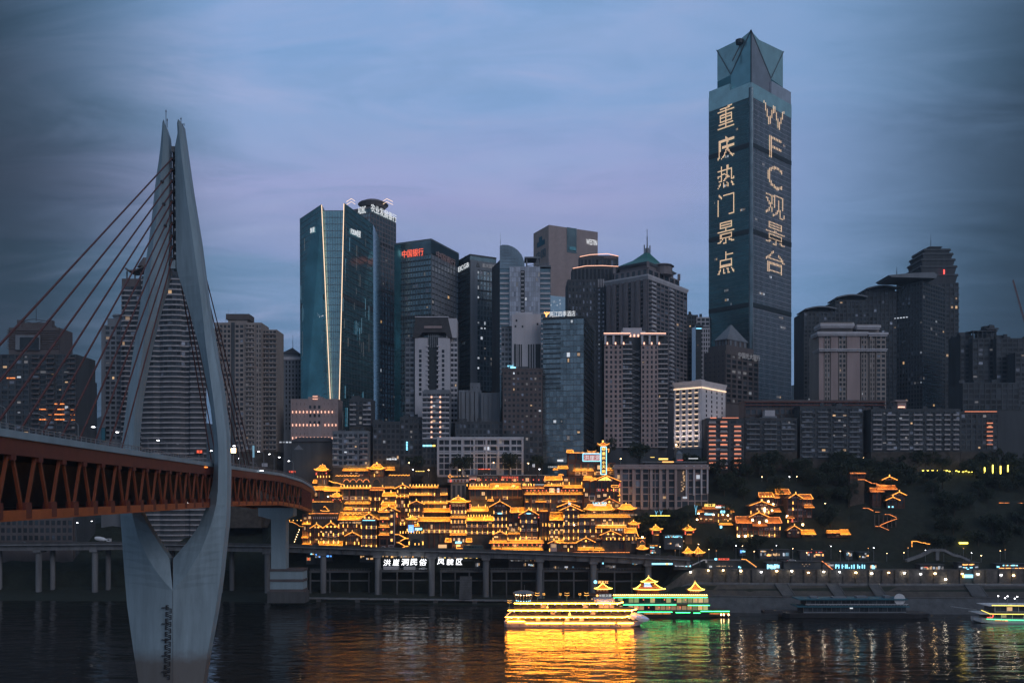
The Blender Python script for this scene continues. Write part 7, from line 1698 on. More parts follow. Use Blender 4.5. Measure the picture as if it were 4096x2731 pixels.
wall(1020, 1530, 1005, 1170, 8, 2, lamp=.35, panel=.7, lit=.0); eave(1008, 1190, 930, 1004, m='orange_tile', strips=3, lm='strip_orange'); eave(1370, 1545, 938, 1004, m='orange_tile', strips=3, lm='strip_orange'); wall(1180, 1380, 930, 1005, 3, 1, lamp=0, panel=.2); gable(1155, 1392, 878, 932, lamps=0, m='orange_tile'); eave(1195, 1370, 1010, 1038, m='orange_tile', strips=0, dy=-1)
for x, y in ((1198, 965), (1360, 975), (1278, 995), (1035, 1155), (1112, 1155), (1190, 1158)): pc('uplight', 'lamp_warm', (cx_(x), CUR['d'] - 1.8, cz_(y)), (.9, .4, 1.1))
house('middle gabled lodge on the slope behind the lower lodge', 'C', 1310, 880, 16); wall(1180, 1450, 800, 900, 5, 1, lamp=.3, panel=.5); gable(1160, 1455, 748, 800, lamps=0, m='orange_tile'); eave(1440, 1530, 826, 872, m='orange_tile', strips=1, dy=-1); pc('uplight', 'lamp_warm', (cx_(1340), CUR['d'] - 1.5, cz_(845)), (.8, .4, 2.4)); pc('uplight', 'lamp_warm', (cx_(1428), CUR['d'] - 1.5, cz_(855)), (.7, .4, .9))
house('topmost lodge with three glowing russet roof blocks on the wooded slope', 'C', 1465, 800, 22); wall(1290, 1660, 700, 810, 7, 1, lamp=.2, panel=.6); eave(1275, 1455, 648, 700, m='orange_tile', strips=3); eave(1450, 1520, 655, 708, m='orange_tile', strips=1, dy=-.5); eave(1488, 1660, 606, 664, m='orange_tile', strips=3, dy=2); wall(1520, 1630, 664, 705, 2, 1, lamp=.2, panel=.5, dy=3)
lamps(1318, 1420, 690, 4, .8, .5); pc('uplight', 'lamp_warm', (cx_(1385), CUR['d'] - 1.5, cz_(748)), (.7, .4, 1)); pc('uplight', 'lamp_warm', (cx_(1440), CUR['d'] - 1.5, cz_(780)), (.7, .4, .8))
house('tall gabled lodge with white-banded storeys at the right of the slope lodges', 'C', 1740, 1075, 14); wall(1615, 1800, 715, 1075, 3, 5, lamp=.15, panel=.8, lit=0); gable(1622, 1790, 658, 712, lamps=0, m='orange_tile'); wall(1790, 1910, 725, 940, 2, 3, lamp=.1, panel=.8, lit=.1, dy=1); eave(1760, 1920, 668, 722, m='orange_tile', strips=3, dy=1.5); eave(1800, 1922, 792, 822, m='orange_tile', strips=2, dy=-.5); eave(1590, 1680, 920, 946, m='orange_tile', strips=1, dy=-1.5); pc('uplight', 'lamp_warm', (cx_(1788), CUR['d'] - 1.3, cz_(1045)), (1.0, .4, 3.5)); pc('uplight', 'lamp_warm', (cx_(1605), CUR['d'] - 1.3, cz_(925)), (.9, .4, 1.4)); lanterns([(1665, 940 + 14 * k) for k in range(4)])
house('dark gabled hut with one bright rake below the tall slope lodge', 'C', 1690, 1160, 8); wall(1615, 1770, 1090, 1165, 3, 1, lamp=0, panel=.1); gable(1600, 1782, 1034, 1090, lamps=0, m='orange_tile')
house('golden roof block at the tree line right of the dark gabled hut', 'C', 1860, 1165, 8); wall(1790, 1930, 1136, 1170, 3, 1, lamp=0, panel=0, dep=4); eave(1772, 1946, 1086, 1136, strips=2)
house('long golden roof split in two above black trees, right', 'C', 2210, 1165, 8); wall(2085, 2340, 1136, 1170, 5, 1, lamp=0, panel=0, dep=4); eave(2068, 2232, 1092, 1118, strips=2); eave(2230, 2352, 1084, 1138, strips=2)
for k, (x0, lab) in enumerate(((450, 'left of the two small golden pavilions by the quay road'), (572, 'right of the two small golden pavilions by the quay road'))):
 house(lab, 'C', x0, 1395, 1, 'lit_pavilion', 'terrace pavilions'); wall(x0 - 45, x0 + 45, 1360, 1395, 2, 1, lamp=0, panel=0, lit=1, dep=4); hip(x0 - 66, x0 + 66, 1308, 1358, dep=6, curl=.6, ridge=.25)
# ---- frame D: the cliff pavilion with zigzag walk
house('cliff pavilion of overlapping russet roofs with lit rakes at far right', 'D', 740, 820, 20, 'cliff_pavilion', None)
wall(560, 660, 640, 800, 2, 1, lamp=.2, panel=0, lit=0, dep=5); wall(725, 935, 690, 830, 3, 1, lamp=.1, panel=0, lit=0, dep=6); eave(522, 690, 596, 640, m='orange_tile', strips=2, lm='strip_orange'); eave(615, 856, 566, 612, m='orange_tile', strips=2, lm='strip_orange', dy=1); eave(655, 740, 548, 570, m='orange_tile', strips=1, dy=3); gable(676, 862, 460, 500, lamps=0, m='orange_tile', dep=4, dy=2); gable(780, 958, 642, 682, lamps=0, m='orange_tile', dep=4); gable(690, 862, 702, 740, lamps=0, m='orange_tile', dep=3, dy=-2)
for x in (735, 778): pc('lit_window', 'sign_cyan', (cx_(x), CUR['d'] - 2.5, cz_(816)), (.8, .3, .8))
house('zigzag lit walkway stepping down the dark cliff at far right', 'D', 740, 1090, 12, 'zigzag_walk', None)
for pts in (((380, 494), (455, 494), (545, 538), (590, 540), (650, 565)), ((440, 830), (500, 832), (560, 862)), ((585, 876), (640, 876)), ((695, 904), (750, 904), (830, 940)), ((640, 1034), (725, 996), (840, 955)), ((585, 1045), (640, 1045), (745, 1090))): zig(pts, 'strip_orange', t=.22)
b = MB()
for pts in (((440, 836), (500, 838), (560, 868)), ((695, 910), (750, 910), (830, 946)), ((640, 1040), (725, 1002), (840, 961))): b.path([(cx_(x), CUR['d'], cz_(y)) for x, y in pts], 1.8, .3)
part('walkway', b, 'stone_wall', CUR['T'])
for k in range(6): pc('walkway_post', 'stone_wall', (cx_(590 + k * 50), CUR['d'] + .4, cz_(1000)), (.5, .5, 9))
house('short golden-lined roof on the dark cliff left of the cliff pavilion', 'D', 380, 480, 22, 'cliff_hut', None); wall(295, 470, 425, 480, 4, 1, lamp=0, panel=0, lit=0, dep=4); eave(288, 472, 408, 425, m='orange_tile', strips=1, lm='strip_orange')

# ================================================================== boats
def ship_px(d): return (lambda x: X(U('G', x), d)), (lambda y: Z(V('G', y), d))
def hull(T, secs, d, beam, m, name='hull'):
 """secs: (x metres, z top, half width factor) from stern to bow; keel at the waterline"""
 b = MB(); n = 5; yc = d + beam / 2
 for x, zt, k, zk in secs:
  h = beam / 2 * k
  b.v += [(x, yc - h, zt), (x, yc - h * .92, lerp(zk, zt, .3)), (x, yc, zk), (x, yc + h * .92, lerp(zk, zt, .3)), (x, yc + h, zt)]
 for i in range(len(secs) - 1):
  for j in range(n): b.f.append((n * i + j, n * i + (j + 1) % n, n * i + n + (j + 1) % n, n * i + n + j))
 b.f.append(tuple(range(n))); b.f.append(tuple(range(len(b.v) - 1, len(b.v) - n - 1, -1)))
 return part(name, b, m, T)
def deck_level(T, x0, x1, zf, zc, d, beam, n, lit=.0, m='render_white', litm='lit_dim', front=.6, off=None):
 b = MB(); b.box(x0, x1, d + front + .25, d + beam - front, zf, zc); part('cabin', b, 'render_dark', T)
 off = wloc(T); bw = (x1 - x0) / n
 for i in range(n):
  piece('window_pane', litm if RND.random() < lit else 'pane', T, (x0 + (i + .5) * bw, d + front + .2, (zf + zc) / 2 + .15), (bw * .86, .12, (zc - zf) * .62), 0, off)
  if i % 2 == 0: piece('window_post', m, T, (x0 + i * bw, d + front + .12, (zf + zc) / 2), (.16, .2, zc - zf), 0, off)
 b = MB(); b.box(x0, x1, d + front + .05, d + front + .3, zf, zf + (zc - zf) * .2); part('dado', b, 'render_grey', T)
# ---- the gold-lit cruise boat
d = 419; sx, sz = ship_px(d); beam = 13.0
T = thing('cruise_boat', 'white four-deck cruise boat outlined by bright golden strips with a beaked bow', 'boat', (sx(760), d, 0))
hull(T, [(sx(150), sz(655), .80, -.6), (sx(175), sz(655), .95, -.9), (sx(400), sz(655), 1, -1), (sx(1150), sz(655), 1, -1), (sx(1290), sz(645), .86, -.8), (sx(1370), sz(632), .5, -.3), (sx(1415), sz(622), .22, 1.6)], d, beam, 'ship_hull')
# beaked bow
b = MB(); yc = d + beam / 2
pr = [(1280, 570, 610, 5.4), (1340, 572, 640, 4.6), (1400, 590, 652, 3.2), (1445, 612, 650, 1.6), (1468, 628, 642, .35)]
for x, y0, y1, h in pr: b.v += [(sx(x), yc - h, sz(y1)), (sx(x), yc - h * 1.05, sz((y0 + y1) / 2)), (sx(x), yc - h * .6, sz(y0)), (sx(x), yc + h * .6, sz(y0)), (sx(x), yc + h * 1.05, sz((y0 + y1) / 2)), (sx(x), yc + h, sz(y1))]
for i in range(4):
 for j in range(6): b.f.append((6 * i + j, 6 * i + (j + 1) % 6, 6 * i + 6 + (j + 1) % 6, 6 * i + 6 + j))
b.f.append(tuple(range(6))); b.f.append(tuple(range(29, 23, -1))); part('beaked_bow', b, 'white_paint', T)
M['bow_blue'] = glow('bow_blue_light', (.35, .5, 1.0), .8, False)
b = MB(); b.path([(sx(1290), yc - 5.6, sz(585)), (sx(1345), yc - 4.9, sz(592)), (sx(1405), yc - 3.4, sz(607)), (sx(1450), yc - 1.6, sz(624))], .22); part('bow_light', b, 'bow_blue', T)
b = MB(); b.add([(sx(1315), yc - 5.35, sz(612)), (sx(1372), yc - 4.3, sz(640)), (sx(1330), yc - 5.2, sz(632))], [(0, 1, 2)]); part('bow_eye', b, 'mullion_dark', T)
levels = ((170, 1305, 650, 600, 26), (200, 1290, 594, 545, 24), (240, 1190, 534, 482, 20))
for x0, x1, y0, y1, n in levels: deck_level(T, sx(x0), sx(x1), sz(y0), sz(y1), d, beam, n, lit=.15, front=2.2, m='ship_trim')
for x0, x1, y in ((235, 1225, 474), (180, 1345, 537), (155, 1290, 597)):
 b = MB(); b.prism([(sx(x0), d - .1), (sx(x1) - 3, d - .1), (sx(x1), d + beam * .35), (sx(x1), d + beam * .65), (sx(x1) - 3, d + beam + .1), (sx(x0), d + beam + .1)], sz(y + 2), sz(y - 2)); part('deck_slab', b, 'ship_trim', T)
 b = MB(); b.box(sx(x0) + .2, sx(x1) - 3.1, d - .38, d - .14, sz(y) - .13, sz(y) + .13); part('light_strip', b, 'ship_strip', T)
 b = MB(); b.bar((sx(x1) - 3.0, d - .25, sz(y)), (sx(x1), d + beam * .34, sz(y)), .3); part('light_strip', b, 'ship_strip', T)
 for k in range(int((x1 - x0) / 62)): piece('ceiling_lamp', 'lamp_white', T, (sx(x0 + 60 + k * 62), d + .5, sz(y + 12)), (.16, .16, .12))
for x0, x1, y in ((340, 668, 650), (690, 1140, 650), (1165, 1308, 650), (178, 335, 636)):
 b = MB(); b.box(sx(x0), sx(x1), d - .36, d - .1, sz(y) - .15, sz(y) + .15); part('light_strip', b, 'ship_strip', T)
for x0, x1, y in ((240, 1180, 462), (210, 1300, 524), (180, 1285, 585)):
 b = MB(); b.box(sx(x0), sx(x1), d + .05, d + .12, sz(y - 2), sz(y));
 for k in range(int((x1 - x0) / 30)): b.box(sx(x0 + k * 30), sx(x0 + k * 30) + .07, d + .05, d + .12, sz(y + 8), sz(y - 2))
 part('deck_railing', b, 'ship_trim', T)
b = MB(); b.cyl((sx(325), d + 6), 5.2, sz(392), sz(384), 20, 4.6); b.cyl((sx(325), d + 6), 4.6, sz(384), sz(374), 20, 2.6); part('dome_roof', b, 'grey_steel', T)
for k in range(16):
 a = k * math.pi / 8; q = (sx(325) + 4.9 * math.cos(a), d + 6 + 4.9 * math.sin(a)); q2 = (sx(325) + 3.2 * math.cos(a), d + 6 + 3.2 * math.sin(a))
 strut('dome_rib', 'grey_steel', T, (q2[0], q2[1], sz(466)), (q[0], q[1], sz(392)), .12, .12);
 if k >= 8: piece('dome_lamp', 'lamp_warm', T, (sx(325) + 3.6 * math.cos(a), d + 6 + 3.6 * math.sin(a), sz(408)), (.35, .35, .35)); piece('dome_base_light', 'sign_cyan', T, (sx(325) + 3.4 * math.cos(a), d + 6 + 3.4 * math.sin(a), sz(462)), (.5, .3, .3))
strut('flag_pole', 'grey_steel', T, (sx(333), d + 6, sz(374)), (sx(333), d + 6, sz(322)), .1, .1)
for x, yb, s in ((448, 462, 1), (714, 462, 1), (890, 462, 1), (197, 522, .9), (505, 432, .55), (655, 432, .55), (830, 432, .55)):
 strut('palm_lamp_post', 'logo_teal', T, (sx(x), d + 2, sz(yb)), (sx(x), d + 2, sz(yb - 48 * s)), .3, .3)
 for k in range(2):
  for sg in (-1, 1): strut('palm_lamp_leaf', 'lamp_gold', T, (sx(x), d + 2, sz(yb - (52 + k * 20) * s)), (sx(x) + sg * (1.15 - .1 * k) * s, d + 2, sz(yb - (58 + k * 20) * s)), .22, .12)
letters('lettering', '长航朝天门', T, (sx(985), d + 1.5), 0, 0, sx(1125) - sx(985), sz(473), sz(452), 'sign_white', .2)
b = MB(); b.box(sx(960), sx(1145), d + 2, d + 9, sz(474), sz(440)); part('wheelhouse', b, 'render_white', T)
for x, y, s in ((737, 570, 1.3), (537, 506, .9)):
 b = MB(); b.add([(sx(x) - s * .6, d + .3, sz(y) - s * .6), (sx(x) + s * .6, d + .3, sz(y) - s * .6), (sx(x), d + .3, sz(y) + s * .9)], [(0, 1, 2)]); part('emblem', b, 'sign_yellow', T)
b = MB(); b.bar((sx(170), d + .4, sz(585)), (sx(215), d + .4, sz(545)), .5); b.bar((sx(150), d + .4, sz(640)), (sx(195), d + .4, sz(602)), .5); part('stern_stair', b, 'white_paint', T)
for k in range(12): piece('fender', 'dark_steel', T, (sx(200 + k * 90), d - .2, sz(672)), (.25, .3, 1.1))
# ---- the pagoda boat behind it
d = 453; sx, sz = ship_px(d); beam = 12.0
T = thing('pagoda_boat', 'green and gold lit pleasure boat with pagoda roofs moored behind the cruise boat', 'boat', (sx(1600), d, 0))
hull(T, [(sx(905), sz(565), .85, -.5), (sx(960), sz(565), 1, -1), (sx(1900), sz(560), 1, -1), (sx(2060), sz(548), .85, -.7), (sx(2140), sz(545), .55, -.2), (sx(2172), sz(543), .25, .6)], d, beam, 'dark_steel')
for x0, x1, y0, y1, n in ((930, 1985, 550, 492, 22), (930, 1990, 486, 424, 22)): deck_level(T, sx(x0), sx(x1), sz(y0), sz(y1), d, beam, n, lit=.6, m='timber_red', litm='lit_warm', front=1.8)
for x0, x1, y in ((905, 1975, 410), (1210, 1992, 489), (930, 2168, 551)):
 b = MB(); b.box(sx(x0), sx(x1), d - .1, d + beam, sz(y + 4), sz(y - 4)); part('deck_slab', b, 'timber', T)
for x0, x1, y in ((1140, 1972, 420), (1215, 1690, 487), (1795, 1990, 491), (1345, 1655, 552), (1685, 1815, 556), (1845, 1905, 560), (1910, 2168, 545)):
 b = MB(); b.box(sx(x0), sx(x1), d - .4, d - .12, sz(y) - .14, sz(y) + .14); part('light_strip', b, 'green_strip', T)
b = MB(); b.box(sx(1125), sx(1970), d - .38, d - .12, sz(402) - .15, sz(402) + .15); part('light_strip', b, 'eave_gold', T)
for x0, x1 in ((1400, 1640), (1990, 2168)): b = MB(); b.box(sx(x0), sx(x1), d - .4, d - .12, sz(566) - .1, sz(566) + .1); part('waterline_strip', b, 'strip_orange', T)
for k in range(44): piece('eave_lamp', 'lamp_warm', T, (sx(1130 + k * 19.3), d - .6, sz(395)), (.2, .2, .2))
for k in range(13): piece('lantern', 'sign_red', T, (sx(1350 + k * 47), d - .3, sz(440 if k % 2 else 510)), (.5, .5, .7))
CUR.update(T=T, f='G', d=d + 3, off=wloc(T))
for x0, x1, y0, y1, bt in ((958, 1112, 302, 348, 390), (1796, 1938, 296, 358, 400)):
 b = MB(); b.box(sx(x0 + 22), sx(x1 - 22), d + 3.5, d + 9, sz(bt), sz(y1 - 4)); part('pavilion_room', b, 'timber_red', T); hip(x0, x1, y0, y1, m='orange_tile', lm='yellow_strip', dep=6, curl=.4, ridge=.05)
 for k in range(4): piece('room_lamp', 'lit_warm', T, (sx(lerp(x0 + 36, x1 - 36, k / 3)), d + 3.3, sz(y1 + 14)), (.7, .2, .9))
b = MB(); b.box(sx(1345), sx(1550), d + 3.5, d + 10, sz(400), sz(348)); part('pavilion_room', b, 'timber_red', T); hip(1308, 1588, 306, 352, m='orange_tile', lm='yellow_strip', dep=9, curl=.4, ridge=.5)
b = MB(); b.box(sx(1385), sx(1508), d + 4.5, d + 8, sz(310), sz(282)); part('pavilion_upper_room', b, 'timber_red', T); hip(1375, 1520, 248, 286, m='orange_tile', lm='yellow_strip', dep=5, curl=.4, ridge=.05)
b = MB(); b.box(sx(1415), sx(1470), d + 4.2, d + 4.5, sz(308), sz(288)); part('name_board', b, 'sign_cyan', T); b = MB(); b.add([(sx(1405), d + 2.2, sz(330)), (sx(1480), d + 2.2, sz(330)), (sx(1468), d + 3.6, sz(310)), (sx(1418), d + 3.6, sz(310))], [(0, 1, 2, 3)]); part('blue_board', b, 'sign_blue', T)
letters('lettering', '满江红', T, (sx(992), d + 2), 0, 0, sx(1086) - sx(992), sz(300), sz(275), 'sign_orange', .2)
b = MB(); b.cyl((sx(970), 0), .85, -.15, .15, 14); b.v = [(x, d + 2 + z, sz(286) + y) for x, y, z in b.v]; part('round_emblem', b, 'sign_cyan', T)
letters('lettering', '长航文旅', T, (sx(998), d - .6), 0, 0, sx(1110) - sx(998), sz(416), sz(390), 'sign_white', .2)
b = MB(); b.cyl((sx(982), 0), .6, -.15, .15, 12); b.v = [(x, d - .7 + z, sz(403) + y) for x, y, z in b.v]; part('round_emblem', b, 'sign_orange', T)
b = MB(); b.box(sx(975), sx(1140), d - .5, d - .2, sz(427), sz(422)); part('light_strip', b, 'green_strip', T)
for x in (2092, 2115, 2158): piece('bow_lamp', 'lamp_warm', T, (sx(x), d - .5, sz(574)), (.4, .3, .9))
strut('flag_pole', 'grey_steel', T, (sx(1865), d + 6, sz(300)), (sx(1865), d + 6, sz(250)), .1, .1)
# ---- the dark moored pontoon boat
d = 451; kx, kz = (lambda x: X(U('K', x), d)), (lambda y: Z(V('K', y), d)); beam = 11
T = thing('moored_boat', 'unlit white two-deck boat moored on a long dark pontoon at right', 'boat', (kx(950), d, 0))
hull(T, [(kx(372), kz(612), .5, -.4), (kx(420), kz(618), .95, -.8), (kx(1480), kz(622), 1, -.9), (kx(1582), kz(622), .6, -.3)], d - 2, beam + 3, 'dark_steel', 'pontoon')
for x0, x1, y0, y1, n in ((545, 1390, 618, 570, 22), (570, 1365, 556, 514, 22)): deck_level(T, kx(x0), kx(x1), kz(y0), kz(y1), d, beam, n, lit=.0, m='concrete_grey')
for x0, x1, y in ((490, 1410, 565), (500, 1400, 506)): b = MB(); b.box(kx(x0), kx(x1), d - .4, d + beam, kz(y + 4), kz(y - 5)); part('deck_roof', b, 'logo_teal', T)
b = MB()
for k in range(34): b.box(kx(560 + k * 25), kx(560 + k * 25) + .08, d - .3, d - .2, kz(556), kz(543))
b.box(kx(555), kx(1400), d - .3, d - .2, kz(545), kz(542)); part('deck_railing', b, 'white_paint', T)
b = MB(); b.cyl((0, 0), 2.8, -.3, .3, 18); b.v = [(kx(1337) + x, d + 1 + z, kz(506) + y) for x, y, z in b.v]; part('radar_disc', b, 'white_paint', T)
b = MB()
for (x, w_, h) in ((620, 60, 14), (800, 120, 10), (1000, 90, 16), (1230, 50, 20)): b.box(kx(x), kx(x + w_), d + 3, d + 7, kz(501), kz(501 - h))
part('roof_lockers', b, 'render_grey', T)
piece('door_light', 'sign_white', T, (kx(936), d + .2, kz(577)), (1.5, .2, .55))
b = MB(); b.box(kx(215), kx(370), d, d + 5, kz(625), kz(600)); b.box(kx(230), kx(300), d + 1, d + 4, kz(600), kz(592)); solo('workboat', b, 'dark_steel', 'small black workboat moored at the left end of the dark pontoon', 'boat', None, (kx(290), d, 0))
# ---- the yellow-strip boat cut by the right edge
d = 431; kx, kz = (lambda x: X(U('K', x), d)), (lambda y: Z(V('K', y), d)); beam = 11
T = thing('ferry_boat', 'boat with yellow and green light strips cut by the right picture edge', 'boat', (kx(2300), d, 0))
hull(T, [(kx(1975), kz(655), .25, .4), (kx(2020), kz(662), .7, -.5), (kx(2100), kz(668), 1, -.9), (kx(3000), kz(668), 1, -.9)], d, beam, 'white_paint')
for x0, x1, y0, y1, n in ((2080, 3000, 665, 625, 20), (2120, 3000, 612, 562, 18)): deck_level(T, kx(x0), kx(x1), kz(y0), kz(y1), d, beam, n, lit=.25, m='white_paint', litm='lit_warm')
for pts, m in ((((2085, 552), (2100, 552), (3000, 566)), 'yellow_dim'), (((1998, 592), (2070, 622), (2110, 624), (3000, 632)), 'yellow_dim'), (((2040, 664), (2230, 672), (3000, 692)), 'green_dim'), (((2115, 676), (2215, 680)), 'strip_orange'), (((2045, 652), (2090, 652), (2098, 628)), 'red_dot')):
 b = MB(); b.path([(kx(x), d - .4, kz(y)) for x, y in pts], .26); part('light_strip', b, m, T)
for x0, x1, y in ((2060, 3000, 556), (1990, 3000, 622)): b = MB(); b.box(kx(x0), kx(x1), d - .2, d + beam, kz(y + 5), kz(y)); part('deck_slab', b, 'white_paint', T)
strut('gangway', 'grey_steel', T, (kx(1800), d + 6, kz(575)), (kx(2000), d + 4, kz(600)), 1.2, .3)
for x, y in ((2178, 485), (2255, 487), (2235, 502), (2335, 490), (2315, 505)): piece('deck_lamp', 'lamp_white', T, (kx(x), d + 4, kz(y)), (.45, .3, .3))
for x in (2178, 2255, 2335): strut('deck_lamp_post', 'grey_steel', T, (kx(x), d + 4.2, kz(556)), (kx(x), d + 4.2, kz(487)), .12, .12)

# ================================================================== big white characters under the viaduct
dS = dv(1700) + .5
T = thing('character_sign', 'row of large glowing white characters hung beneath the viaduct', 'sign', (X(1700, dS), dS, 22))
for ch, x0, x1, y0, y1 in (('洪', 947, 1018, 212, 274), ('崖', 1040, 1102, 207, 272), ('洞', 1124, 1196, 205, 270), ('民', 1214, 1282, 205, 268), ('俗', 1302, 1374, 205, 272), ('风', 1482, 1550, 205, 262), ('貌', 1572, 1640, 205, 266), ('区', 1668, 1728, 204, 264)):
 letters('neon_character', ch, T, (X(U('E', x0), dS - 1.5), dS - 1.5), 0, 0, (x1 - x0) * .4039 * dS / FPX, Z(V('E', y1), dS), Z(V('E', y0), dS), 'sign_glow', .2, slant=.12)
for x0, x1, y in ((940, 1380, 276), (1476, 1735, 270)): b = MB(); b.box(X(U('E', x0), dS), X(U('E', x1), dS), dS - 1.3, dS - 1.1, Z(V('E', y) + 2, dS), Z(V('E', y), dS)); part('mounting_rail', b, 'dark_steel', T)

# ================================================================== shops and signs under and beside the viaduct
def shop(label, f, x0, x1, y0, y1, dd, panels, name='quay_shop', roof='render_dark'):
 """a small lit shop: dark shell, roof slab, and the lit panels it shows"""
 u0, u1 = U(f, x0), U(f, x1); T = thing(name, label, 'shop', (X((u0 + u1) / 2, dd), dd, Z(V(f, y1), dd)), 'lit shops along the quay')
 zt, zb_ = Z(V(f, y0), dd), Z(V(f, y1), dd)
 b = MB(); b.box(X(u0, dd), X(u1, dd), dd, dd + 5, zb_ - 1.0, zt); part('shell', b, 'render_dark', T)
 b = MB(); b.box(X(u0, dd) - .4, X(u1, dd) + .4, dd - .9, dd + 5.3, zt, zt + .35); part('roof_slab', b, roof, T)
 for (a, c, e, g, m) in panels:
  n = max(1, round((c - a) * FR[f][2] / 5.5)); kk = FR[f][2] * dd / FPX
  for i in range(n):
   if n > 2 and RND.random() < .18: continue
   hh = RND.uniform(.55, 1.0); xc = lerp(a, c, (i + .5) / n)
   piece('lit_panel', m if RND.random() < .75 else RND.choice(('lit_dim', 'lit_warm', 'shop', 'lit_white')), T, (X(U(f, xc), dd), dd - .1, Z(V(f, (e + g) / 2 + (g - e) * (1 - hh) * RND.uniform(-.4, .4)), dd)), ((c - a) / n * .86 * kk, .25, (g - e) * hh * .8 * kk))
 return T
du = lambda f, x, s=9.5: dv(U(f, x)) + s
shop('shop with a blue arched sign under the left end of the viaduct', 'E', 185, 345, 150, 245, du('E', 260), ((228, 262, 152, 170, 'sign_cyan'), (262, 292, 158, 176, 'sign_blue'), (275, 340, 172, 200, 'lit_white'), (190, 228, 182, 230, 'shop'), (200, 215, 195, 225, 'sign_red'), (300, 335, 180, 196, 'sign_blue')))
shop('small stall with a blue board beside the first viaduct pier', 'E', 382, 440, 160, 215, du('E', 410), ((388, 436, 168, 192, 'sign_blue'), (390, 404, 166, 176, 'lit_white')))
shop('stall with warm lit counter left of the white characters', 'E', 715, 860, 160, 225, du('E', 790), ((722, 734, 165, 205, 'shop'), (766, 848, 193, 218, 'shop'), (838, 856, 155, 168, 'sign_blue'), (735, 760, 178, 190, 'shop')))
shop('long row of warm stalls behind the white characters', 'E', 915, 1400, 160, 205, du('E', 1150, 10.5), tuple((925 + k * 44, 925 + k * 44 + RND.choice((18, 28, 36)), 172 + RND.choice((0, 6)), 192 + RND.choice((0, 6)), RND.choice(('shop', 'lit_warm', 'sign_orange', 'shop'))) for k in range(11)))
shop('row of warm stalls behind the second group of white characters', 'E', 1480, 1900, 180, 215, du('E', 1690, 10.5), tuple((1490 + k * 52, 1490 + k * 52 + RND.choice((24, 40)), 186, 205, RND.choice(('shop', 'sign_yellow', 'lit_warm'))) for k in range(8)))
shop('pale glowing kiosk box on the platform right of the white characters', 'E', 1855, 1908, 238, 292, du('E', 1880, 7), ((1860, 1904, 244, 288, 'lit_white'),))
for k, (x0, x1, lab) in enumerate(((950, 1100, 'left of the two pale sheds below the white characters'), (1150, 1265, 'right of the two pale sheds below the white characters'))):
 dd = du('E', 1000, 7); T = thing('pale_shed', lab, 'shed', (X(U('E', (x0 + x1) / 2), dd), dd, Z(V('E', 318), dd)), 'pale sheds on the platform')
 b = MB(); b.box(X(U('E', x0), dd), X(U('E', x1), dd), dd, dd + 4, Z(V('E', 322), dd), Z(V('E', 278), dd)); part('shed_wall', b, 'render_white', T); b = MB(); b.box(X(U('E', x0 - 5), dd), X(U('E', x1 + 5), dd), dd - .4, dd + 4.4, Z(V('E', 278), dd), Z(V('E', 272), dd)); part('shed_roof', b, 'render_grey', T)
shop('bright kiosk with a white screen on the platform, frame left of the pagoda boat', 'G', 360, 425, 112, 160, du('G', 390, 8), ((365, 418, 118, 150, 'lit_white'), (380, 410, 124, 140, 'sign_cyan')))
shop('dim long glazed hall on the platform behind the cruise boat', 'G', 190, 440, 82, 160, du('G', 300, 11), ((200, 430, 86, 98, 'lit_dim'), (320, 345, 105, 150, 'lit_dim')))
shop('long dim platform cafe with scattered white and orange lamps', 'G', 560, 910, 105, 178, du('G', 700, 10), ((590, 640, 140, 165, 'lit_dim'), (690, 720, 140, 160, 'lit_white'), (760, 800, 140, 160, 'lit_blue'), (880, 910, 150, 170, 'lit_dim'), (705, 712, 155, 178, 'lit_warm')))
shop('kiosk with stacked white signs near the landing stair', 'G', 1015, 1380, 95, 175, du('G', 1200, 8), ((1018, 1040, 106, 126, 'sign_cyan'), (1274, 1310, 100, 125, 'sign_cyan'), (1315, 1355, 98, 135, 'lit_white'), (1358, 1375, 100, 122, 'lit_white'), (1055, 1150, 128, 162, 'lit_dim'), (1190, 1194, 98, 116, 'sign_yellow')))
dd = du('G', 1560, -1.4)
T = thing('blue_banner', 'long pale blue lit banner hung on the viaduct end', 'sign', (X(U('G', 1565), dd), dd, Z(V('G', 125), dd))); piece('banner', 'sign_cyan', T, (X(U('G', 1565), dd), dd, Z(V('G', 121), dd)), (11.3, .3, .85)); piece('banner_patch', 'sign_yellow', T, (X(U('G', 1608), dd), dd - .2, Z(V('G', 121), dd)), (1.3, .3, .8)); piece('banner_frame', 'dark_steel', T, (X(U('G', 1565), dd), dd + .3, Z(V('G', 121), dd)), (11.8, .3, 1.3))
shop('ticket hall with a bright blue-white glazed front beside the landing stair', 'G', 1670, 1830, 112, 158, dv(2730) + 4, ((1678, 1760, 128, 148, 'lit_white'), (1765, 1822, 132, 150, 'sign_cyan'), (1700, 1712, 122, 132, 'shop'), (1740, 1752, 122, 132, 'shop')))
T = shop('landing terminal with a red roof sign and pale fascia', 'G', 1968, 2275, 92, 165, dv(2870) + 4, ((1985, 2012, 132, 160, 'lit_white'), (2235, 2272, 138, 160, 'sign_cyan'), (2050, 2220, 135, 146, 'lit_warm')), roof='concrete_grey')
dd = dv(2870) + 3; letters('lettering', '重庆两江游', T, (X(U('G', 2068), dd), dd), 0, 0, (2165 - 2068) * .4464 * dd / FPX, Z(V('G', 88), dd), Z(V('G', 70), dd), 'sign_red', .3); b = MB(); b.box(X(U('G', 2062), dd), X(U('G', 2170), dd), dd + .2, dd + .5, Z(V('G', 90), dd), Z(V('G', 68), dd)); part('sign_backing', b, 'red_steel', T); piece('emblem', 'sign_cyan', T, (X(U('G', 2046), dd), dd, Z(V('G', 78), dd)), (1.3, .3, 1.0))
dd = dv(2800) + 2
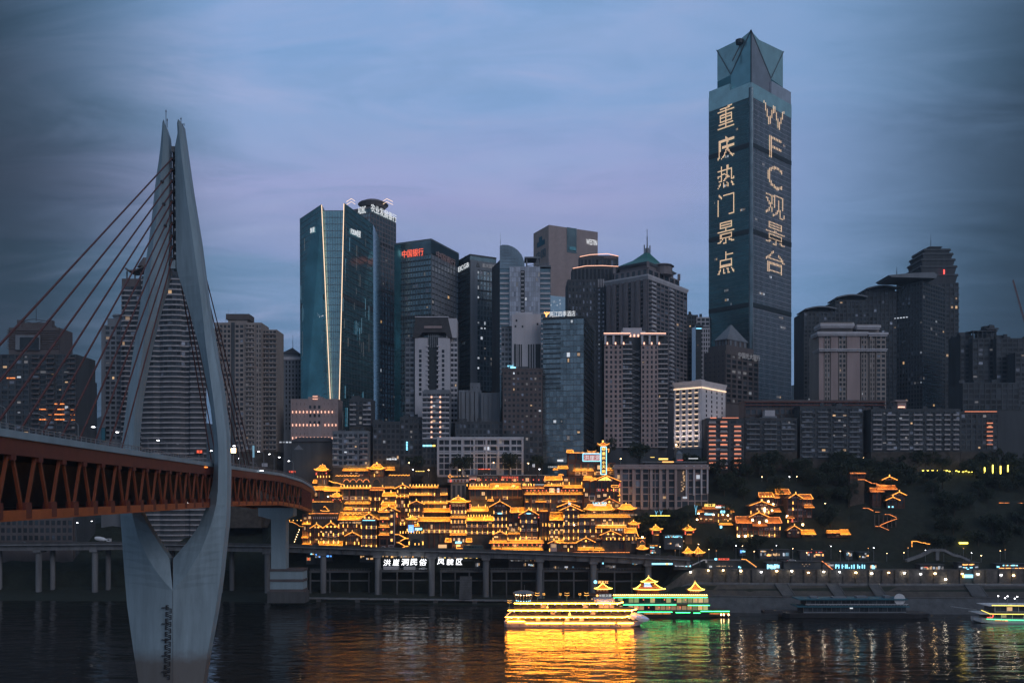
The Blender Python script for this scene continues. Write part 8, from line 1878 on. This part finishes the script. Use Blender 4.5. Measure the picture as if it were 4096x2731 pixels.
T = thing('slanted_canopy', 'slanting white-edged canopy over the landing stair', 'canopy', (X(U('G', 1900), dd), dd, Z(V('G', 135), dd)))
b = MB(); b.path([(X(U('G', x), dd), dd, Z(V('G', y), dd)) for x, y in ((1835, 132), (1935, 86), (1958, 86), (1960, 112))], .9, .5); part('canopy_edge', b, 'white_paint', T); b = MB(); b.path([(X(U('G', x), dd), dd - .6, Z(V('G', y), dd)) for x, y in ((1880, 112), (1938, 84), (1958, 84), (1960, 108))], .2); part('edge_light', b, 'lit_white', T)
dd = dv(3000) + 2
T = thing('stair_canopy', 'dark stair roof edged by a slanting orange light line', 'canopy', (X(2970, dd), dd, Z(2270, dd))); b = MB(); b.path([(X(U('K', x), dd), dd, Z(V('K', y), dd)) for x, y in ((32, 175), (68, 176), (155, 238))], .35); part('edge_light', b, 'strip', T); b = MB(); b.path([(X(U('K', x), dd), dd + 1, Z(V('K', y), dd)) for x, y in ((32, 180), (68, 182), (155, 245))], 2.2, .4); part('canopy', b, 'grey_steel', T)
dq = lambda u: dv(u) + 4
shop('big pale blue billboard screen on the quay right of the terminal', 'K', 238, 358, 205, 265, dq(3095), ((242, 354, 212, 260, 'sign_cyan'), (250, 300, 220, 238, 'lit_white'), (305, 350, 232, 255, 'lit_white')))
T = shop('long dark pier hall with tall cyan neon bars and orange floor line', 'K', 700, 1145, 205, 266, dq(3400), ((1090, 1140, 218, 258, 'sign_cyan'), (745, 800, 214, 235, 'lit_white'), (728, 755, 204, 212, 'sign_orange'), (780, 1140, 258, 262, 'strip_orange')))
dd = dq(3400)
for x, y0, y1 in ((805, 218, 250), (815, 218, 235), (830, 218, 250), (858, 218, 250), (868, 232, 236), (885, 218, 250), (898, 218, 250), (915, 240, 250), (935, 222, 252), (955, 218, 252), (985, 218, 250), (1000, 230, 250), (1022, 218, 250), (1040, 220, 250)): piece('neon_bar', 'sign_cyan', T, (X(U('K', x), dd), dd - .4, Z(V('K', (y0 + y1) / 2), dd)), (.45, .2, (y1 - y0) * .4872 * dd / FPX))
b = MB(); b.path([(X(U('K', x), dd), dd - .6, Z(V('K', y), dd)) for x, y in ((690, 190), (720, 210), (780, 262))], .35); part('slanting_light', b, 'strip_orange', T)
shop('dim quay shop with a row of small orange lamps', 'K', 380, 690, 195, 262, dq(3210), tuple((530 + k * 14, 538 + k * 14, 212 + (k % 2) * 14, 222 + (k % 2) * 14, 'lit_warm') for k in range(5)))
shop('shop front with pink and white lit windows on the quay', 'K', 1498, 1692, 222, 278, dq(3730), tuple((1504 + k * 24, 1522 + k * 24, 228 + (k % 3) * 4, 262, RND.choice(('lit_white', 'shop', 'lit_dim', 'lit_warm'))) for k in range(8)) + ((1525, 1560, 236, 246, 'sign_red'),))
shop('quay shop with a red board over white stars of light', 'K', 1808, 1982, 205, 285, dq(3870), ((1848, 1945, 212, 226, 'sign_orange'), (1815, 1840, 228, 245, 'lit_white'), (1850, 1930, 238, 250, 'sign_cyan'), (1882, 1900, 250, 274, 'sign_cyan'), (1950, 1975, 230, 248, 'lit_white')))
shop('quay shop with golden counter and blue script at the right edge', 'K', 2125, 2400, 215, 310, dq(4030), ((2128, 2150, 230, 245, 'sign_cyan'), (2178, 2300, 220, 232, 'sign_cyan'), (2145, 2390, 245, 252, 'sign_orange'), (2148, 2156, 252, 292, 'strip'), (2180, 2280, 292, 297, 'lit_warm')))
dd = dv(3870) + .4; T = thing('blue_sign', 'blue and yellow lit sign on the quay wall below the red-board shop', 'sign', (X(3868, dd), dd, 17)); piece('sign_panel', 'sign_cyan', T, (X(U('K', 1897), dd), dd, Z(V('K', 314), dd)), (4.6, .3, 1.7)); piece('sign_arrow', 'sign_yellow', T, (X(U('K', 1855), dd), dd - .1, Z(V('K', 314), dd)), (1.0, .3, 1.6)); letters('lettering', '1-4 口', T, (X(U('K', 1872), dd), dd - .2), 0, 0, 3.2, Z(V('K', 322), dd), Z(V('K', 308), dd), 'sign_white', .15)
# shops along the upper quay road
for args in (('lit restaurant front with cream and orange rooms by the road under black trees', 'K', 182, 430, 100, 160, ((188, 235, 104, 118, 'shop'), (188, 232, 122, 150, 'lit_white'), (240, 280, 128, 152, 'sign_orange'), (290, 326, 122, 152, 'shop'), (335, 370, 126, 150, 'lit_warm'), (372, 392, 120, 152, 'lit_white'), (396, 420, 118, 152, 'lit_blue'))),
             ('roadside shop with pink and orange signs under the trees', 'K', 515, 715, 110, 165, ((575, 612, 114, 124, 'sign_red'), (570, 612, 126, 150, 'lit_white'), (626, 640, 126, 162, 'shop'), (642, 706, 114, 122, 'sign_red'), (642, 706, 128, 152, 'sign_orange'))),
             ('roadside stall with blue-white lights further right', 'K', 888, 945, 112, 165, ((895, 912, 118, 150, 'lit_blue'), (916, 940, 116, 156, 'lit_white'))),
             ('roadside stall with white and orange lights near the footbridge', 'K', 998, 1078, 120, 170, ((1000, 1046, 148, 165, 'lit_white'), (1044, 1058, 122, 138, 'lit_white'), (1058, 1076, 138, 158, 'sign_orange'))),
             ('blue lit gate sign on the slope road', 'C', 1055, 1125, 1310, 1365, ((1060, 1080, 1315, 1360, 'sign_blue'), (1082, 1120, 1322, 1345, 'sign_cyan'))),
             ('restaurant with a blue script roof sign and warm entrance on the slope', 'C', 170, 385, 1150, 1290, ((178, 378, 1160, 1172, 'sign_cyan'), (205, 360, 1148, 1156, 'sign_cyan'), (205, 250, 1230, 1255, 'sign_orange'), (280, 340, 1232, 1285, 'lit_warm'), (390, 402, 1190, 1228, 'sign_yellow'))),
             ('shop with scalloped golden eave and blue letters at the end of the golden houses', 'C', 0, 110, 1255, 1380, ((0, 108, 1262, 1272, 'strip'), (2, 66, 1278, 1298, 'sign_cyan'), (2, 70, 1340, 1360, 'sign_cyan'), (4, 60, 1318, 1334, 'sign_red'))),
             ('small shop with a white and red sign on the far right slope', 'D', 245, 320, 1345, 1420, ((250, 285, 1352, 1380, 'lit_blue'), (285, 318, 1370, 1400, 'lit_white'))),
             ('small shop with golden counter light on the far right slope', 'D', 400, 518, 1360, 1425, ((405, 450, 1395, 1415, 'sign_yellow'), (440, 480, 1405, 1420, 'lit_white'), (480, 515, 1385, 1405, 'sign_orange')))):
 lab, f, x0, x1, y0, y1, pn = args; shop(lab, f, x0, x1, y0, y1, dv(U(f, x0)) + 15.5, pn, 'roadside_shop')
# ================================================================== lamps
def lamp(label, u, v, dd, zb_, m='lamp_white', size=.5, name='street_lamp', group='street lamps', arm=0.):
 x, z = X(u, dd), Z(v, dd); T = thing(name, label, 'lamp', (x, dd, zb_), group)
 b = MB(); b.cyl((x + arm, dd), .09, zb_, z - .1, 6)
 if arm: b.path([(x + arm, dd, z - .15), (x + arm * .7, dd, z + .35), (x, dd, z + .15)], .12)
 part('lamp_post', b, 'grey_steel', T); piece('lamp_head', m, T, (x, dd - .1, z), (size, size, size * .55))
 return T
kl = [(25, 270), (195, 280), (322, 272), (445, 272), (583, 285), (708, 278), (838, 280), (972, 285), (1102, 292), (1242, 285), (1370, 288), (1503, 297), (1622, 292), (1708, 340), (1845, 295), (1975, 298), (2165, 305), (2267, 308)]
M['quay_lamp'] = glow('quay_lamp', (1.0, .86, .66), 30.0); M['quay_lamp_w'] = glow('quay_lamp_warm', (1.0, .66, .30), 30.0)
for i, (x, y) in enumerate(kl):
 u = U('K', x); T = thing('wall_lamp', ORD[i] + ' wall lamp from the left along the pilastered quay wall', 'lamp', (X(u, dv(u)), dv(u), 18), 'quay wall lamps'); dd = dv(u) + .2
 piece('lamp_head', ('quay_lamp', 'lamp_white', 'quay_lamp_w', 'quay_lamp', 'lamp_warm')[i % 5], T, (X(u, dd), dd, Z(V('K', y), dd)), (.85, .6, .55)); piece('lamp_bracket', 'dark_steel', T, (X(u, dd), dd + .5, Z(V('K', y), dd) + .3), (.3, .9, .15))
for i, (x, y) in enumerate(((1820, 195), (1978, 180), (2112, 178), (2272, 185))):
 u = U('G', x); T = thing('wall_lamp', ORD[i] + ' floodlight from the left on the terminal wall above the landing', 'lamp', (X(u, dv(u)), dv(u), 18), 'terminal wall lamps'); dd = dv(u) + .2
 piece('lamp_head', 'quay_lamp_w' if i else 'quay_lamp', T, (X(u, dd), dd, Z(V('G', y), dd)), (.7, .5, .5)); piece('lamp_bracket', 'dark_steel', T, (X(u, dd), dd + .5, Z(V('G', y), dd) + .4), (.3, .9, .15))
# bridge lamps
k = 0; y = 171.5
while y < 452:
 z = et(y) - 1; x = ex(y) - WD + .8; T = thing('bridge_lamp', ORD[k] + ' lamp from the near end along the far side of the bridge deck', 'lamp', (x, y, z), 'bridge deck lamps')
 b = MB(); b.cyl((x, y), .13, z, z + 8.4, 6, .08); b.path([(x, y, z + 8.3), (x - .1 - .2, y - .4, z + 9.0), (x - 1.0, y - 1.4, z + 9.4), (x - 2.2, y - 2, z + 9.45)], .11); part('lamp_post', b, 'grey_steel', T)
 piece('lamp_head', 'lamp_white' if k in (1, 4, 5, 7, 10, 12) else 'white_paint', T, (x - 2.4, y - 2.1, z + 9.4), (.7, .45, .16)); y += 21.5; k += 1
for k in range(7):
 y = 318 + k * 19; z = et(y) - 1; x = ex(y) - 1; T = thing('bridge_lamp', ORD[k] + ' lamp behind the pylon along the near edge of the bridge deck', 'lamp', (x, y, z), 'bridge deck lamps')
 b = MB(); b.cyl((x, y), .12, z, z + 7.6, 6, .08); b.path([(x, y, z + 7.5), (x - .6, y, z + 8.3), (x - 1.9, y, z + 8.5)], .11); part('lamp_post', b, 'grey_steel', T); piece('lamp_head', 'lamp_white' if k != 2 else 'white_paint', T, (x - 2.1, y, z + 8.45), (.7, .4, .2))
def sign_at(name, label, cat, u, v, dd, w, h, m, post=True, back=True):
 x, z = X(u, dd), Z(v, dd); zz = et(dd) - 1
 T = thing(name, label, cat, (x, dd, zz)); piece('panel', m, T, (x, dd - .1, z), (w, .2, h));
 if back: piece('panel_back', 'dark_steel', T, (x, dd + .1, z), (w + .3, .2, h + .3))
 if post: strut('post', 'grey_steel', T, (x, dd + .2, zz), (x, dd + .2, z), .2, .2)
 return T
sign_at('light_box', 'square bright warm light box right of the pylon on the bridge deck', 'sign', 934, 1801, 338, 1.7, 1.7, 'lamp_warm')
sign_at('totem_sign', 'tall pale cyan totem sign on the bridge deck beyond the pylon', 'sign', 1014, 1805, 380, .8, 5, 'lit_blue')
sign_at('road_sign', 'blank grey road sign on the bridge deck beyond the pylon', 'sign', 1059, 1859, 400, 2.5, 1.6, 'render_white')
T = sign_at('gantry_sign', 'dark gantry board with red lit characters between the pylon legs', 'sign', 795, 1806, 330, 3.0, 1.4, 'render_dark'); letters('lettering', '限速', T, (X(786, 329), 329.6), 0, 0, 1.9, Z(1812, 330), Z(1800, 330), 'sign_red', .2)
T = sign_at('entrance_sign', 'small board with red lit characters at the far bridge end', 'sign', 1167, 1886, 440, 3.8, 1.2, 'render_dark'); letters('lettering', '千厮门', T, (X(1154, 439), 439.6), 0, 0, 3.2, Z(1890, 440), Z(1882, 440), 'sign_red', .2)
sign_at('signal_box', 'dark teal signal box on a post on the bridge deck left of the pylon', 'sign', 414, 1738, 232, .9, 3.4, 'logo_teal')
T = thing('girder_lamp', 'orange lamp glowing on the girder just left of the near pylon leg', 'lamp', (ex(282) + .4, 282, 69)); piece('lamp_head', 'strip_orange', T, (ex(282) + .35, 282, et(282) - 2.2), (.3, 2.2, .35)); piece('lamp_bracket', 'dark_steel', T, (ex(282) + .2, 282, et(282) - 2.0), (.3, .3, .3))
for i, (x, y, w) in enumerate(((1175, 1271, .8), (1585, 1252, .9), (1640, 1069, .9), (485, 1395, .6), (575, 1385, .6))):
 u, v = U('2', x), V('2', y); dd = 300 if i < 1 else (360 if i < 3 else 560)
 T = thing('deck_light', ORD[i] + ' small white marker light seen through the bridge truss', 'lamp', (X(u, dd), dd, Z(v, dd)), 'marker lights'); piece('lamp_head', 'lamp_white', T, (X(u, dd), dd, Z(v, dd)), (w * 1.3, .3, .18)); piece('lamp_base', 'dark_steel', T, (X(u, dd), dd + .1, Z(v, dd) - .2), (.3, .3, .3))
# hillside path lamps
hl = [('D', x, y) for x, y in ((258, 345), (308, 342), (374, 340), (432, 338), (486, 337), (558, 335), (647, 332), (738, 314), (803, 312), (873, 310), (945, 310), (1004, 308), (1226, 309), (1323, 307), (1427, 305), (1556, 304), (98, 356), (623, 270), (1398, 240), (1622, 223), (450, 235), (140, 300), (222, 300), (80, 296))]
hl += [('C', x, y) for x, y in ((1650, 303), (1724, 293), (1790, 290), (1822, 296), (1690, 248), (2155, 355), (1910, 461), (1726, 456), (1640, 458), (1316, 460), (1505, 560), (2060, 771))]
for i, (f, x, y) in enumerate(sorted(hl, key=lambda q: U(q[0], q[1]))):
 u, v = U(f, x), V(f, y); dd = min((dv(u) + s / 2 for s in range(30, 170)), key=lambda q: abs(gz(X(u, q), q) + 3 - Z(v, q)))
 z = Z(v, dd); g = gz(X(u, dd), dd); lamp(ORD[i] + ' path lamp from the left on the dark wooded slope', u, v, dd, min(g, z - 2), RND.choice(('lamp_warm', 'lamp_warm', 'lamp_white')), .45, 'path_lamp', 'path lamps on the wooded slope')
for i, (f, x, y, m) in enumerate((('A', 1525, 95, 'lamp_warm'), ('A', 1600, 66, 'lamp_warm'), ('A', 1575, 180, 'lamp_white'), ('A', 1770, 185, 'lamp_warm'), ('A', 2160, 185, 'lamp_warm'), ('B', 365, 263, 'lamp_warm'), ('B', 775, 272, 'lamp_warm'), ('B', 905, 340, 'lamp_white'), ('B', 1860, 218, 'lamp_warm'))):
 u, v = U(f, x), V(f, y); dd = dv(u) + 40; lamp(ORD[i] + ' street lamp from the left on the road above the golden houses', u, v, dd, Z(v, dd) - 4.5, m, .6, 'street_lamp', 'street lamps above the golden houses')
for i, (f, x0, x1, y0, y1, m, lab) in enumerate((('A', 1240, 1372, 38, 60, 'sign_white', 'white neon strip sign above the arched gate tower'), ('B', 822, 850, 278, 318, 'lit_white', 'small upright white light box behind the framed slab'), ('B', 180, 330, 334, 344, 'sign_red', 'thin red and white light line at the foot of the framed slab'), ('A', 1600, 1720, 196, 204, 'sign_yellow', 'short yellow light line on the cliff road'))):
 dd = dv(U(f, x0)) + 41; T = thing('lit_sign', lab, 'sign', (X(U(f, (x0 + x1) / 2), dd), dd, Z(V(f, y1), dd))); kk = FR[f][2] * dd / FPX
 for j in range(4): piece('sign_panel', m, T, (X(U(f, lerp(x0, x1, (j + .5) / 4)), dd), dd, Z(V(f, (y0 + y1) / 2), dd)), ((x1 - x0) / 4 * .8 * kk, .25, (y1 - y0) * (.7 + .3 * (j % 2)) * kk))
 piece('sign_frame', 'dark_steel', T, (X(U(f, (x0 + x1) / 2), dd), dd + .3, Z(V(f, (y0 + y1) / 2) , dd) - 1.2), ((x1 - x0) * kk, .2, 3.2))
for i in range(30):
 u = 2640 + i * 48 + 17 * math.sin(i * 2.3); dd = dv(u) + 13.5 + (i % 3); v = 2186 + 14 * math.sin(i * 1.7) + i * .8
 lamp(ORD[i] + ' small road lamp from the left along the quay road below the trees', u, v, dd, gz(X(u, dd), dd), ('lamp_warm', 'sign_orange', 'lamp_white', 'lamp_warm')[i % 4], (.4, .3, .35)[i % 3], 'road_lamp', 'small lamps on the quay road')
# row of golden bollard lights and lit columns, upper right
row = [(1158, 388), (1213, 388), (1271, 387), (1335, 387), (1402, 388), (1437, 388), (1470, 396), (1502, 394), (1552, 392), (1580, 400), (1632, 404), (1665, 394), (1700, 406), (1740, 404), (1762, 366), (1845, 362)]
for i, (x, y) in enumerate(row):
 u, v = U('D', x), V('D', y); dd = min((dv(u) + s / 2 for s in range(30, 170)), key=lambda q: abs(gz(X(u, q), q) + 2 - Z(v, q))); lamp(ORD[i] + ' golden bollard light from the left in the bright row at upper right', u, v, dd, Z(v, dd) - 3.5, 'yellow_strip', .8, 'bollard_light', 'golden bollard lights')
for i, (x, y0, y1) in enumerate(((1887, 350, 390), (1983, 320, 402), (2075, 332, 398), (2162, 322, 372))):
 u = U('D', x); dd = dv(u) + 56; b = MB(); b.cyl((X(u, dd), dd), .35, Z(V('D', y1), dd) - 1.5, Z(V('D', y0), dd), 6); solo('lit_column', b, 'yellow_strip', ORD[i] + ' short glowing yellow column from the left at upper right', 'column', 'glowing columns', (X(u, dd), dd, Z(V('D', y1), dd)))
for i, (f, pts, m, lab) in enumerate((('D', ((1028, 1288), (1028, 1222), (1085, 1222), (1145, 1240), (1182, 1242), (1205, 1252), (1240, 1255)), 'strip', 'angular golden light line above the footbridge'), ('D', ((2055, 769), (2345, 772)), 'strip_orange', 'single level orange light line at the far right cliff'), ('C', ((0, 916), (235, 916)), 'yellow_strip', 'long thin yellow light line on the ledge right of the golden houses'))):
 dd = dv(U(f, pts[0][0])) + (18 if i != 1 else 40); b = MB(); b.path([(X(U(f, x), dd), dd, Z(V(f, y), dd)) for x, y in pts], .35 if i == 0 else .2); solo('light_line', b, m, lab, 'light')
dd = dv(3850) + 22; b = MB(); b.prism([(X(3838, dd), dd), (X(3872, dd), dd), (X(3868, dd), dd + 2), (X(3842, dd), dd + 2)], Z(2174, dd), Z(2168, dd)); solo('lit_canopy', b, 'yellow_strip', 'small glowing yellow canopy on the far right slope', 'canopy')
M['tree_light'] = glow('blue_tree_light', (.2, .7, 1.0), 1.2, False)
for i, (x, ys_) in enumerate(((75, (855, 915)), (130, (850, 915)), (540, (790, 905)))):
 dd = dv(U('C', x)) + 17; T = thing('light_tree', ('first', 'second', 'third')[i] + ' thin blue light tree from the left, right of the golden houses', 'light tree', (X(U('C', x), dd), dd, Z(V('C', ys_[1]), dd)), 'blue light trees')
 p = lambda a, c: (X(U('C', a), dd), dd, Z(V('C', c), dd))
 strut('light_stem', 'tree_light', T, p(x, ys_[1]), p(x - 4, (ys_[0] + ys_[1]) / 2), .2, .2); strut('light_branch', 'tree_light', T, p(x - 4, (ys_[0] + ys_[1]) / 2), p(x - 16, ys_[0]), .16, .16); strut('light_branch', 'tree_light', T, p(x - 2, ys_[1] - 20), p(x + 14, ys_[0] + 6), .16, .16)
# ================================================================== footbridge at right
dd = dv(3750) + 6; T = thing('footbridge', 'dark concrete footbridge with a humped deck and stairs at far right', 'footbridge', (X(U('D', 1320), dd), dd, 22))
P = lambda x, y, o=0: (X(U('D', x), dd + o), dd + o, Z(V('D', y), dd))
b = MB(); b.path([P(960, 1452), P(1140, 1388), P(1255, 1328), P(1395, 1328), P(1510, 1385), P(1580, 1398), P(1700, 1452)], 3, 1.3); part('deck', b, 'concrete_grey', T)
b = MB(); b.bar(P(1322, 1445), P(1322, 1335), 1.8, 1.8); b.bar(P(1300, 1350), P(1345, 1350), 2, 1.2); part('pier', b, 'concrete_grey', T)
for k in range(14):
 x = 1240 + k * 36; y = pw(x, [(1240, 1320), (1395, 1318), (1510, 1375), (1580, 1388), (1730, 1452)]); strut('baluster', 'concrete_dark', T, P(x, y + 4), P(x, y - 22), .35, .35)
# ================================================================== vehicles
def car(label, u, dd, z, col, L=4.5, H=1.45, kind='car', lights=True):
 x = X(u, dd); T = thing('parked_car' if kind == 'parked' else 'car', label, 'car', (x, dd, z), 'cars on the far bank')
 b = MB(); W2 = .88
 prof_ = [(-L / 2, .35), (-L / 2, .85), (-L * .42, .95), (-L * .26, 1.0), (-L * .14, H), (L * .2, H), (L * .34, .98), (L * .47, .88), (L / 2, .7), (L / 2, .35)]; n = len(prof_)
 ins = lambda zz: .16 if zz > 1.1 else 0
 b.add([(x + a, dd - W2 + ins(c), z + c) for a, c in prof_] + [(x + a, dd + W2 - ins(c), z + c) for a, c in prof_], [tuple(range(n)), tuple(range(2 * n - 1, n - 1, -1))] + [(i, i + n, (i + 1) % n + n, (i + 1) % n) for i in range(n)]); part('body', b, col, T)
 piece('side_window', 'pane', T, (x + L * .03, dd - W2 + .06, z + 1.2), (L * .36, .06, .34))
 for sx_ in (-1, 1):
  b = MB(); b.cyl((0, 0), .33, -.1, .1, 12); b.v = [(x + sx_ * L * .3 + a, dd - W2 + c, z + .33 + e) for a, e, c in b.v]; part('wheel', b, 'dark_steel', T)
 if lights: piece('headlight', 'lamp_white', T, (x + L / 2, dd - .5, z + .65), (.12, .3, .18)); piece('taillight', 'red_dot', T, (x - L / 2, dd - .5, z + .75), (.1, .3, .15))
cars = [('pale saloon on the viaduct left of the stone arch', 1532, 'white_paint'), ('dark car on the viaduct right of the stone arch', 1815, 'render_dark'), ('silver car on the viaduct below the long restaurant', 1990, 'grey_steel'), ('pale car on the viaduct right of the golden shop row', 2590, 'white_paint'), ('dim car on the viaduct at the far left under the bridge', 92, 'grey_steel'), ('dark car on the viaduct near the slanted canopy', 2680, 'render_dark'), ('grey car on the quay road below the lit restaurant', 3165, 'grey_steel')]
for lab, u, col in cars:
 dd = dv(u) + 3; car(lab, u, dd, zv(u) - 1.28, col)
dd = dv(1690) + 7.5; car('white car parked on the platform below the white characters', 1692, dd, Z(2284, dd) + .9, 'white_paint', kind='parked', lights=False)
u = 1892; dd = dv(u) + 4; x, z = X(u, dd), zv(u) - 1.28
T = thing('city_bus', 'dark green city bus on the viaduct below the tower house', 'bus', (x, dd, z)); M['bus'] = mat('bus_paint', (.05, .09, .08), .4)
b = MB(); b.box(x - 5.8, x + 5.8, dd - 1.25, dd + 1.25, z + .4, z + 3.1); b.box(x - 5.2, x + 5.2, dd - 1.1, dd + 1.1, z + 3.1, z + 3.3); part('body', b, 'bus', T)
for k in range(7): piece('side_window', 'pane', T, (x - 4.7 + k * 1.55, dd - 1.27, z + 2.2), (1.35, .08, 1.0))
for k in (-3.6, 3.4):
 b = MB(); b.cyl((0, 0), .5, -.12, .12, 12); b.v = [(x + k + a, dd - 1.2 + c, z + .5 + e) for a, e, c in b.v]; part('wheel', b, 'dark_steel', T)
u = 410; dd = dv(u) + 3; x, z = X(u, dd), zv(u) - 1.28
T = thing('mixer_truck', 'white concrete mixer truck on the viaduct left of the pylon', 'truck', (x, dd, z))
b = MB(); n = 12; prof_ = [(-4.6, .7), (-3.9, 1.15), (-1.6, 1.45), (.8, 1.2), (2.2, .55)]
for a, r in prof_:
 for k in range(n): b.v.append((x + a, dd + r * math.cos(k * 6.2832 / n), z + 2.5 - a * .14 + r * math.sin(k * 6.2832 / n)))
for i in range(4):
 for k in range(n): b.f.append((n * i + k, n * i + (k + 1) % n, n * i + n + (k + 1) % n, n * i + n + k))
b.f.append(tuple(range(n))); b.f.append(tuple(range(5 * n - 1, 4 * n - 1, -1))); part('drum', b, 'white_paint', T)
b = MB(); b.box(x + 2.9, x + 5.0, dd - 1.2, dd + 1.2, z + .7, z + 2.9); part('cab', b, 'white_paint', T); piece('cab_window', 'pane', T, (x + 4.2, dd - 1.22, z + 2.2), (1.2, .06, .8)); b = MB(); b.box(x - 4.6, x + 5.0, dd - 1.0, dd + 1.0, z + .6, z + 1.0); part('chassis', b, 'dark_steel', T)
for k in (-3.4, -2.2, 3.8):
 b = MB(); b.cyl((0, 0), .5, -.15, .15, 12); b.v = [(x + k + a, dd - 1.1 + c, z + .5 + e) for a, e, c in b.v]; part('wheel', b, 'dark_steel', T)
# ================================================================== trees
def tree_proto(seed, R_=5.0, Hh=9.0, n=1700):
 r = random.Random(seed); cl = []
 for k in range(16):
  a, rr = r.uniform(0, 6.28), R_ * math.sqrt(r.random()) * .8
  cl.append((rr * math.cos(a), rr * math.sin(a), Hh * r.uniform(.45, .95) - rr * .18, r.uniform(1.0, 2.1)))
 b = MB()
 for _ in range(n):
  cx0, cy0, cz0, cr0 = r.choice(cl); v = Vector((r.gauss(0, 1), r.gauss(0, 1), r.gauss(0, .8))).normalized() * cr0 * r.uniform(.55, 1.08)
  p = Vector((cx0, cy0, cz0)) + v; q = Vector((r.gauss(0, 1), r.gauss(0, 1), r.gauss(0, 1))).normalized(); t = q.orthogonal().normalized(); w_ = q.cross(t); s = r.uniform(.28, .5)
  b.add([tuple(p - t * s), tuple(p + w_ * s * .55), tuple(p + t * s), tuple(p - w_ * s * .55)], [(0, 1, 2, 3)])
 crown = b.mesh('crown_%d' % seed, 'leaf')
 b = MB(); b.cyl((0, 0), .32, -1.2, Hh * .55, 7, .18)
 for cx0, cy0, cz0, cr0 in cl[:6]: b.bar((0, 0, Hh * .38), (cx0, cy0, cz0), .14)
 return crown, b.mesh('trunk_%d' % seed, 'bark')
PROT = [tree_proto(50 + i, 4.6 + .5 * (i % 3), 8 + i * .7) for i in range(5)]
def tree(label, x, y, z, s, i, group):
 T = thing('broadleaf_tree', label, 'tree', (x, y, z), group); c, t = PROT[i % 5]
 for nm, me in (('crown', c), ('trunk', t)):
  o = bpy.data.objects.new(nm, me); COL.objects.link(o); o.parent = T
 T.scale = (s, s, s * RND.uniform(.9, 1.15)); T.rotation_euler = (0, 0, RND.uniform(0, 6.28))
tree('round dark tree before the left part of the white framed slab', X(1845, 555), 555, Z(1893, 555), 1.45, 0, 'trees above the golden houses')
tree('round dark tree before the right part of the white framed slab', X(2037, 555), 555, Z(1893, 555), 1.3, 1, 'trees above the golden houses')
tree('dim tree left of the white framed slab', X(1660, 556), 556, Z(1890, 556), 1.1, 2, 'trees above the golden houses')
tree('dim tree between the framed slab and the blue-grey hotel', X(2150, 556), 556, Z(1895, 556), 1.1, 3, 'trees above the golden houses')
tree('dark tree at the foot of the floodlit hotel, left', X(2420, 566), 566, Z(1850, 566), 1.4, 4, 'trees above the golden houses')
tree('dark tree behind the roof terrace of the framed hotel', X(2560, 560), 560, Z(1855, 560), 1.5, 0, 'trees above the golden houses')
KEEP = [(2935, 3262, 1950, 2150, 40), (2785, 2940, 2005, 2100, 26), (2728, 2780, 2095, 2145, 24), (2455, 2840, 1850, 2040, 60), (3195, 3430, 2110, 2142, 26), (3470, 3630, 1895, 2045, 38), (3425, 3600, 2010, 2130, 30), (2600, 2735, 2050, 2230, 20), (3390, 3470, 1880, 1915, 40)]
for i in range(9):
 u = 2470 + i * 44; y = dv(u) + 30 + (i % 3) * 1.5; g = gz(X(u, y), y); tree(ORD[i] + ' low dark tree from the left under the beige framed hotel', X(u, y), y, g - .5, max(.5, (Z(2040 + (i % 2) * 8, y) - g) / 10), i, 'trees under the framed hotel')
n = 0; tries = 0; spots = []
while n < 125 and tries < 6000:
 tries += 1
 u = RND.uniform(2600, 4300); s = RND.uniform(19, 76); y = dv(u) + s; x = X(u, y); z = gz(x, y); sc_ = RND.uniform(.75, 1.35)
 vb, vt = HZ - (z - EYE) * FPX / y, HZ - (z + 10 * sc_ - EYE) * FPX / y; hw = 5.5 * sc_ * FPX / y
 if any(u + hw > a and u - hw < b_ and vb > c and vt < e and s < g for a, b_, c, e, g in KEEP): continue
 if any((x - a) ** 2 + (y - b_) ** 2 < 16 for a, b_ in spots): continue
 spots.append((x, y)); n += 1
rows = sorted(spots, key=lambda q: gz(*q)); rows = [sorted(rows[k:k + 32], key=lambda q: q[0] / q[1]) for k in range(0, 125, 32)]
for i, (x, y) in enumerate(sum(rows, [])):
 tree(ORD[i % 32] + ' dark tree from the left in the ' + ('bottom', 'lower middle', 'upper middle', 'top')[i // 32] + ' row of the wooded slope', x, y, gz(x, y), RND.uniform(.8, 1.35), i, 'trees of the dark wooded slope')
bpy.data.objects.remove(_fo)
